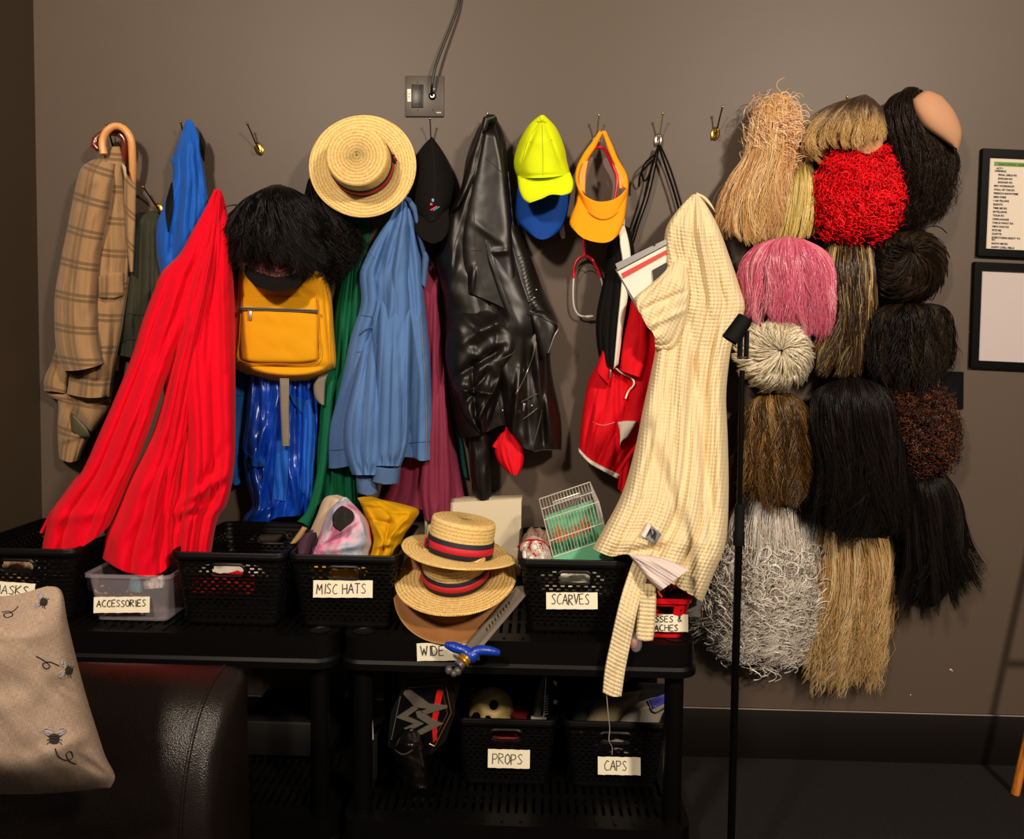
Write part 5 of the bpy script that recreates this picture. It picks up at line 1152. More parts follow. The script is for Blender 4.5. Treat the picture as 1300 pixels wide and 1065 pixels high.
def full(w, L, R, B, T, d0, bulge, base, **kw):
    cap(w, L, R, B, T, d0, bulge, base); return fall(w, L, R, B, T, d0, bulge, **kw)

# strawberry blonde, upper left
w = wig('long strawberry blonde wig with a curly crown, leftmost in the top row', 965, 305)
L = [(972, 124), (957, 145), (950, 175), (945, 200), (930, 222), (918, 250), (922, 285), (940, 303)]; R = [(1002, 122), (1014, 145), (1018, 180), (1013, 215), (1010, 250), (1004, 285), (988, 306)]
cap(w, L, R, [(940, 303), (965, 308), (988, 306)], [(972, 124), (987, 118), (1002, 122)], .03, .08, 'b08a5c')
fall(w, L, R, [(940, 303), (965, 308), (988, 306)], [(972, 124), (987, 118), (1002, 122)], .03, .08, [('ddb27e', 3), ('c99462', 2), ('efd09c', 2), ('c9a050', 1.4)], n=1900, seed=3, root=(0, .6), tip=(.65, 1.02), wave=(7, 1.5), flick=14, clumps=13, lift=.025, stray=.08, spread=.09, mat=HG)
curls(w, (985, 165), [(957, 145), (972, 122), (1003, 120), (1018, 150), (1019, 190), (1008, 215), (965, 215), (950, 190)], .05, .075, [('ecc49a', 3), ('dba67a', 2), ('f4d8b0', 1)], n=420, seed=4, cr=(4, 10), turns=(.6, 1.15), ln=(8, 20), name='crown_curls', mat=HG, down=.8, rad=.0012)
# yellow green blonde
w = wig('yellowish blonde wig behind the strawberry blonde one and beside the red curls', 1015, 305)
full(w, [(1005, 205), (992, 235), (985, 270), (975, 303)], [(1030, 208), (1040, 235), (1040, 270), (1032, 303)], [(975, 303), (1003, 310), (1032, 303)], [(1005, 205), (1018, 200), (1030, 208)], .02, .075, '8a7840',
     cols=[('d8c06c', 3), ('b89c4c', 2), ('e8d48a', 1)], n=1100, seed=5, root=(0, .4), tip=(.85, 1.0), wave=(1.5, 1.2), flick=3, root_col='7a6434', rootlen=.3, mat=HG)
# dark rooted blonde bob
w = wig('blonde bob wig with dark roots, middle of the top row above the red curls', 1072, 200)
ol_ = [(1095, 121), (1112, 128), (1124, 145), (1129, 170), (1122, 188), (1105, 195), (1085, 192), (1060, 192), (1045, 200), (1030, 208), (1019, 195), (1018, 172), (1030, 152), (1048, 138), (1070, 124)]
dome(w, (1078, 160), ol_, .04, .085, '8a6a48')
o = patch('wig_lining', [(1088, 172), (1086, 192)], [(1122, 170), (1120, 190)], plain('lining_peach', 'b07f54', .8), w, .105, off=0, th=.01, B=[(1086, 192), (1103, 197), (1120, 190)])
L = [(1088, 124), (1062, 132), (1038, 148), (1022, 170), (1018, 192), (1030, 209)]; R = [(1108, 126), (1122, 142), (1129, 165), (1126, 184)]
fall(w, L, R, [(1030, 209), (1050, 196), (1075, 188), (1100, 184), (1126, 184)], [(1088, 124), (1098, 120), (1108, 126)], .05, .085, [('d0a868', 3), ('e6c88a', 2), ('b48c54', 1.5)], n=2000, seed=6, root=(0, .35), tip=(.6, 1.03), wave=(4.5, .9), flick=10, root_col='46322a', rootlen=.75, clumps=17, vtop=.5, spread=.14, mat=HG)
# red curls
red_o = [(1050, 200), (1075, 188), (1100, 196), (1128, 186), (1140, 205), (1150, 225), (1158, 245), (1150, 265), (1140, 285), (1120, 300), (1100, 307), (1075, 302), (1050, 300), (1037, 290), (1038, 260), (1040, 225)]
w = wig('bright red curly clown wig under the blonde bob', 1095, 305)
dome(w, (1095, 247), red_o, .06, .09, 'a00008')
curls(w, (1095, 247), red_o, .06, .10, [('f00a1a', 4), ('c80412', 2.5), ('ff1c28', 1)], n=1250, seed=7, cr=(3.0, 5.2), turns=(1.1, 2.2), ln=(7, 15), rad=.0019, mat=hairmat('red_hair', .38, .3), edge=.98)
# dark wig with skin coloured cap
w = wig('dark brown wavy wig with a flesh coloured bald cap, right end of top row', 1165, 290)
L = [(1150, 114), (1130, 124), (1123, 145), (1128, 180), (1138, 215), (1148, 250), (1140, 284)]; R = [(1175, 118), (1190, 150), (1208, 185), (1215, 205), (1206, 232), (1198, 260), (1180, 288)]
full(w, L, R, [(1140, 284), (1160, 292), (1180, 288)], [(1150, 114), (1162, 110), (1175, 118)], .035, .075, '0d0907',
     cols=[('1d120b', 4), ('2c1c11', 2), ('0f0a07', 2)], n=1700, seed=8, root=(0, .6), tip=(.7, 1.0), wave=(5, 2.0), flick=10, clumps=16, curl=5, mat=HD, spread=.09)
patch('bald_cap', [(1158, 126), (1160, 140), (1168, 156), (1178, 166)], [(1196, 122), (1212, 142), (1221, 168), (1216, 192)], plain('bald_cap_skin', 'b98b6b', .6, spec=.2), w, .10, off=0, th=.02, T=[(1158, 126), (1176, 115), (1196, 122)], B=[(1178, 166), (1198, 180), (1216, 192)], puff=.034, nu=30, nv=30)
g = G(); g.tube(line3([(1140, 122), (1150, 112), (1163, 112), (1168, 120)], .10), .0022, 6); g.out('stray_lock', plain('hair_black', '0d0907', .4), w)
# short dark brown sleek
so_ = [(1120, 296), (1150, 288), (1180, 292), (1200, 310), (1206, 335), (1198, 362), (1180, 382), (1150, 388), (1120, 380), (1105, 350), (1108, 315)]
w = wig('short sleek dark brown wig on the right, below the one with the bald cap', 1155, 385)
dome(w, (1155, 335), so_, .03, .085, '0e0a07')
radial(w, (1158, 318), so_, .03, .09, [('21160d', 3), ('38281a', 1.5), ('120c08', 2)], n=1700, seed=9, swirl=.9, r0=(0, .65), ln=(.4, .9), flick=.05, clumps=40, mat=HD)
g = G(); g.tube(lined([(1168, 296), (1178, 288), (1192, 288), (1202, 296)], [.09, .10, .10, .09], 14), .0016, 5); g.out('stray_lock', plain('hair_black', '0d0907', .4), w)
# brown wig with blonde streaks
w = wig('long brown wig with blonde streaks and turned in ends, behind the pink wig', 1070, 478)
full(w, [(1052, 300), (1046, 340), (1054, 380), (1045, 420), (1036, 445), (1036, 466)], [(1110, 305), (1117, 345), (1113, 385), (1108, 420), (1100, 450), (1085, 472)], [(1036, 466), (1056, 481), (1085, 472)], None, .03, .075, '2a1c10',
     cols=[('3c2614', 4), ('26180d', 3), ('a5854e', 1.6), ('d8bc80', 1)], n=1700, seed=10, root=(0, .5), tip=(.8, 1.02), wave=(5, 1.5), flick=14, clumps=14, mat=HG, spread=.12)
# pink
w = wig('pink wig with shiny layered bangs', 1000, 430)
po = [(985, 303), (1010, 302), (1035, 312), (1055, 330), (1062, 355), (1060, 390), (1050, 420), (1040, 445), (1030, 425), (1010, 415), (985, 415), (962, 408), (948, 385), (943, 355), (945, 330), (960, 312)]
dome(w, (1002, 360), po, .075, .085, 'b0486c')
L = [(985, 303), (960, 312), (944, 335), (945, 365), (953, 395), (968, 414)]; R = [(1020, 304), (1048, 320), (1062, 350), (1061, 385), (1052, 415), (1038, 446)]
fall(w, L, R, [(968, 414), (990, 418), (1012, 420), (1038, 446)], [(985, 303), (1002, 299), (1020, 304)], .075, .095, [('e0708c', 4), ('cc5676', 3), ('f4a6b6', 1.4)], n=2100, seed=11, root=(0, .5), tip=(.55, 1.0), wave=(4.5, 1.0), flick=14, clumps=20, mat=hairmat('pink_hair', .22, .9), vtop=.45, spread=.13)
# white short radial
w = wig('short off white wig with strands radiating from its crown, behind the microphone stand', 990, 498)
wo = [(970, 402), (995, 398), (1018, 406), (1032, 428), (1035, 455), (1026, 480), (1005, 496), (980, 500), (955, 492), (938, 476), (926, 455), (925, 432), (945, 410)]
dome(w, (990, 450), wo, .09, .09, 'a09478')
radial(w, (993, 444), wo, .09, .095, [('e8dcc0', 4), ('d0c2a2', 2), ('f6efdc', 2)], n=1900, seed=12, swirl=.25, r0=(0, .7), ln=(.3, .6), flick=.12, clumps=70, mat=HG, lift=.03, rad=.0014)
# black shaggy
w = wig('shaggy black layered wig below the short sleek dark brown one', 1150, 500)
bo = [(1110, 390), (1140, 384), (1175, 385), (1203, 390), (1205, 420), (1203, 450), (1195, 478), (1175, 495), (1150, 502), (1120, 490), (1103, 465), (1097, 430), (1100, 405)]
dome(w, (1150, 440), bo, .04, .085, '0a0807')
L = [(1130, 386), (1105, 398), (1097, 430), (1103, 465), (1122, 492)]; R = [(1180, 385), (1203, 394), (1206, 430), (1202, 460), (1180, 496)]
fall(w, L, R, [(1122, 492), (1150, 504), (1180, 496)], None, .04, .09, [('15100c', 4), ('2e2419', 1.6), ('080605', 2)], n=2000, seed=13, root=(0, .65), tip=(.35, 1.02), wave=(6, 1.8), flick=16, clumps=18, mat=HD, spread=.15, stray=.08)
# curly dark brown
w = wig('dark auburn tightly curled wig beside the black wall plate', 1175, 610)
co_ = [(1130, 495), (1160, 488), (1190, 486), (1205, 500), (1214, 530), (1218, 560), (1212, 590), (1190, 600), (1168, 610), (1150, 600), (1146, 570), (1135, 540), (1126, 515)]
dome(w, (1172, 548), co_, .06, .08, '1a0d07')
curls(w, (1172, 548), co_, .06, .095, [('3a1a0c', 4), ('52260f', 2), ('240f07', 3), ('7a3f1c', .6)], n=1400, seed=14, cr=(2.2, 4.4), turns=(1.0, 2.0), ln=(4, 13), rad=.0012, mat=HG, edge=1.0)
# black long lower right
w = wig('long straggly black wig at the lower right, its tips flicking out', 1185, 780)
full(w, [(1150, 590), (1140, 620), (1142, 670), (1148, 710), (1150, 755)], [(1195, 596), (1216, 625), (1224, 660), (1222, 700), (1214, 748)], [(1150, 755), (1165, 775), (1190, 778), (1214, 748)], None, .02, .075, '080707',
     cols=[('120e0d', 4), ('1f1a18', 2), ('070606', 2)], n=1500, seed=15, root=(0, .4), tip=(.7, 1.0), wave=(4, 1.2), flick=30, clumps=13, mat=HD, stray=.06, spread=.08)
# brown wavy
w = wig('medium length golden brown wavy wig right of the microphone stand', 990, 655)
full(w, [(962, 503), (948, 520), (945, 560), (946, 600), (950, 628), (966, 647)], [(1008, 500), (1026, 520), (1034, 555), (1034, 600), (1030, 628), (1020, 650)], [(966, 647), (995, 658), (1020, 650)], [(962, 503), (985, 497), (1008, 500)], .06, .085, '3a230f',
     cols=[('65431f', 3), ('46300f', 3), ('a07a44', 1.8), ('2c1a0b', 1.4)], n=2000, seed=16, root=(0, .7), tip=(.45, 1.0), wave=(8, 1.9), flick=12, clumps=11, spread=.15, mat=HG)
# silver curly long
w = wig('long silvery white wig with curly ends behind the microphone stand', 970, 850)
L = [(945, 625), (930, 650), (918, 690), (908, 740), (905, 780), (912, 815), (935, 835)]; R = [(1025, 640), (1035, 665), (1042, 700), (1042, 740), (1036, 780), (1025, 815), (1005, 845)]
cap(w, L, R, [(935, 835), (975, 852), (1005, 845)], None, .02, .06, '857d72')
fall(w, L, R, [(935, 835), (970, 848), (1005, 845)], None, .02, .075, [('d6cec2', 4), ('b0a698', 2), ('faf5ec', 2)], n=1700, seed=17, root=(0, .6), tip=(.55, 1.0), wave=(6, 2), flick=12, clumps=18, curl=9, mat=HG, K=32, stray=.08, spread=.09)
curls(w, (970, 765), [(915, 690), (1000, 670), (1042, 700), (1040, 775), (1022, 825), (985, 850), (940, 840), (908, 812), (901, 765)], .055, .075, [('e2dacd', 4), ('c4bbae', 2), ('fbf6ee', 1.5)], n=480, seed=18, cr=(5, 10), turns=(.9, 1.7), ln=(8, 22), rad=.0017, mat=HG, name='ringlets', down=.9)
# long blonde
w = wig('very long straight blonde wig reaching almost to the baseboard', 1075, 885)
L = [(1045, 650), (1036, 690), (1030, 740), (1026, 790), (1032, 830), (1032, 872)]; R = [(1120, 652), (1132, 690), (1136, 730), (1128, 780), (1112, 830), (1098, 876)]
full(w, L, R, [(1032, 872), (1050, 888), (1080, 884), (1098, 876)], None, .015, .055, '8a6c3c',
     cols=[('c4a06a', 4), ('a07c48', 2.4), ('ecd6a6', 2)], n=1900, seed=19, root=(0, .5), tip=(.45, 1.0), wave=(8, 1.5), flick=22, clumps=13, spread=.08, curl=3, mat=HG, K=22, stray=.08, lift=.02)
# black long centre
w = wig('large long black wig in the middle, hanging over the long blonde one', 1090, 690)
full(w, [(1050, 487), (1030, 502), (1026, 545), (1034, 600), (1030, 640), (1038, 678)], [(1112, 484), (1140, 510), (1153, 560), (1156, 620), (1154, 660), (1140, 690)], [(1038, 678), (1065, 690), (1100, 697), (1140, 690)], [(1050, 487), (1080, 478), (1112, 484)], .075, .09, '070606',
     cols=[('110d0c', 4), ('1e1816', 2), ('070606', 2), ('2a2420', .5)], n=2400, seed=20, root=(0, .6), tip=(.6, 1.02), wave=(4.5, 1.4), flick=20, clumps=18, mat=HD, stray=.06, spread=.1)
# ---- wigs on the left side
LG = 'black wigs around the yellow backpack'
w = wig('tousled black wig over a black visor, sitting above the yellow backpack', 350, 370, .15, LG)
hb = plain('band_red', '7e2420', .7)
o, svz = drape('visor_brim', [(310, 336), (312, 350), (325, 364)], [(398, 338), (392, 352), (378, 366)], capk.m, w, T=[(310, 336), (352, 348), (398, 338)], B=[(325, 364), (350, 370), (378, 366)], d=.185, d2=.235, bulge=.03, nf=0, nu=40, nv=24, wr=0, back=.003)
bdm = Mat('patterned_band', '8e2a22', .8); vn = bdm.n('ShaderNodeTexVoronoi'); bdm.l(bdm.coord('Object'), vn.inputs['Vector']); vn.inputs['Scale'].default_value = 160; bdm.color(bdm.ramp(vn.outputs['Distance'], [(.25, '8a4030'), (.45, '4a1412'), (.7, '1c0e0c')]))
drape('visor_band', [(312, 318), (312, 340)], [(396, 318), (396, 342)], bdm.m, w, T=[(312, 318), (354, 326), (396, 318)], B=[(312, 340), (352, 352), (396, 342)], d=.17, bulge=.05, nf=0, nu=40, nv=16, wr=0, vb=(.9, .1))
ho = [(345, 238), (375, 240), (398, 262), (412, 290), (415, 320), (405, 345), (385, 345), (350, 335), (315, 345), (297, 335), (290, 310), (297, 280), (310, 255)]
dome(w, (352, 290), ho, .13, .10, '080605', k=.85)
L = [(335, 240), (312, 252), (298, 275), (291, 305), (296, 345)]; R = [(372, 240), (395, 258), (412, 285), (418, 320), (412, 348)]
fall(w, L, R, [(296, 345), (325, 335), (350, 330), (378, 345), (412, 348)], [(335, 240), (352, 234), (372, 240)], .12, .13, [('0e0b0a', 4), ('1c1715', 2), ('060505', 2)], n=2300, seed=31, root=(0, .55), tip=(.55, 1.06), wave=(9, 1.2), flick=32, clumps=15, mat=HD, stray=.14, spread=.15, rad=.0014)
for k, pts in enumerate(([(306, 300), (292, 304), (280, 300), (273, 297)], [(304, 308), (290, 312), (281, 308)], [(300, 260), (288, 262), (282, 268)])):
    g = G(); q = lined(pts, [.17]*len(pts), 14); g.tube(q, [.0022*(1-.8*i/13) for i in range(14)], 6); g.out('stray_lock', plain('hair_black', '0d0907', .4), w)
w = wig('wavy black wig between the backpack and the straw boater', 430, 350, .06, LG)
L = [(392, 226), (388, 250), (392, 290), (396, 330), (400, 356)]; R = [(405, 230), (425, 260), (447, 290), (454, 320), (440, 352)]
full(w, L, R, [(400, 356), (420, 362), (440, 352)], None, .05, .075, '080605', cols=[('0f0b0a', 4), ('211a17', 2), ('060505', 2)], n=1400, seed=32, root=(0, .6), tip=(.5, 1.0), wave=(6, 2), flick=10, clumps=14, curl=6, mat=HD, K=22, stray=.1)
# ------------------------------------------------------------------ microphone stand
def zline(px, py0, py1, d): return P(px, py0, d), P(px, py1, d)
t = thing('microphone_stand', 'black microphone stand with an empty clip in front of the wigs', 'stand', (P(938, 700, .62).x, -.62, 0))
sx0 = P(937.5, 700, .62).x
top = P(938, 470, .62); mid = P(938, 640, .62).z; mid2 = P(938, 693, .62).z
g = G(); g.tube([(sx0-.0025, -.62, top.z), (sx0, -.62, mid2)], .0058, 14); g.out('upper_pole', blackmetal, t)
g = G(); g.tube([(sx0, -.62, mid2+.01), (sx0+.001, -.62, .02)], .0085, 14); g.out('lower_pole', blackmetal, t)
g = G(); g.lathe([(.0085, mid2-.0), (.0125, mid2+.002), (.0125, mid2+.03), (.0105, mid2+.034), (.0115, mid-.008), (.0095, mid), (.0058, mid+.001)], (sx0, -.62, 0), seg=20); g.out('clutch', plain('rubber_black', '050505', .7, spec=.15), t)
g = G(); g.lathe([(.0, .004), (.12, .004), (.13, .01), (.125, .02), (.03, .032), (.0, .034)], (sx0, -.62, 0), seg=36, cap=False); g.out('base', blackmetal, t)
g = G(); g.lathe([(.006, 0), (.0125, .001), (.0125, .0035), (.006, .0045)], (sx0-.0025, -.62, P(938, 455, .62).z), seg=20); g.out('thread_ring', chrome, t)
g = G(); z0 = P(938, 456, .62).z; zt_ = P(938, 424, .62).z
g.box((sx0-.0085, -.62, (z0+zt_)/2), (.0045, .008, (zt_-z0)/2), bev=.002); g.box((sx0+.005, -.62, (z0+zt_)/2+.004), (.004, .008, (zt_-z0)/2+.004), bev=.002)
c = P(937, 418, .63); R_ = Matrix.Rotation(math.radians(32), 3, 'Y')
V = []; seg = 26
for i in range(9):
    s = (i/8-.5)*.058; r_ = .0175+.0035*(1-i/8)
    for k in range(seg):
        a = math.radians(35)+math.radians(290)*k/(seg-1)
        V.append(R_ @ Vector((math.cos(a)*r_, -math.sin(a)*r_, s))+c)
Fc = [(i*seg+k, i*seg+k+1, (i+1)*seg+k+1, (i+1)*seg+k) for i in range(8) for k in range(seg-1)]
g.add(V, Fc)
V2 = [R_ @ Vector(((R_.inverted() @ (v-c)).x*.86, (R_.inverted() @ (v-c)).y*.86, (R_.inverted() @ (v-c)).z))+c for v in V]
g.add(V2, [f[::-1] for f in Fc]); N = len(V)
g.add(V+V2, [(i*seg, (i+1)*seg, (i+1)*seg+N, i*seg+N) for i in range(8)]+[(i*seg+seg-1, i*seg+seg-1+N, (i+1)*seg+seg-1+N, (i+1)*seg+seg-1) for i in range(8)]+[(k, k+N, k+1+N, k+1) for k in range(seg-1)]+[(8*seg+k, 8*seg+k+1, 8*seg+k+1+N, 8*seg+k+N) for k in range(seg-1)])
g.box(c+R_ @ Vector((.004, .004, .0)), (.014, .010, .024), R_, bev=.004)
g.out('microphone_clip', plain('rubber_black', '050505', .7, spec=.15), t)

# ------------------------------------------------------------------ armrest, cushion
lb = leather('brown_black_leather', '140e0b', .34, .45)
ZA = hz(200, 846, 0).z
def arm():
    yb, yf = -.76, -1.0; xr = P(262, 900, .98).x; xl = -1.45; zt2 = P(200, 846, .80).z
    prof_ = []
    for k in range(22):
        a = PI/2*k/21; prof_.append((-.80-.18*math.sin(a)*1.0, zt2-.24*(1-math.cos(a))))
    
    prof_ = [(yb, .10), (yb, zt2-.03), (yb-.01, zt2-.008), (yb-.03, zt2)]+prof_+[(-.975, zt2-.42), (-.96, .12), (-.95, .10)]
    V = []; xs = [xl, xr-.06]; inset = [0, 0]
    for s, e in ((.0, 0), (.4, .002), (.7, .008), (.88, .020), (1.0, .045)): xs.append(xr-.055+.055*s); inset.append(e)
    n = len(prof_); cy = sum(p[0] for p in prof_)/n; cz = sum(p[1] for p in prof_)/n
    for x, e in zip(xs, inset):
        for (y, z) in prof_:
            r = math.hypot(y-cy, z-cz); V.append((x, y-(y-cy)/r*e, z-(z-cz)/r*e))
    m = len(xs); Fc = [(i*n+k, i*n+(k+1) % n, (i+1)*n+(k+1) % n, (i+1)*n+k) for i in range(m-1) for k in range(n)]
    Fc.append(tuple(range(n))[::-1]); Fc.append(tuple((m-1)*n+k for k in range(n)))
    t = thing('leather_armchair', 'black leather armchair seen from its rolled arm, in front of the left shelf', 'armchair', (-1.0, -.85, 0))
    g = G(); g.add(V, Fc); o = g.out('armrest', lb, t, sharp=60)
    g = G(); xq = xr-.048; g.tube([(xq, y-(y-cy)*.0, z) for y, z in prof_[3:]], .0035, 8); g.out('piping', lb, o)
    g = G(); g.box((-1.2, -1.30, .22), (.28, .26, .12), bev=.04); g.out('seat_cushion', lb, t)
    for x in (-1.4, xr-.06):
        for y in (-.75, -.98):
            g = G(); g.lathe([(.018, 0), (.024, .11)], (x, y, 0), seg=14); g.out('foot', blackmetal, t)
arm()
lin_ = Mat('linen', 'a8958c', .95, spec=.1); uvv = lin_.coord('UV')
n1 = lin_.noise(lin_.coord('UV', (900, 60, 1)), 1.0, 3, .7); n2 = lin_.noise(lin_.coord('UV', (60, 900, 1)), 1.0, 3, .7); nn = lin_.math('ADD', lin_.math('MULTIPLY', n1, .5), lin_.math('MULTIPLY', n2, .5))
lin_.color(lin_.ramp(nn, [(.35, '6d5b51'), (.5, '968271'), (.68, 'bda994')])); lin_.bump(nn, .5, .001)
t = thing('bee_cushion', 'beige linen cushion embroidered with bees at the lower left', 'cushion', P(60, 1000, 1.2))
o, scu = drape('cushion_cover', [(-230, 775), (-240, 860), (-235, 940), (-225, 1000)], [(60, 744), (78, 750), (86, 790), (98, 840), (110, 885), (124, 930), (134, 960), (146, 985), (140, 1000)], lin_.m, t,
    T=[(-230, 775), (-100, 752), (0, 757), (60, 744)], B=[(-225, 1000), (-100, 1006), (40, 1008), (140, 1000)], d=1.10, bulge=.10, nf=0, nu=120, nv=110, vb=(.1, .25), close=.25, wr=.006, wrs=(30, 30), back=.09, uvs='flat', cr=[(115, 900, 60, 860, 8, -.008), (120, 930, 50, 960, 10, .006), (135, 985, 100, 960, 6, -.008)])
bkth = plain('thread_black', '15110f', .8); grth = plain('thread_grey', '8c8488', .7); ylth = plain('thread_gold', '8a7030', .8)
def bee(px, py, ang, s=1.0, curl_=None):
    ca, sa = math.cos(ang), math.sin(ang)
    def q(u, v): return (px+(u*ca-v*sa)*s, py+(u*sa+v*ca)*s)
    e = thing_part('embroidered_bee', t)
    g = G()
    for v in (-3, 0, 3.2, 6.0):
        w = math.sqrt(max(.1, 1-(v/9)**2))*6
        g.tube(line3([q(-w, v), q(0, v+.8), q(w, v)], scu, .0012, n=7), .0017, 6)
    for sgn in (-1, 1):
        for v0_, v1_ in ((0, -3), (2, 4), (5, 9)): g.tube(line3([q(sgn*5, v0_), q(sgn*8, (v0_+v1_)/2), q(sgn*9.5, v1_)], scu, .001, n=5), .0006, 5)
    g.out('bee_body', bkth, e)
    g = G()
    for sgn in (-1, 1):
        g.tube(line3([q(sgn*2, -5), q(sgn*7, -11), q(sgn*13, -11), q(sgn*13, -6), q(sgn*7, -3), q(sgn*2, -5)], scu, .001, n=20), .0011, 5)
        g.tube(line3([q(sgn*3, -5), q(sgn*8, -8), q(sgn*12, -8)], scu, .001, n=8), .0018, 5); g.tube(line3([q(sgn*3, -5), q(sgn*8, -6), q(sgn*11, -6)], scu, .001, n=8), .0018, 5)
    g.out('bee_wings', grth, e)
    g = G(); g.tube(line3([q(-3, -5), q(0, -6), q(3, -5)], scu, .001, n=5), .0016, 6); g.out('bee_collar', ylth, e)
def thing_part(name, parent):
    o = bpy.data.objects.new(name, None); COL.objects.link(o); o.parent = parent; return o
bee(69, 936, .0); bee(86, 851, -1.3, .8); bee(54, 764, -1.2, .7)
for pts in ([(70, 950), (74, 960), (84, 965), (92, 962), (90, 954), (84, 957), (88, 966), (97, 970)], [(46, 833), (55, 838), (63, 845), (58, 849), (54, 843), (62, 840), (75, 845)], [(2, 777), (12, 776), (16, 781), (8, 784), (5, 779), (15, 777), (23, 770)]):
    g = G(); g.tube(line3(pts, scu, .001, n=50), .0008, 5); g.out('stitched_trail', bkth, t)

# ------------------------------------------------------------------ things on and in the upper baskets
tie = Mat('tie_dye_fleece', 'c9b4c4', .95); tn = tie.noise(tie.coord('Object'), 16, 2, .4)
tie.color(tie.ramp(tn, [(.34, 'c46a94'), (.44, 'd9a4bc'), (.52, 'b9b4c4'), (.62, '8fa0b8'), (.7, 'cfc8cc')])); tie.bump(tie.noise(tie.coord('Object'), 140, 2), .5, .003)
t = thing('tie_dye_hood', 'pink and blue tie dye fleece hat with a dark opening, in the MISC HATS basket', 'hat', P(440, 705, .36))
o, sh_ = drape('fleece', [(432, 634), (420, 645), (412, 660), (404, 680), (392, 700), (386, 716)], [(446, 637), (458, 650), (468, 664), (473, 685), (474, 716)], tie.m, t, T=[(432, 634), (439, 631), (446, 637)], B=[(386, 716), (430, 718), (474, 716)], d=.27, d2=.30, bulge=.10, nf=2, amp=.02, seed=12, nu=70, nv=70, wr=.012, wrs=(18, 14), cr=[(408, 690, 455, 660, 4, .022), (400, 700, 470, 690, 5, .014), (425, 640, 420, 675, 3, .012), (455, 650, 468, 690, 3, .01)], vb=(.2, .3))
patch('hood_opening', [(428, 646), (422, 655), (423, 668), (428, 672)], [(440, 644), (448, 650), (449, 660), (438, 670)], plain('dark_opening', '17120f', .9), t, sh_, off=.006, th=.006, T=[(428, 646), (434, 642), (440, 644)], B=[(428, 672), (432, 674), (438, 670)], puff=.004)
t = thing('beige_cloth', 'beige cloth behind the tie dye hat in the basket', 'cloth', P(415, 690, .2))
drape('cloth', [(428, 628), (412, 632), (402, 655), (392, 680), (388, 712)], [(440, 632), (444, 660), (440, 712)], fabric('beige_cloth', 'c9b59a').m, t, d=.20, bulge=.05, nf=2, amp=.012, seed=3, nu=40, nv=40)
t = thing('yellow_shirt', 'crumpled yellow cloth spilling over the back of the MISC HATS basket', 'cloth', P(490, 705, .3))
drape('cloth', [(454, 632), (462, 650), (468, 672), (472, 690), (466, 712)], [(484, 634), (512, 640), (532, 648), (524, 664), (512, 682), (502, 712)], fabric('deep_yellow', 'c99605').m, t, T=[(454, 632), (468, 630), (484, 634)], B=[(466, 712), (484, 714), (502, 712)], d=.20, d2=.30, bulge=.09, nf=2, amp=.02, seed=44, nu=80, nv=80, wr=.012, wrs=(16, 10),
    cr=[(458, 638, 490, 690, 4, .02), (465, 660, 500, 665, 3, -.012), (480, 650, 525, 650, 4, .014), (485, 690, 520, 655, 3, .016), (470, 695, 500, 690, 3, .012)])
t = thing('folded_beret', 'dark purple and tan cap inside the MISC HATS basket at its left', 'cap', P(383, 712, .4))
drape('crown', [(388, 676), (378, 690), (368, 716)], [(398, 672), (396, 690), (390, 716)], fabric('plum_cloth', '4a3440').m, t, d=.36, bulge=.05, nf=0, nu=30, nv=30)
drape('brim', [(384, 668), (374, 682), (368, 690)], [(390, 670), (384, 682), (376, 690)], fabric('tan_cloth', 'a5825c').m, t, d=.37, bulge=.012, nf=0, nu=12, nv=20)
# contents seen through handle holes
def lump(name, label, cat, px, py, d, r, color, group=None, m=None, sq=(1, .6, .5)):
    g = G(); rs = random.Random(px); c = P(px, py, d)
    seg = 28; V = []; n = 14
    for i in range(n+1):
        ph = PI*i/n
        for k in range(seg):
            a = 2*PI*k/seg; q = Vector((math.sin(ph)*math.cos(a), math.sin(ph)*math.sin(a), math.cos(ph)))
            f = 1+.22*math.sin(3*a+px)*math.sin(2*ph)+.12*math.sin(7*a+2*ph*3+px)+.08*math.sin(11*ph+a*2); V.append(Vector((q.x*r*sq[0]*f, q.y*r*sq[1]*f, q.z*r*sq[2]*f))+c)
    g.add(V, [(i*seg+k, (i+1)*seg+k, (i+1)*seg+(k+1) % seg, i*seg+(k+1) % seg) for i in range(n) for k in range(seg)])
    return tag(g.out(name, m or fabric('cloth_'+color, color).m, None, sharp=80), label, cat, group)
CG = 'crumpled cloths inside the baskets'
lump('folded_hat', 'yellow folded hat seen through the handle of the MISC HATS basket', 'hat', 430, 728, .36, .07, 'd6a010', CG, sq=(1, .8, .55))
lump('folded_hat', 'navy hat seen through the handle of the MISC HATS basket', 'hat', 432, 745, .38, .065, '161c3a', CG, sq=(1, .8, .4))
lump('folded_scarf', 'white scarf seen through the handle of the SCARVES basket', 'scarf', 728, 742, .37, .085, 'ddd6c8', CG, sq=(1, .7, .35))
lump('red_scarf', 'red cloth seen through the handle of the unlabelled basket', 'scarf', 282, 742, .37, .085, 'c8141c', CG, sq=(1, .7, .30))
lump('white_cloth', 'white cloth behind the red one in the unlabelled basket', 'cloth', 292, 728, .30, .08, 'b5ada4', CG, sq=(1.1, .7, .35))
lump('dark_cloth', 'dark cloth at the bottom of the SCARVES basket', 'cloth', 728, 775, .30, .12, '2a2420', CG, sq=(.9, .9, .4))
lump('dark_cloth', 'dark cloth filling the unlabelled basket', 'cloth', 292, 772, .30, .12, '1c1816', CG, sq=(.9, .9, .45))
lump('dark_cloth', 'dark cloth filling the bottom of the MISC HATS basket', 'cloth', 438, 772, .30, .12, '1a1614', CG, sq=(.9, .9, .45))
lump('tan_mask', 'tan round mask seen through the handle of the MASKS basket', 'mask', 24, 735, .36, .075, '8a7358', CG, sq=(.7, .6, .7))
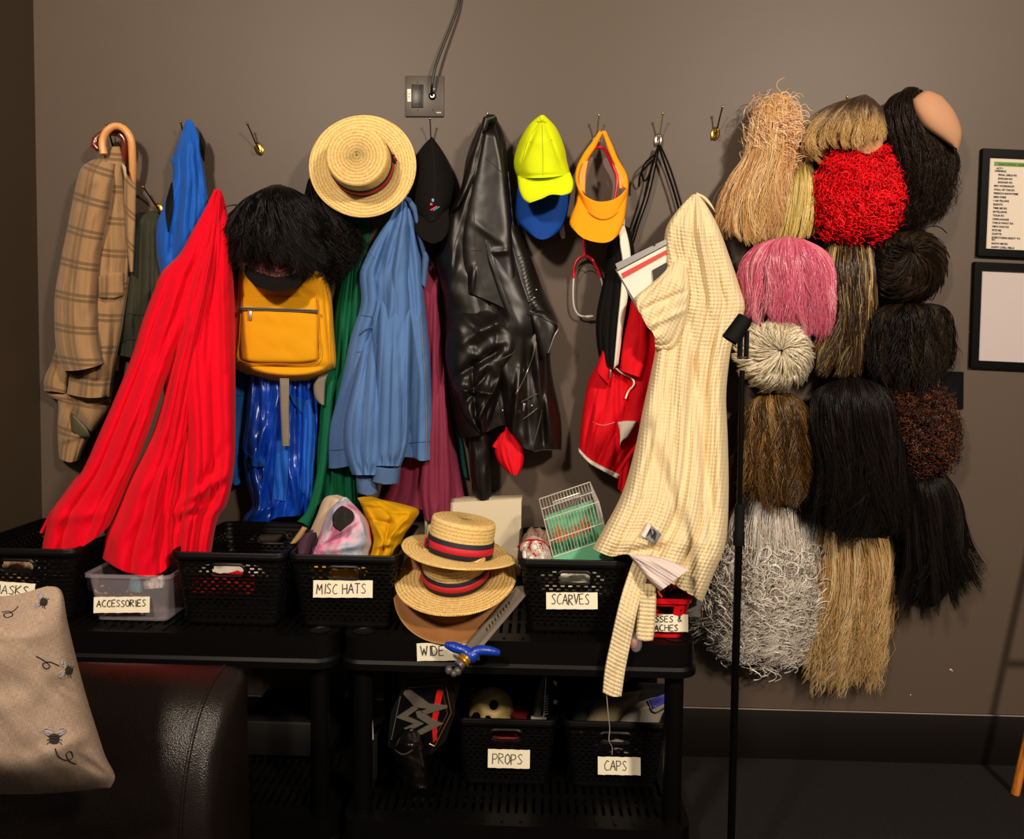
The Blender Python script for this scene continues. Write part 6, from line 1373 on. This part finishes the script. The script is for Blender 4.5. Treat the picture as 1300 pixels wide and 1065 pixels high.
# patterned bandana in the scarves basket
ban = Mat('bandana', 'd8cfc4', .85); bv = ban.n('ShaderNodeTexVoronoi'); ban.l(ban.coord('Object'), bv.inputs['Vector']); bv.inputs['Scale'].default_value = 70; ban.color(ban.ramp(bv.outputs['Distance'], [(.2, 'e6ded2'), (.45, 'e0d6c8'), (.52, '6c4a44'), (.62, 'd8cfc4'), (.8, 'a01e22')]))
t = thing('bandana', 'white patterned bandana with a red edge at the left of the SCARVES basket', 'scarf', P(680, 705, .38))
o, sbd = drape('cloth', [(668, 684), (660, 694), (657, 716)], [(688, 684), (698, 698), (703, 716)], ban.m, t, T=[(668, 684), (678, 680), (688, 684)], B=[(657, 716), (680, 718), (703, 716)], d=.34, bulge=.08, nf=2, amp=.015, seed=5, nu=50, nv=40, wr=.01, wrs=(12, 10))
g = G(); g.tube(line3([(657, 694), (666, 687), (678, 685), (690, 688), (700, 700)], sbd, .002), .0025, 6); g.out('red_edge', redr, t)
lump('brown_scarf', 'tan scarf behind the bandana in the SCARVES basket', 'scarf', 680, 692, .28, .05, '8a7060', CG, sq=(.8, .7, .8))

# birdcage
mint = plain('mint_plastic', '6fbf94', .45); wirem = plain('cage_wire', 'c9c8be', .35, .2)
t = thing('birdcage', 'small white wire birdcage with a mint green base leaning in the SCARVES basket', 'cage', P(730, 705, .35))
A, B_, C_, D_ = (684.5, 633.5), (751.5, 611.5), (768, 660), (700, 704)     # front face: top left, top right, ...
fd = .36; TL = P(691, 660, fd); TR = P(760, 637, fd); BL = P(702, 705, fd); BR = P(771, 682, fd-.0)
exv = (TR-TL); W_ = exv.length; exv.normalize(); up_ = Vector((0, 0, 1)); ezv = (TL-BL); H_ = ezv.length+.03; ezv.normalize(); BL = TL-ezv*H_
eyv = (P(684.5, 633.5, .22)-TL); Dp = eyv.length; eyv.normalize()     # to the back of the roof
def cp(u, v, w): return BL+exv*u*W_+ezv*v*H_+eyv*w*Dp
g = G(); r1, r2 = .0016, .0008
for (a, b_) in (((0, 1, 0), (1, 1, 0)), ((0, 1, 1), (1, 1, 1)), ((0, 1, 0), (0, 1, 1)), ((1, 1, 0), (1, 1, 1)), ((0, .2, 0), (0, 1, 0)), ((1, .2, 0), (1, 1, 0)), ((0, .2, 1), (0, 1, 1)), ((1, .2, 1), (1, 1, 1)), ((0, .2, 0), (1, .2, 0)), ((0, .55, 0), (1, .55, 0)), ((0, 1, .5), (1, 1, .5)), ((0, .55, 0), (0, .55, 1)), ((1, .55, 0), (1, .55, 1))):
    g.tube([cp(*a), cp(*b_)], r1, 6)
g.out('cage_frame', wirem, t)
g = G()
for k in range(1, 17):
    u = k/17; g.tube([cp(u, .2, 0), cp(u, 1, 0), cp(u, 1, 1), cp(u, .2, 1)], r2, 5)
for k in range(1, 9):
    w_ = k/9
    for u in (0, 1): g.tube([cp(u, .2, w_), cp(u, 1, w_)], r2, 5)
o = g.out('cage_bars', wirem, t); o['kind'] = 'stuff'
g = G(); g.tube([cp(.22, 1.0, .35), cp(.24, 1.14, .35), cp(.72, 1.14, .35), cp(.74, 1.0, .35)], .0016, 6); g.tube([cp(.25, 1.10, .35), cp(.71, 1.10, .35)], .0010, 6); g.out('cage_handle', wirem, t)
g = G(); bx8 = [cp(u, v, w) for w in (0, 1) for u, v in ((-.02, -.25), (1.02, -.25), (1.03, .22), (-.03, .22))]
g.add(bx8, [(0, 1, 2, 3), (7, 6, 5, 4), (0, 4, 5, 1), (1, 5, 6, 2), (3, 7, 4, 0)]); 
bx9 = [cp(u, v, w) for w in (.03, .97) for u, v in ((.01, -.2), (.99, -.2), (1.0, .22), (.0, .22))]; g.add(bx9, [(3, 2, 1, 0), (4, 5, 6, 7), (1, 5, 4, 0), (2, 6, 5, 1), (0, 4, 7, 3)]); g.add([cp(-.03, .22, 0), cp(1.03, .22, 0), cp(1.0, .22, .03), cp(0, .22, .03)], [(0, 1, 2, 3)])
g.out('cage_tray', mint, t)
g = G(); g.add([cp(.03, .2, .98), cp(.97, .2, .98), cp(.97, .62, .98), cp(.03, .62, .98), cp(.03, .2, .95), cp(.97, .2, .95), cp(.97, .62, .95), cp(.03, .62, .95)], [(0, 1, 2, 3), (7, 6, 5, 4), (0, 4, 5, 1), (3, 2, 6, 7), (0, 3, 7, 4), (1, 5, 6, 2)])
bkp_ = g.out('back_panel', mint, t)
g = G()
for k, (u, h_) in enumerate(((.12, .30), (.20, .38), (.30, .26), (.42, .22), (.52, .24), (.63, .30), (.73, .34))): g.tube([cp(u, .22, .5), cp(u+.02, .22+h_*.5, .5), cp(u-.01, .22+h_, .55)], [.007, .006, .001], 6)
g.out('orange_bird', plain('bird_orange', 'b8622a', .8), t)
# white board and small items behind
t = thing('white_board', 'cream white box lid standing against the wall behind the straw boaters', 'box', P(600, 720, .1))
g = G(); g.prism([P(540, 640, .10), P(662, 633, .10), P(661, 730, .10), P(545, 735, .10)], (0, .012, 0)); g.out('panel', plain('board_cream', 'd9cdb0', .7), t)
g = G(); g.prism([P(538, 634, .09), P(663, 631, .09), P(663, 637, .09), P(538, 640, .09)], (0, .03, 0)); g.out('rim', plain('board_edge', '9c917a', .7), t)
g = G(); g.box(P(541, 690, .11), (.003, .008, .08)); g.out('side_edge', plain('board_edge', '9c917a', .7), t)
# sword
t = thing('toy_sword', 'toy sword with a grey blade and blue and gold hilt lying over the shelf edge', 'sword', P(610, 800, .5))
p0, p1 = P(663, 748, .42), P(598, 824, .545); ax = (p0-p1).normalized(); sd = ax.cross(Vector((0, -.3, 1))).normalized(); nn_ = sd.cross(ax)
bl = plain('blade_grey', '6b6258', .35, .1)
g = G(); Lb = (p0-p1).length
prof_ = [(-.020, 0), (-.012, .0045), (-.003, .0025), (.003, .0025), (.012, .0045), (.020, 0), (.012, -.0045), (-.012, -.0045)]
V = [p1+ax*s*Lb+sd*a*(1 if s < 1.01 else .4)+nn_*b_*(1 if s < 1.01 else .4) for s in (0, 1.0, 1.04) for a, b_ in prof_]; n = 8
g.add(V, [(i*n+k, i*n+(k+1) % n, (i+1)*n+(k+1) % n, (i+1)*n+k) for i in range(2) for k in range(n)]+[tuple(range(n))[::-1], tuple(2*n+k for k in range(n))]); bo_ = g.out('blade', bl, t)
g = G()
for k in range(9): c = p1+ax*(.30+.055*k)*Lb; g.tube([c-sd*.004+nn_*.0035+ax*.003, c+nn_*.0040, c+sd*.004+nn_*.0035-ax*.003], .0012, 5)
g.out('blade_engraving', plain('engraving', '2a241e', .5, .5), bo_)
bsw = Mat('blue_hilt', '1138a8', .3, spec=.6); bsw.bump(bsw.noise(bsw.coord('Object'), 160, 2), .5, .003)
g = G(); g.tube(lined([(565, 818), (578, 822), (590, 826), (598, 833), (606, 826), (620, 826), (634, 829)], [.545, .55, .555, .56, .555, .55, .545], 28), [.006, .008, .0095, .011, .012, .012, .0115, .011, .011, .012, .013, .014, .015, .015, .0145, .0135, .0125, .012, .0115, .0115, .0115, .011, .011, .0105, .010, .009, .008, .006], 12)
g.ball(P(597, 833, .56), (.019, .014, .016), 16); g.out('guard', bsw.m, t)
g = G(); g.lathe([(.012, -.008), (.0155, -.006), (.0155, -.002), (.013, 0), (.0155, .002), (.0155, .006), (.012, .008)], P(589, 838, .575), (p1-p0).normalized().to_track_quat('Z', 'Y').to_matrix(), 20); g.out('gold_collar', plain('toy_gold', 'b8861e', .35, .6), t)
gs = Mat('speckled_grip', '4a4650', .3, spec=.6); gv = gs.n('ShaderNodeTexVoronoi'); gs.l(gs.coord('Object'), gv.inputs['Vector']); gv.inputs['Scale'].default_value = 150; gs.color(gs.ramp(gv.outputs['Distance'], [(.2, '6e3038'), (.4, '3c4668'), (.7, '57504c')])); gs.bump(gv.outputs['Distance'], .5, .003)
g = G(); g.tube([P(588, 839, .575), P(582, 846, .585)], [.0115, .0125], 14); g.out('grip', gs.m, t)
g = G(); g.ball(P(581, 852, .585), (.0095, .0095, .010), 14); g.ball(P(570, 851, .58), (.0090, .009, .010), 14); g.ball(P(576, 855, .59), (.008, .008, .008), 12); g.out('pommel', plain('pommel_grey', '55504c', .35, .2), t)
# small cellophane sweet at the shelf edge by the belt
t = thing('wrapped_candy', 'clear wrapped tan ornament hanging over the shelf edge beside the belt', 'ornament', P(803, 822, .51))
g = G(); g.ball(P(803, 817, .513), (.012, .008, .013), 14); g.out('filling', plain('candy_tan', 'a5735a', .4), t)
g = G(); g.tube(lined([(800, 800), (803, 806), (806, 812), (808, 820), (804, 826)], [.50, .505, .515, .52, .52], 16), [.006, .008, .009, .010, .011, .013, .014, .015, .015, .015, .014, .013, .012, .011, .009, .005], 12); g.out('wrapper', clear.m, t)
# items in the clear bin
for k, (px, py, r, c, lab) in enumerate(((140, 790, .018, '8a6a3c', 'gold trinket at the bottom left of the clear bin'), (165, 780, .030, 'b8aea4', 'pale curled band at the bottom of the clear bin'), (185, 793, .022, '94703c', 'brown trinket at the bottom right of the clear bin'), (130, 748, .016, 'a87850', 'tan strap at the upper left of the clear bin'), (172, 752, .016, 'b8803c', 'orange trinket at the top of the clear bin'))):
    g = G(); c_ = P(px, py, .40)
    if k in (1, 3): g.tube([c_+Vector((math.cos(a)*r, .004*math.sin(3*a), math.sin(a)*r*.6)) for a in np.linspace(0, 5.4, 30)], .0045, 8)
    else:
        for j in range(5): g.tube([c_+Vector((math.cos(a)*r*.5+(j-2)*r*.4, math.sin(a*2+j)*.006, math.sin(a)*r*.45)) for a in np.linspace(0, 6.0, 14)], .0022, 6)
    tag(g.out('trinket', plain('trinket_'+c, c, .45, .3), None, sharp=60), lab, 'trinket', 'trinkets in the clear bin')
drape_t, _ = drape('blue_cloth', [(166, 731), (163, 745), (165, 752)], [(180, 731), (182, 742), (182, 752)], fabric('pale_blue', '5b8aa0').m, None, d=.40, bulge=.03, nf=1, amp=.008, nu=20, nv=20); tag(drape_t, 'pale blue cloth under the red hem in the clear bin', 'cloth')
drape_t, _ = drape('white_ribbon', [(182, 734), (181, 742), (183, 748)], [(207, 729), (210, 738), (208, 746)], fabric('ribbon_white', 'cfc6bc').m, None, d=.40, bulge=.03, nf=2, amp=.012, nu=24, nv=20); tag(drape_t, 'white ribbon under the red hem in the clear bin', 'ribbon')
drape_t, _ = drape('black_cloth', [(112, 728), (108, 738), (110, 750)], [(164, 736), (163, 744), (164, 752)], fabric('soft_black', '121014').m, None, d=.37, bulge=.03, nf=2, amp=.008, nu=30, nv=20); tag(drape_t, 'black cloth lying at the left of the clear bin', 'cloth')
# moustaches and glasses in the red basket
t = thing('novelty_glasses', 'dark novelty glasses with coloured tips in the red basket', 'glasses', P(845, 745, .42))
g = G(); g.tube(lined([(833, 758), (832, 745), (838, 742), (846, 746), (848, 758)], [.44]*5, 20), .004, 8); g.tube(lined([(852, 752), (862, 750), (870, 756)], [.43]*3, 12), .004, 8); g.out('frame', blackmetal, t)
for c, pts in (('c85a20', [(834, 744), (836, 752), (840, 758)]), ('2a7a4a', [(829, 748), (831, 756)]), ('4a4ab0', [(827, 744), (829, 752)])):
    g = G(); g.tube(lined(pts, [.455]*len(pts), 8), .0028, 6); g.out('coloured_tip', plain('tip_'+c, c, .5), t)
lump('grey_beard', 'grey fluffy beard in the red basket', 'beard', 862, 768, .36, .055, '5c5652', None, sq=(1, .8, .5))

# ------------------------------------------------------------------ lower shelf
# skull
bone = Mat('skull_bone', 'a08a55', .55); bone.vary(40, .4); bone.bump(bone.noise(bone.coord('Object'), 50, 4), .5, .003)
t = thing('toy_skull', 'yellowed plastic skull looking out of the PROPS basket', 'skull', P(625, 915, .26))
c = P(624, 903, .25); g = G(); seg = 40; n = 26; V = []; M_ = (Matrix.Rotation(-.35, 3, 'Z') @ Matrix.Rotation(-.50, 3, 'X') @ Matrix.Rotation(-.72, 3, 'Y'))
for i in range(n+1):
    ph = PI*i/n
    for k in range(seg):
        a = 2*PI*k/seg; q = Vector((math.sin(ph)*math.cos(a), math.sin(ph)*math.sin(a), math.cos(ph)))
        r = Vector((q.x*.062, q.y*.074, q.z*.062))
        for ex_, ez_, w, dd_ in ((-.42, -.05, .26, .020), (.42, -.05, .26, .020), (0, -.42, .15, .016)):
            if q.y < 0: r.y += dd_*math.exp(-(((q.x-ex_)/w)**2+((q.z-ez_)/w)**2))
        if q.z < -.5: r.x *= .75
        if q.y < 0: r.y -= .006*math.exp(-((q.z-.22)/.1)**2)
        V.append(M_ @ r+c)
g.add(V, [(i*seg+k, (i+1)*seg+k, (i+1)*seg+(k+1) % seg, i*seg+(k+1) % seg) for i in range(n) for k in range(seg)]); g.out('cranium', bone.m, t, sharp=80)
sk_ = plain('socket_dark', '040302', 1.0, spec=0)
for u, w in ((-.42, .017), (.42, .017)):
    q = Vector((u, -.88, -.05)); g = G(); g.ball(M_ @ Vector((q.x*.064, q.y*.062, q.z*.062))+c, (w*.85, .006, w*.75), 16, M_); g.out('eye_socket', sk_, t)
g = G(); g.ball(M_ @ Vector((0, -.060, -.026))+c, (.008, .006, .010), 12, M_); g.out('nose_hole', sk_, t)
g = G()
for k in range(8):
    a = (k-3.5)*.16; g.box(M_ @ Vector((math.sin(a)*.045, -math.cos(a)*.060, -.050))+c, (.0033, .003, .006), M_, bev=.001)
g.out('teeth', plain('teeth_ivory', 'b8a878', .5), t)
lump('red_prop_cloth', 'dark red cloth behind the skull in the PROPS basket', 'cloth', 655, 905, .24, .035, '6e1a1c', CG)
lump('striped_prop', 'red and tan prop seen through the handle of the PROPS basket', 'prop', 645, 938, .30, .05, '7a2a24', CG, sq=(1, .5, .35))
# sneaker
t = thing('canvas_sneaker', 'black canvas high top shoe with stars and white laces in the PROPS basket', 'shoe', P(692, 915, .25))
o, ssn = drape('canvas_upper', [(684, 858), (680, 880), (678, 912), (676, 925)], [(706, 862), (712, 885), (714, 912), (714, 925)], fabric('black_canvas', '15131a').m, t, T=[(684, 858), (696, 854), (706, 862)], d=.22, bulge=.06, nf=0, nu=40, nv=40, vb=(.6, .2))
o, stg = drape('tongue', [(688, 858), (681, 880), (676, 912)], [(692, 858), (691, 880), (689, 912)], fabric('grey_tongue', '4a4642').m, t, d=.27, bulge=.015, nf=0, nu=16, nv=30)
g = G()
for k in range(8): g.tube([P(690.5, 885+k*3.2, .292), P(696, 883+k*3.2, .294)], .0011, 5)
g.tube(lined([(693, 860), (692, 880), (690, 912)], [.29]*3, 12), .0012, 5); g.out('laces', plain('lace_white', 'c8c4c4', .7), t)
g = G(); g.box(P(684, 914, .29), (.022, .014, .006), bev=.004); g.out('toe_cap', plain('toe_white', 'a8a298', .5), t)
for q in ((704, 867), (705, 891)):
    g = G(); c_ = P(*q, float(ssn.at(np.array([q[0]]), np.array([q[1]]))[0])+.003)
    pts = [c_+Vector((math.sin(k*PI/5)*(.009 if k % 2 == 0 else .0038), 0, math.cos(k*PI/5)*(.009 if k % 2 == 0 else .0038))) for k in range(10)]; g.prism(pts, (0, -.001, 0)); g.out('star', plain('lace_white', 'c8c4c4', .7), t)
# caps in the CAPS basket
def brimmed(label, L, R, T, B, d, color, bulge, col2=None, seed=1, d2=None):
    t = thing('cap', label, 'cap', P((L[-1][0]+R[-1][0])/2, L[-1][1], d), 'caps piled in the CAPS basket')
    o, s_ = drape('cap_crown', L, R, fabric('cap_'+color, color).m, t, T=T, B=B, d=d, d2=d2 or d, bulge=bulge, nf=1, amp=.008, seed=seed, nu=50, nv=40, wr=.004, vb=(.3, .3)); return t, s_
tcap, s_ = brimmed('charcoal cap at the left of the CAPS basket', [(735, 880), (724, 895), (719, 930)], [(790, 868), (775, 890), (752, 930)], [(735, 880), (755, 873), (790, 868)], [(719, 930), (735, 932), (752, 930)], .20, '2c2926', .06)
tcap, s_ = brimmed('olive cap in the middle of the CAPS basket', [(760, 883), (748, 900), (735, 930)], [(815, 876), (800, 905), (775, 930)], [(760, 883), (785, 880), (815, 876)], [(735, 930), (755, 932), (775, 930)], .24, '6e6248', .06, seed=2)
tcap, s_ = brimmed('grey worn cap at the right of the CAPS basket', [(808, 892), (790, 908), (776, 932)], [(848, 880), (848, 905), (846, 932)], [(808, 892), (828, 886), (848, 880)], [(776, 932), (810, 934), (846, 932)], .25, '8c857c', .06, seed=3)
patch('blue_panel', [(824, 888), (829, 900)], [(845, 880), (846, 892)], plain('panel_blue', '3a3c9a', .6), tcap, s_, off=.003, th=.003)
g = G(); g.tube(line3([(822, 890), (830, 905), (845, 898)], s_, .003), .002, 6); g.out('strap', plain('strap_black', '0c0b0c', .6), tcap)
tcap, s_ = brimmed('black cap tucked behind the olive one in the CAPS basket', [(770, 870), (765, 880), (762, 895)], [(848, 868), (846, 885), (840, 900)], [(770, 870), (800, 866), (848, 868)], [(762, 895), (800, 905), (840, 900)], .16, '12100f', .06, seed=4)
lump('worn_hat', 'grey cap seen through the handle of the CAPS basket', 'cap', 786, 945, .30, .055, '6e675f', 'caps piled in the CAPS basket', sq=(1, .7, .4))
lump('purple_hat', 'purple cap seen through the handle of the CAPS basket', 'cap', 772, 950, .31, .035, '2c2458', 'caps piled in the CAPS basket', sq=(1, .7, .4))
# championship belt
t = thing('championship_belt', 'black championship belt with a silver zigzag emblem and red slash on the lower shelf', 'belt', P(538, 940, .3))
bd = .40
def bp_(pts, off=0.0): return [P(x, y, bd+off) for x, y in pts]
g = G(); g.prism(bp_([(514, 866), (540, 862), (568, 862), (577, 880), (577, 908), (566, 940), (548, 958), (515, 958), (492, 948), (496, 905)]), (0, .012, 0)); o = g.out('leather_plate', plain('belt_black', '0b0a0a', .4), t)
g = G(); g.prism(bp_([(516, 872), (545, 868), (565, 869), (574, 904), (554, 948), (520, 950), (497, 942), (503, 905)], .003), (0, -.002, 0)); fp_ = g.out('centre_plate', plain('plate_black', '060606', .3), t)
sv_ = plain('emblem_silver', '6e675c', .35, .35)
g = G(); g.prism(bp_([(512, 877), (518, 876), (546, 890), (568, 895), (543, 905), (560, 919), (538, 931), (520, 927), (541, 917), (522, 907), (540, 902), (505, 913), (502, 909), (530, 896)], .006), (0, -.003, 0)); 
for o_ in (): pass
g.v, g.f = [], []
for pts in ([(514, 876), (521, 875), (545, 893), (568, 895), (568, 898), (541, 906), (534, 903), (543, 899), (527, 897), (512, 880)], [(503, 910), (524, 896), (531, 899), (517, 909), (538, 918), (520, 927), (513, 924), (526, 918)], [(528, 903), (535, 902), (551, 914), (563, 918), (535, 932), (527, 929), (545, 919), (530, 910)]): g.prism(bp_(pts, .006), (0, -.003, 0))
g.out('zigzag_emblem', sv_, fp_)
g = G(); g.prism(bp_([(555, 875), (563, 876), (560, 890), (555, 915), (555, 938), (550, 942), (548, 915), (552, 890)], .0040), (0, -.002, 0))
g.out('red_slash', plain('slash_red', 'c01820', .4), fp_)
g = G(); g.tube(bp_([(566, 871), (573, 905), (552, 947), (545, 944)], .007), .0018, 6); g.tube(bp_([(561, 872), (568, 906), (550, 940)], .007), .0010, 6); g.out('gold_border', plain('border_gold', '8c6a40', .35, .7), fp_)
for nm, a, b_, nst in (('rhinestone_row', (519, 873), (566, 869), 20), ('rhinestone_row', (508, 885), (497, 938), 22)):
    g = G()
    for k in range(nst): f = k/(nst-1); g.ball(P(a[0]+(b_[0]-a[0])*f, a[1]+(b_[1]-a[1])*f, bd+.006), (.0013, .0012, .0013), 6)
    g.out(nm, plain('rhinestone', 'c8c2b4', .15, .6), fp_)
# leather glove / boot in front
t = thing('black_boot', 'black leather boot lying in front of the championship belt', 'boot', P(525, 1000, .45))
o, s_ = drape('boot_upper', [(512, 928), (504, 940), (500, 958), (510, 975), (520, 1000)], [(530, 928), (536, 940), (540, 960), (543, 980), (546, 1000)], leather('boot_leather', '0c0908', .3), t, T=[(512, 928), (521, 924), (530, 928)], d=.42, bulge=.06, nf=1, amp=.01, seed=9, nu=40, nv=60, wr=.01, wrs=(14, 12), vb=(.3, .3))
g = G(); g.tube(line3([(502, 952), (512, 958), (524, 952)], s_, .001), .0015, 6); g.out('seam', plain('seam_grey', '4a4540', .4), t)
t = thing('game_box', 'dark box with a white printed label beside the shelf leg', 'box', P(471, 950, .2))
g = G(); g.box((P(474, 950, .28).x, -.26, P(474, 950, .28).z-.03), (.020, .06, .09), bev=.002); g.out('box_body', plain('box_dark', '0e0c0c', .5), t)
g = G(); zc = P(471, 924, .322); g.prism([P(466.5, 907, .322), P(472.5, 904, .322), P(474.5, 938, .322), P(468, 944, .322)], (0, -.001, 0)); lb_ = g.out('box_label', plain('box_label', 'c8c0b0', .6), t)
g = G(); g.tube([P(470, 908, .3235), P(470.5, 920, .3235), P(472, 936, .3235), P(469.5, 940, .3235)], .0008, 5); g.out('label_print', ink, lb_)
# dark storage box behind left shelf
t = thing('storage_box', 'black box standing at the back below the left shelf', 'box', P(350, 960, .15))
g = G(); a = P(330, 885, .12); b_ = P(432, 885, .12); g.box(((a.x+b_.x)/2, -.16, (a.z+.105)/2), ((b_.x-a.x)/2, .10, (a.z-.105)/2), bev=.006); g.out('box_body', plain('box_black', '080707', .5), t)
# wooden easel at the right edge
wd2 = Mat('orange_wood', 'b8682a', .4); wn = wd2.noise(wd2.coord('Object', (8, 8, 1)), 10, 3); wd2.color(wd2.ramp(wn, [(.3, '8a4416'), (.6, 'd08030')]))
a_, b_ = P(1296, 975, .16), P(1306, 930, .16); dv = (b_-a_).normalized(); base = a_-dv*(a_.z/dv.z); top_ = base+dv*(1.25/dv.z)
t = thing('wooden_easel', 'orange wooden easel leg at the lower right edge of the picture', 'easel', base)
for q0, q1 in ((base, top_), (base+Vector((.62, 0, 0)), top_+Vector((.10, 0, 0))), (base+Vector((.3, -.5, 0)), top_+Vector((.05, -.02, 0)))):
    g = G(); g.tube([q0, q1], .011, 8); g.out('leg', wd2.m, t)
g = G(); g.tube([base+dv*.45-Vector((.0, .008, 0)), base+Vector((.62-.22, -.008, dv.z*.45))], .010, 8); g.out('crossbar', wd2.m, t)
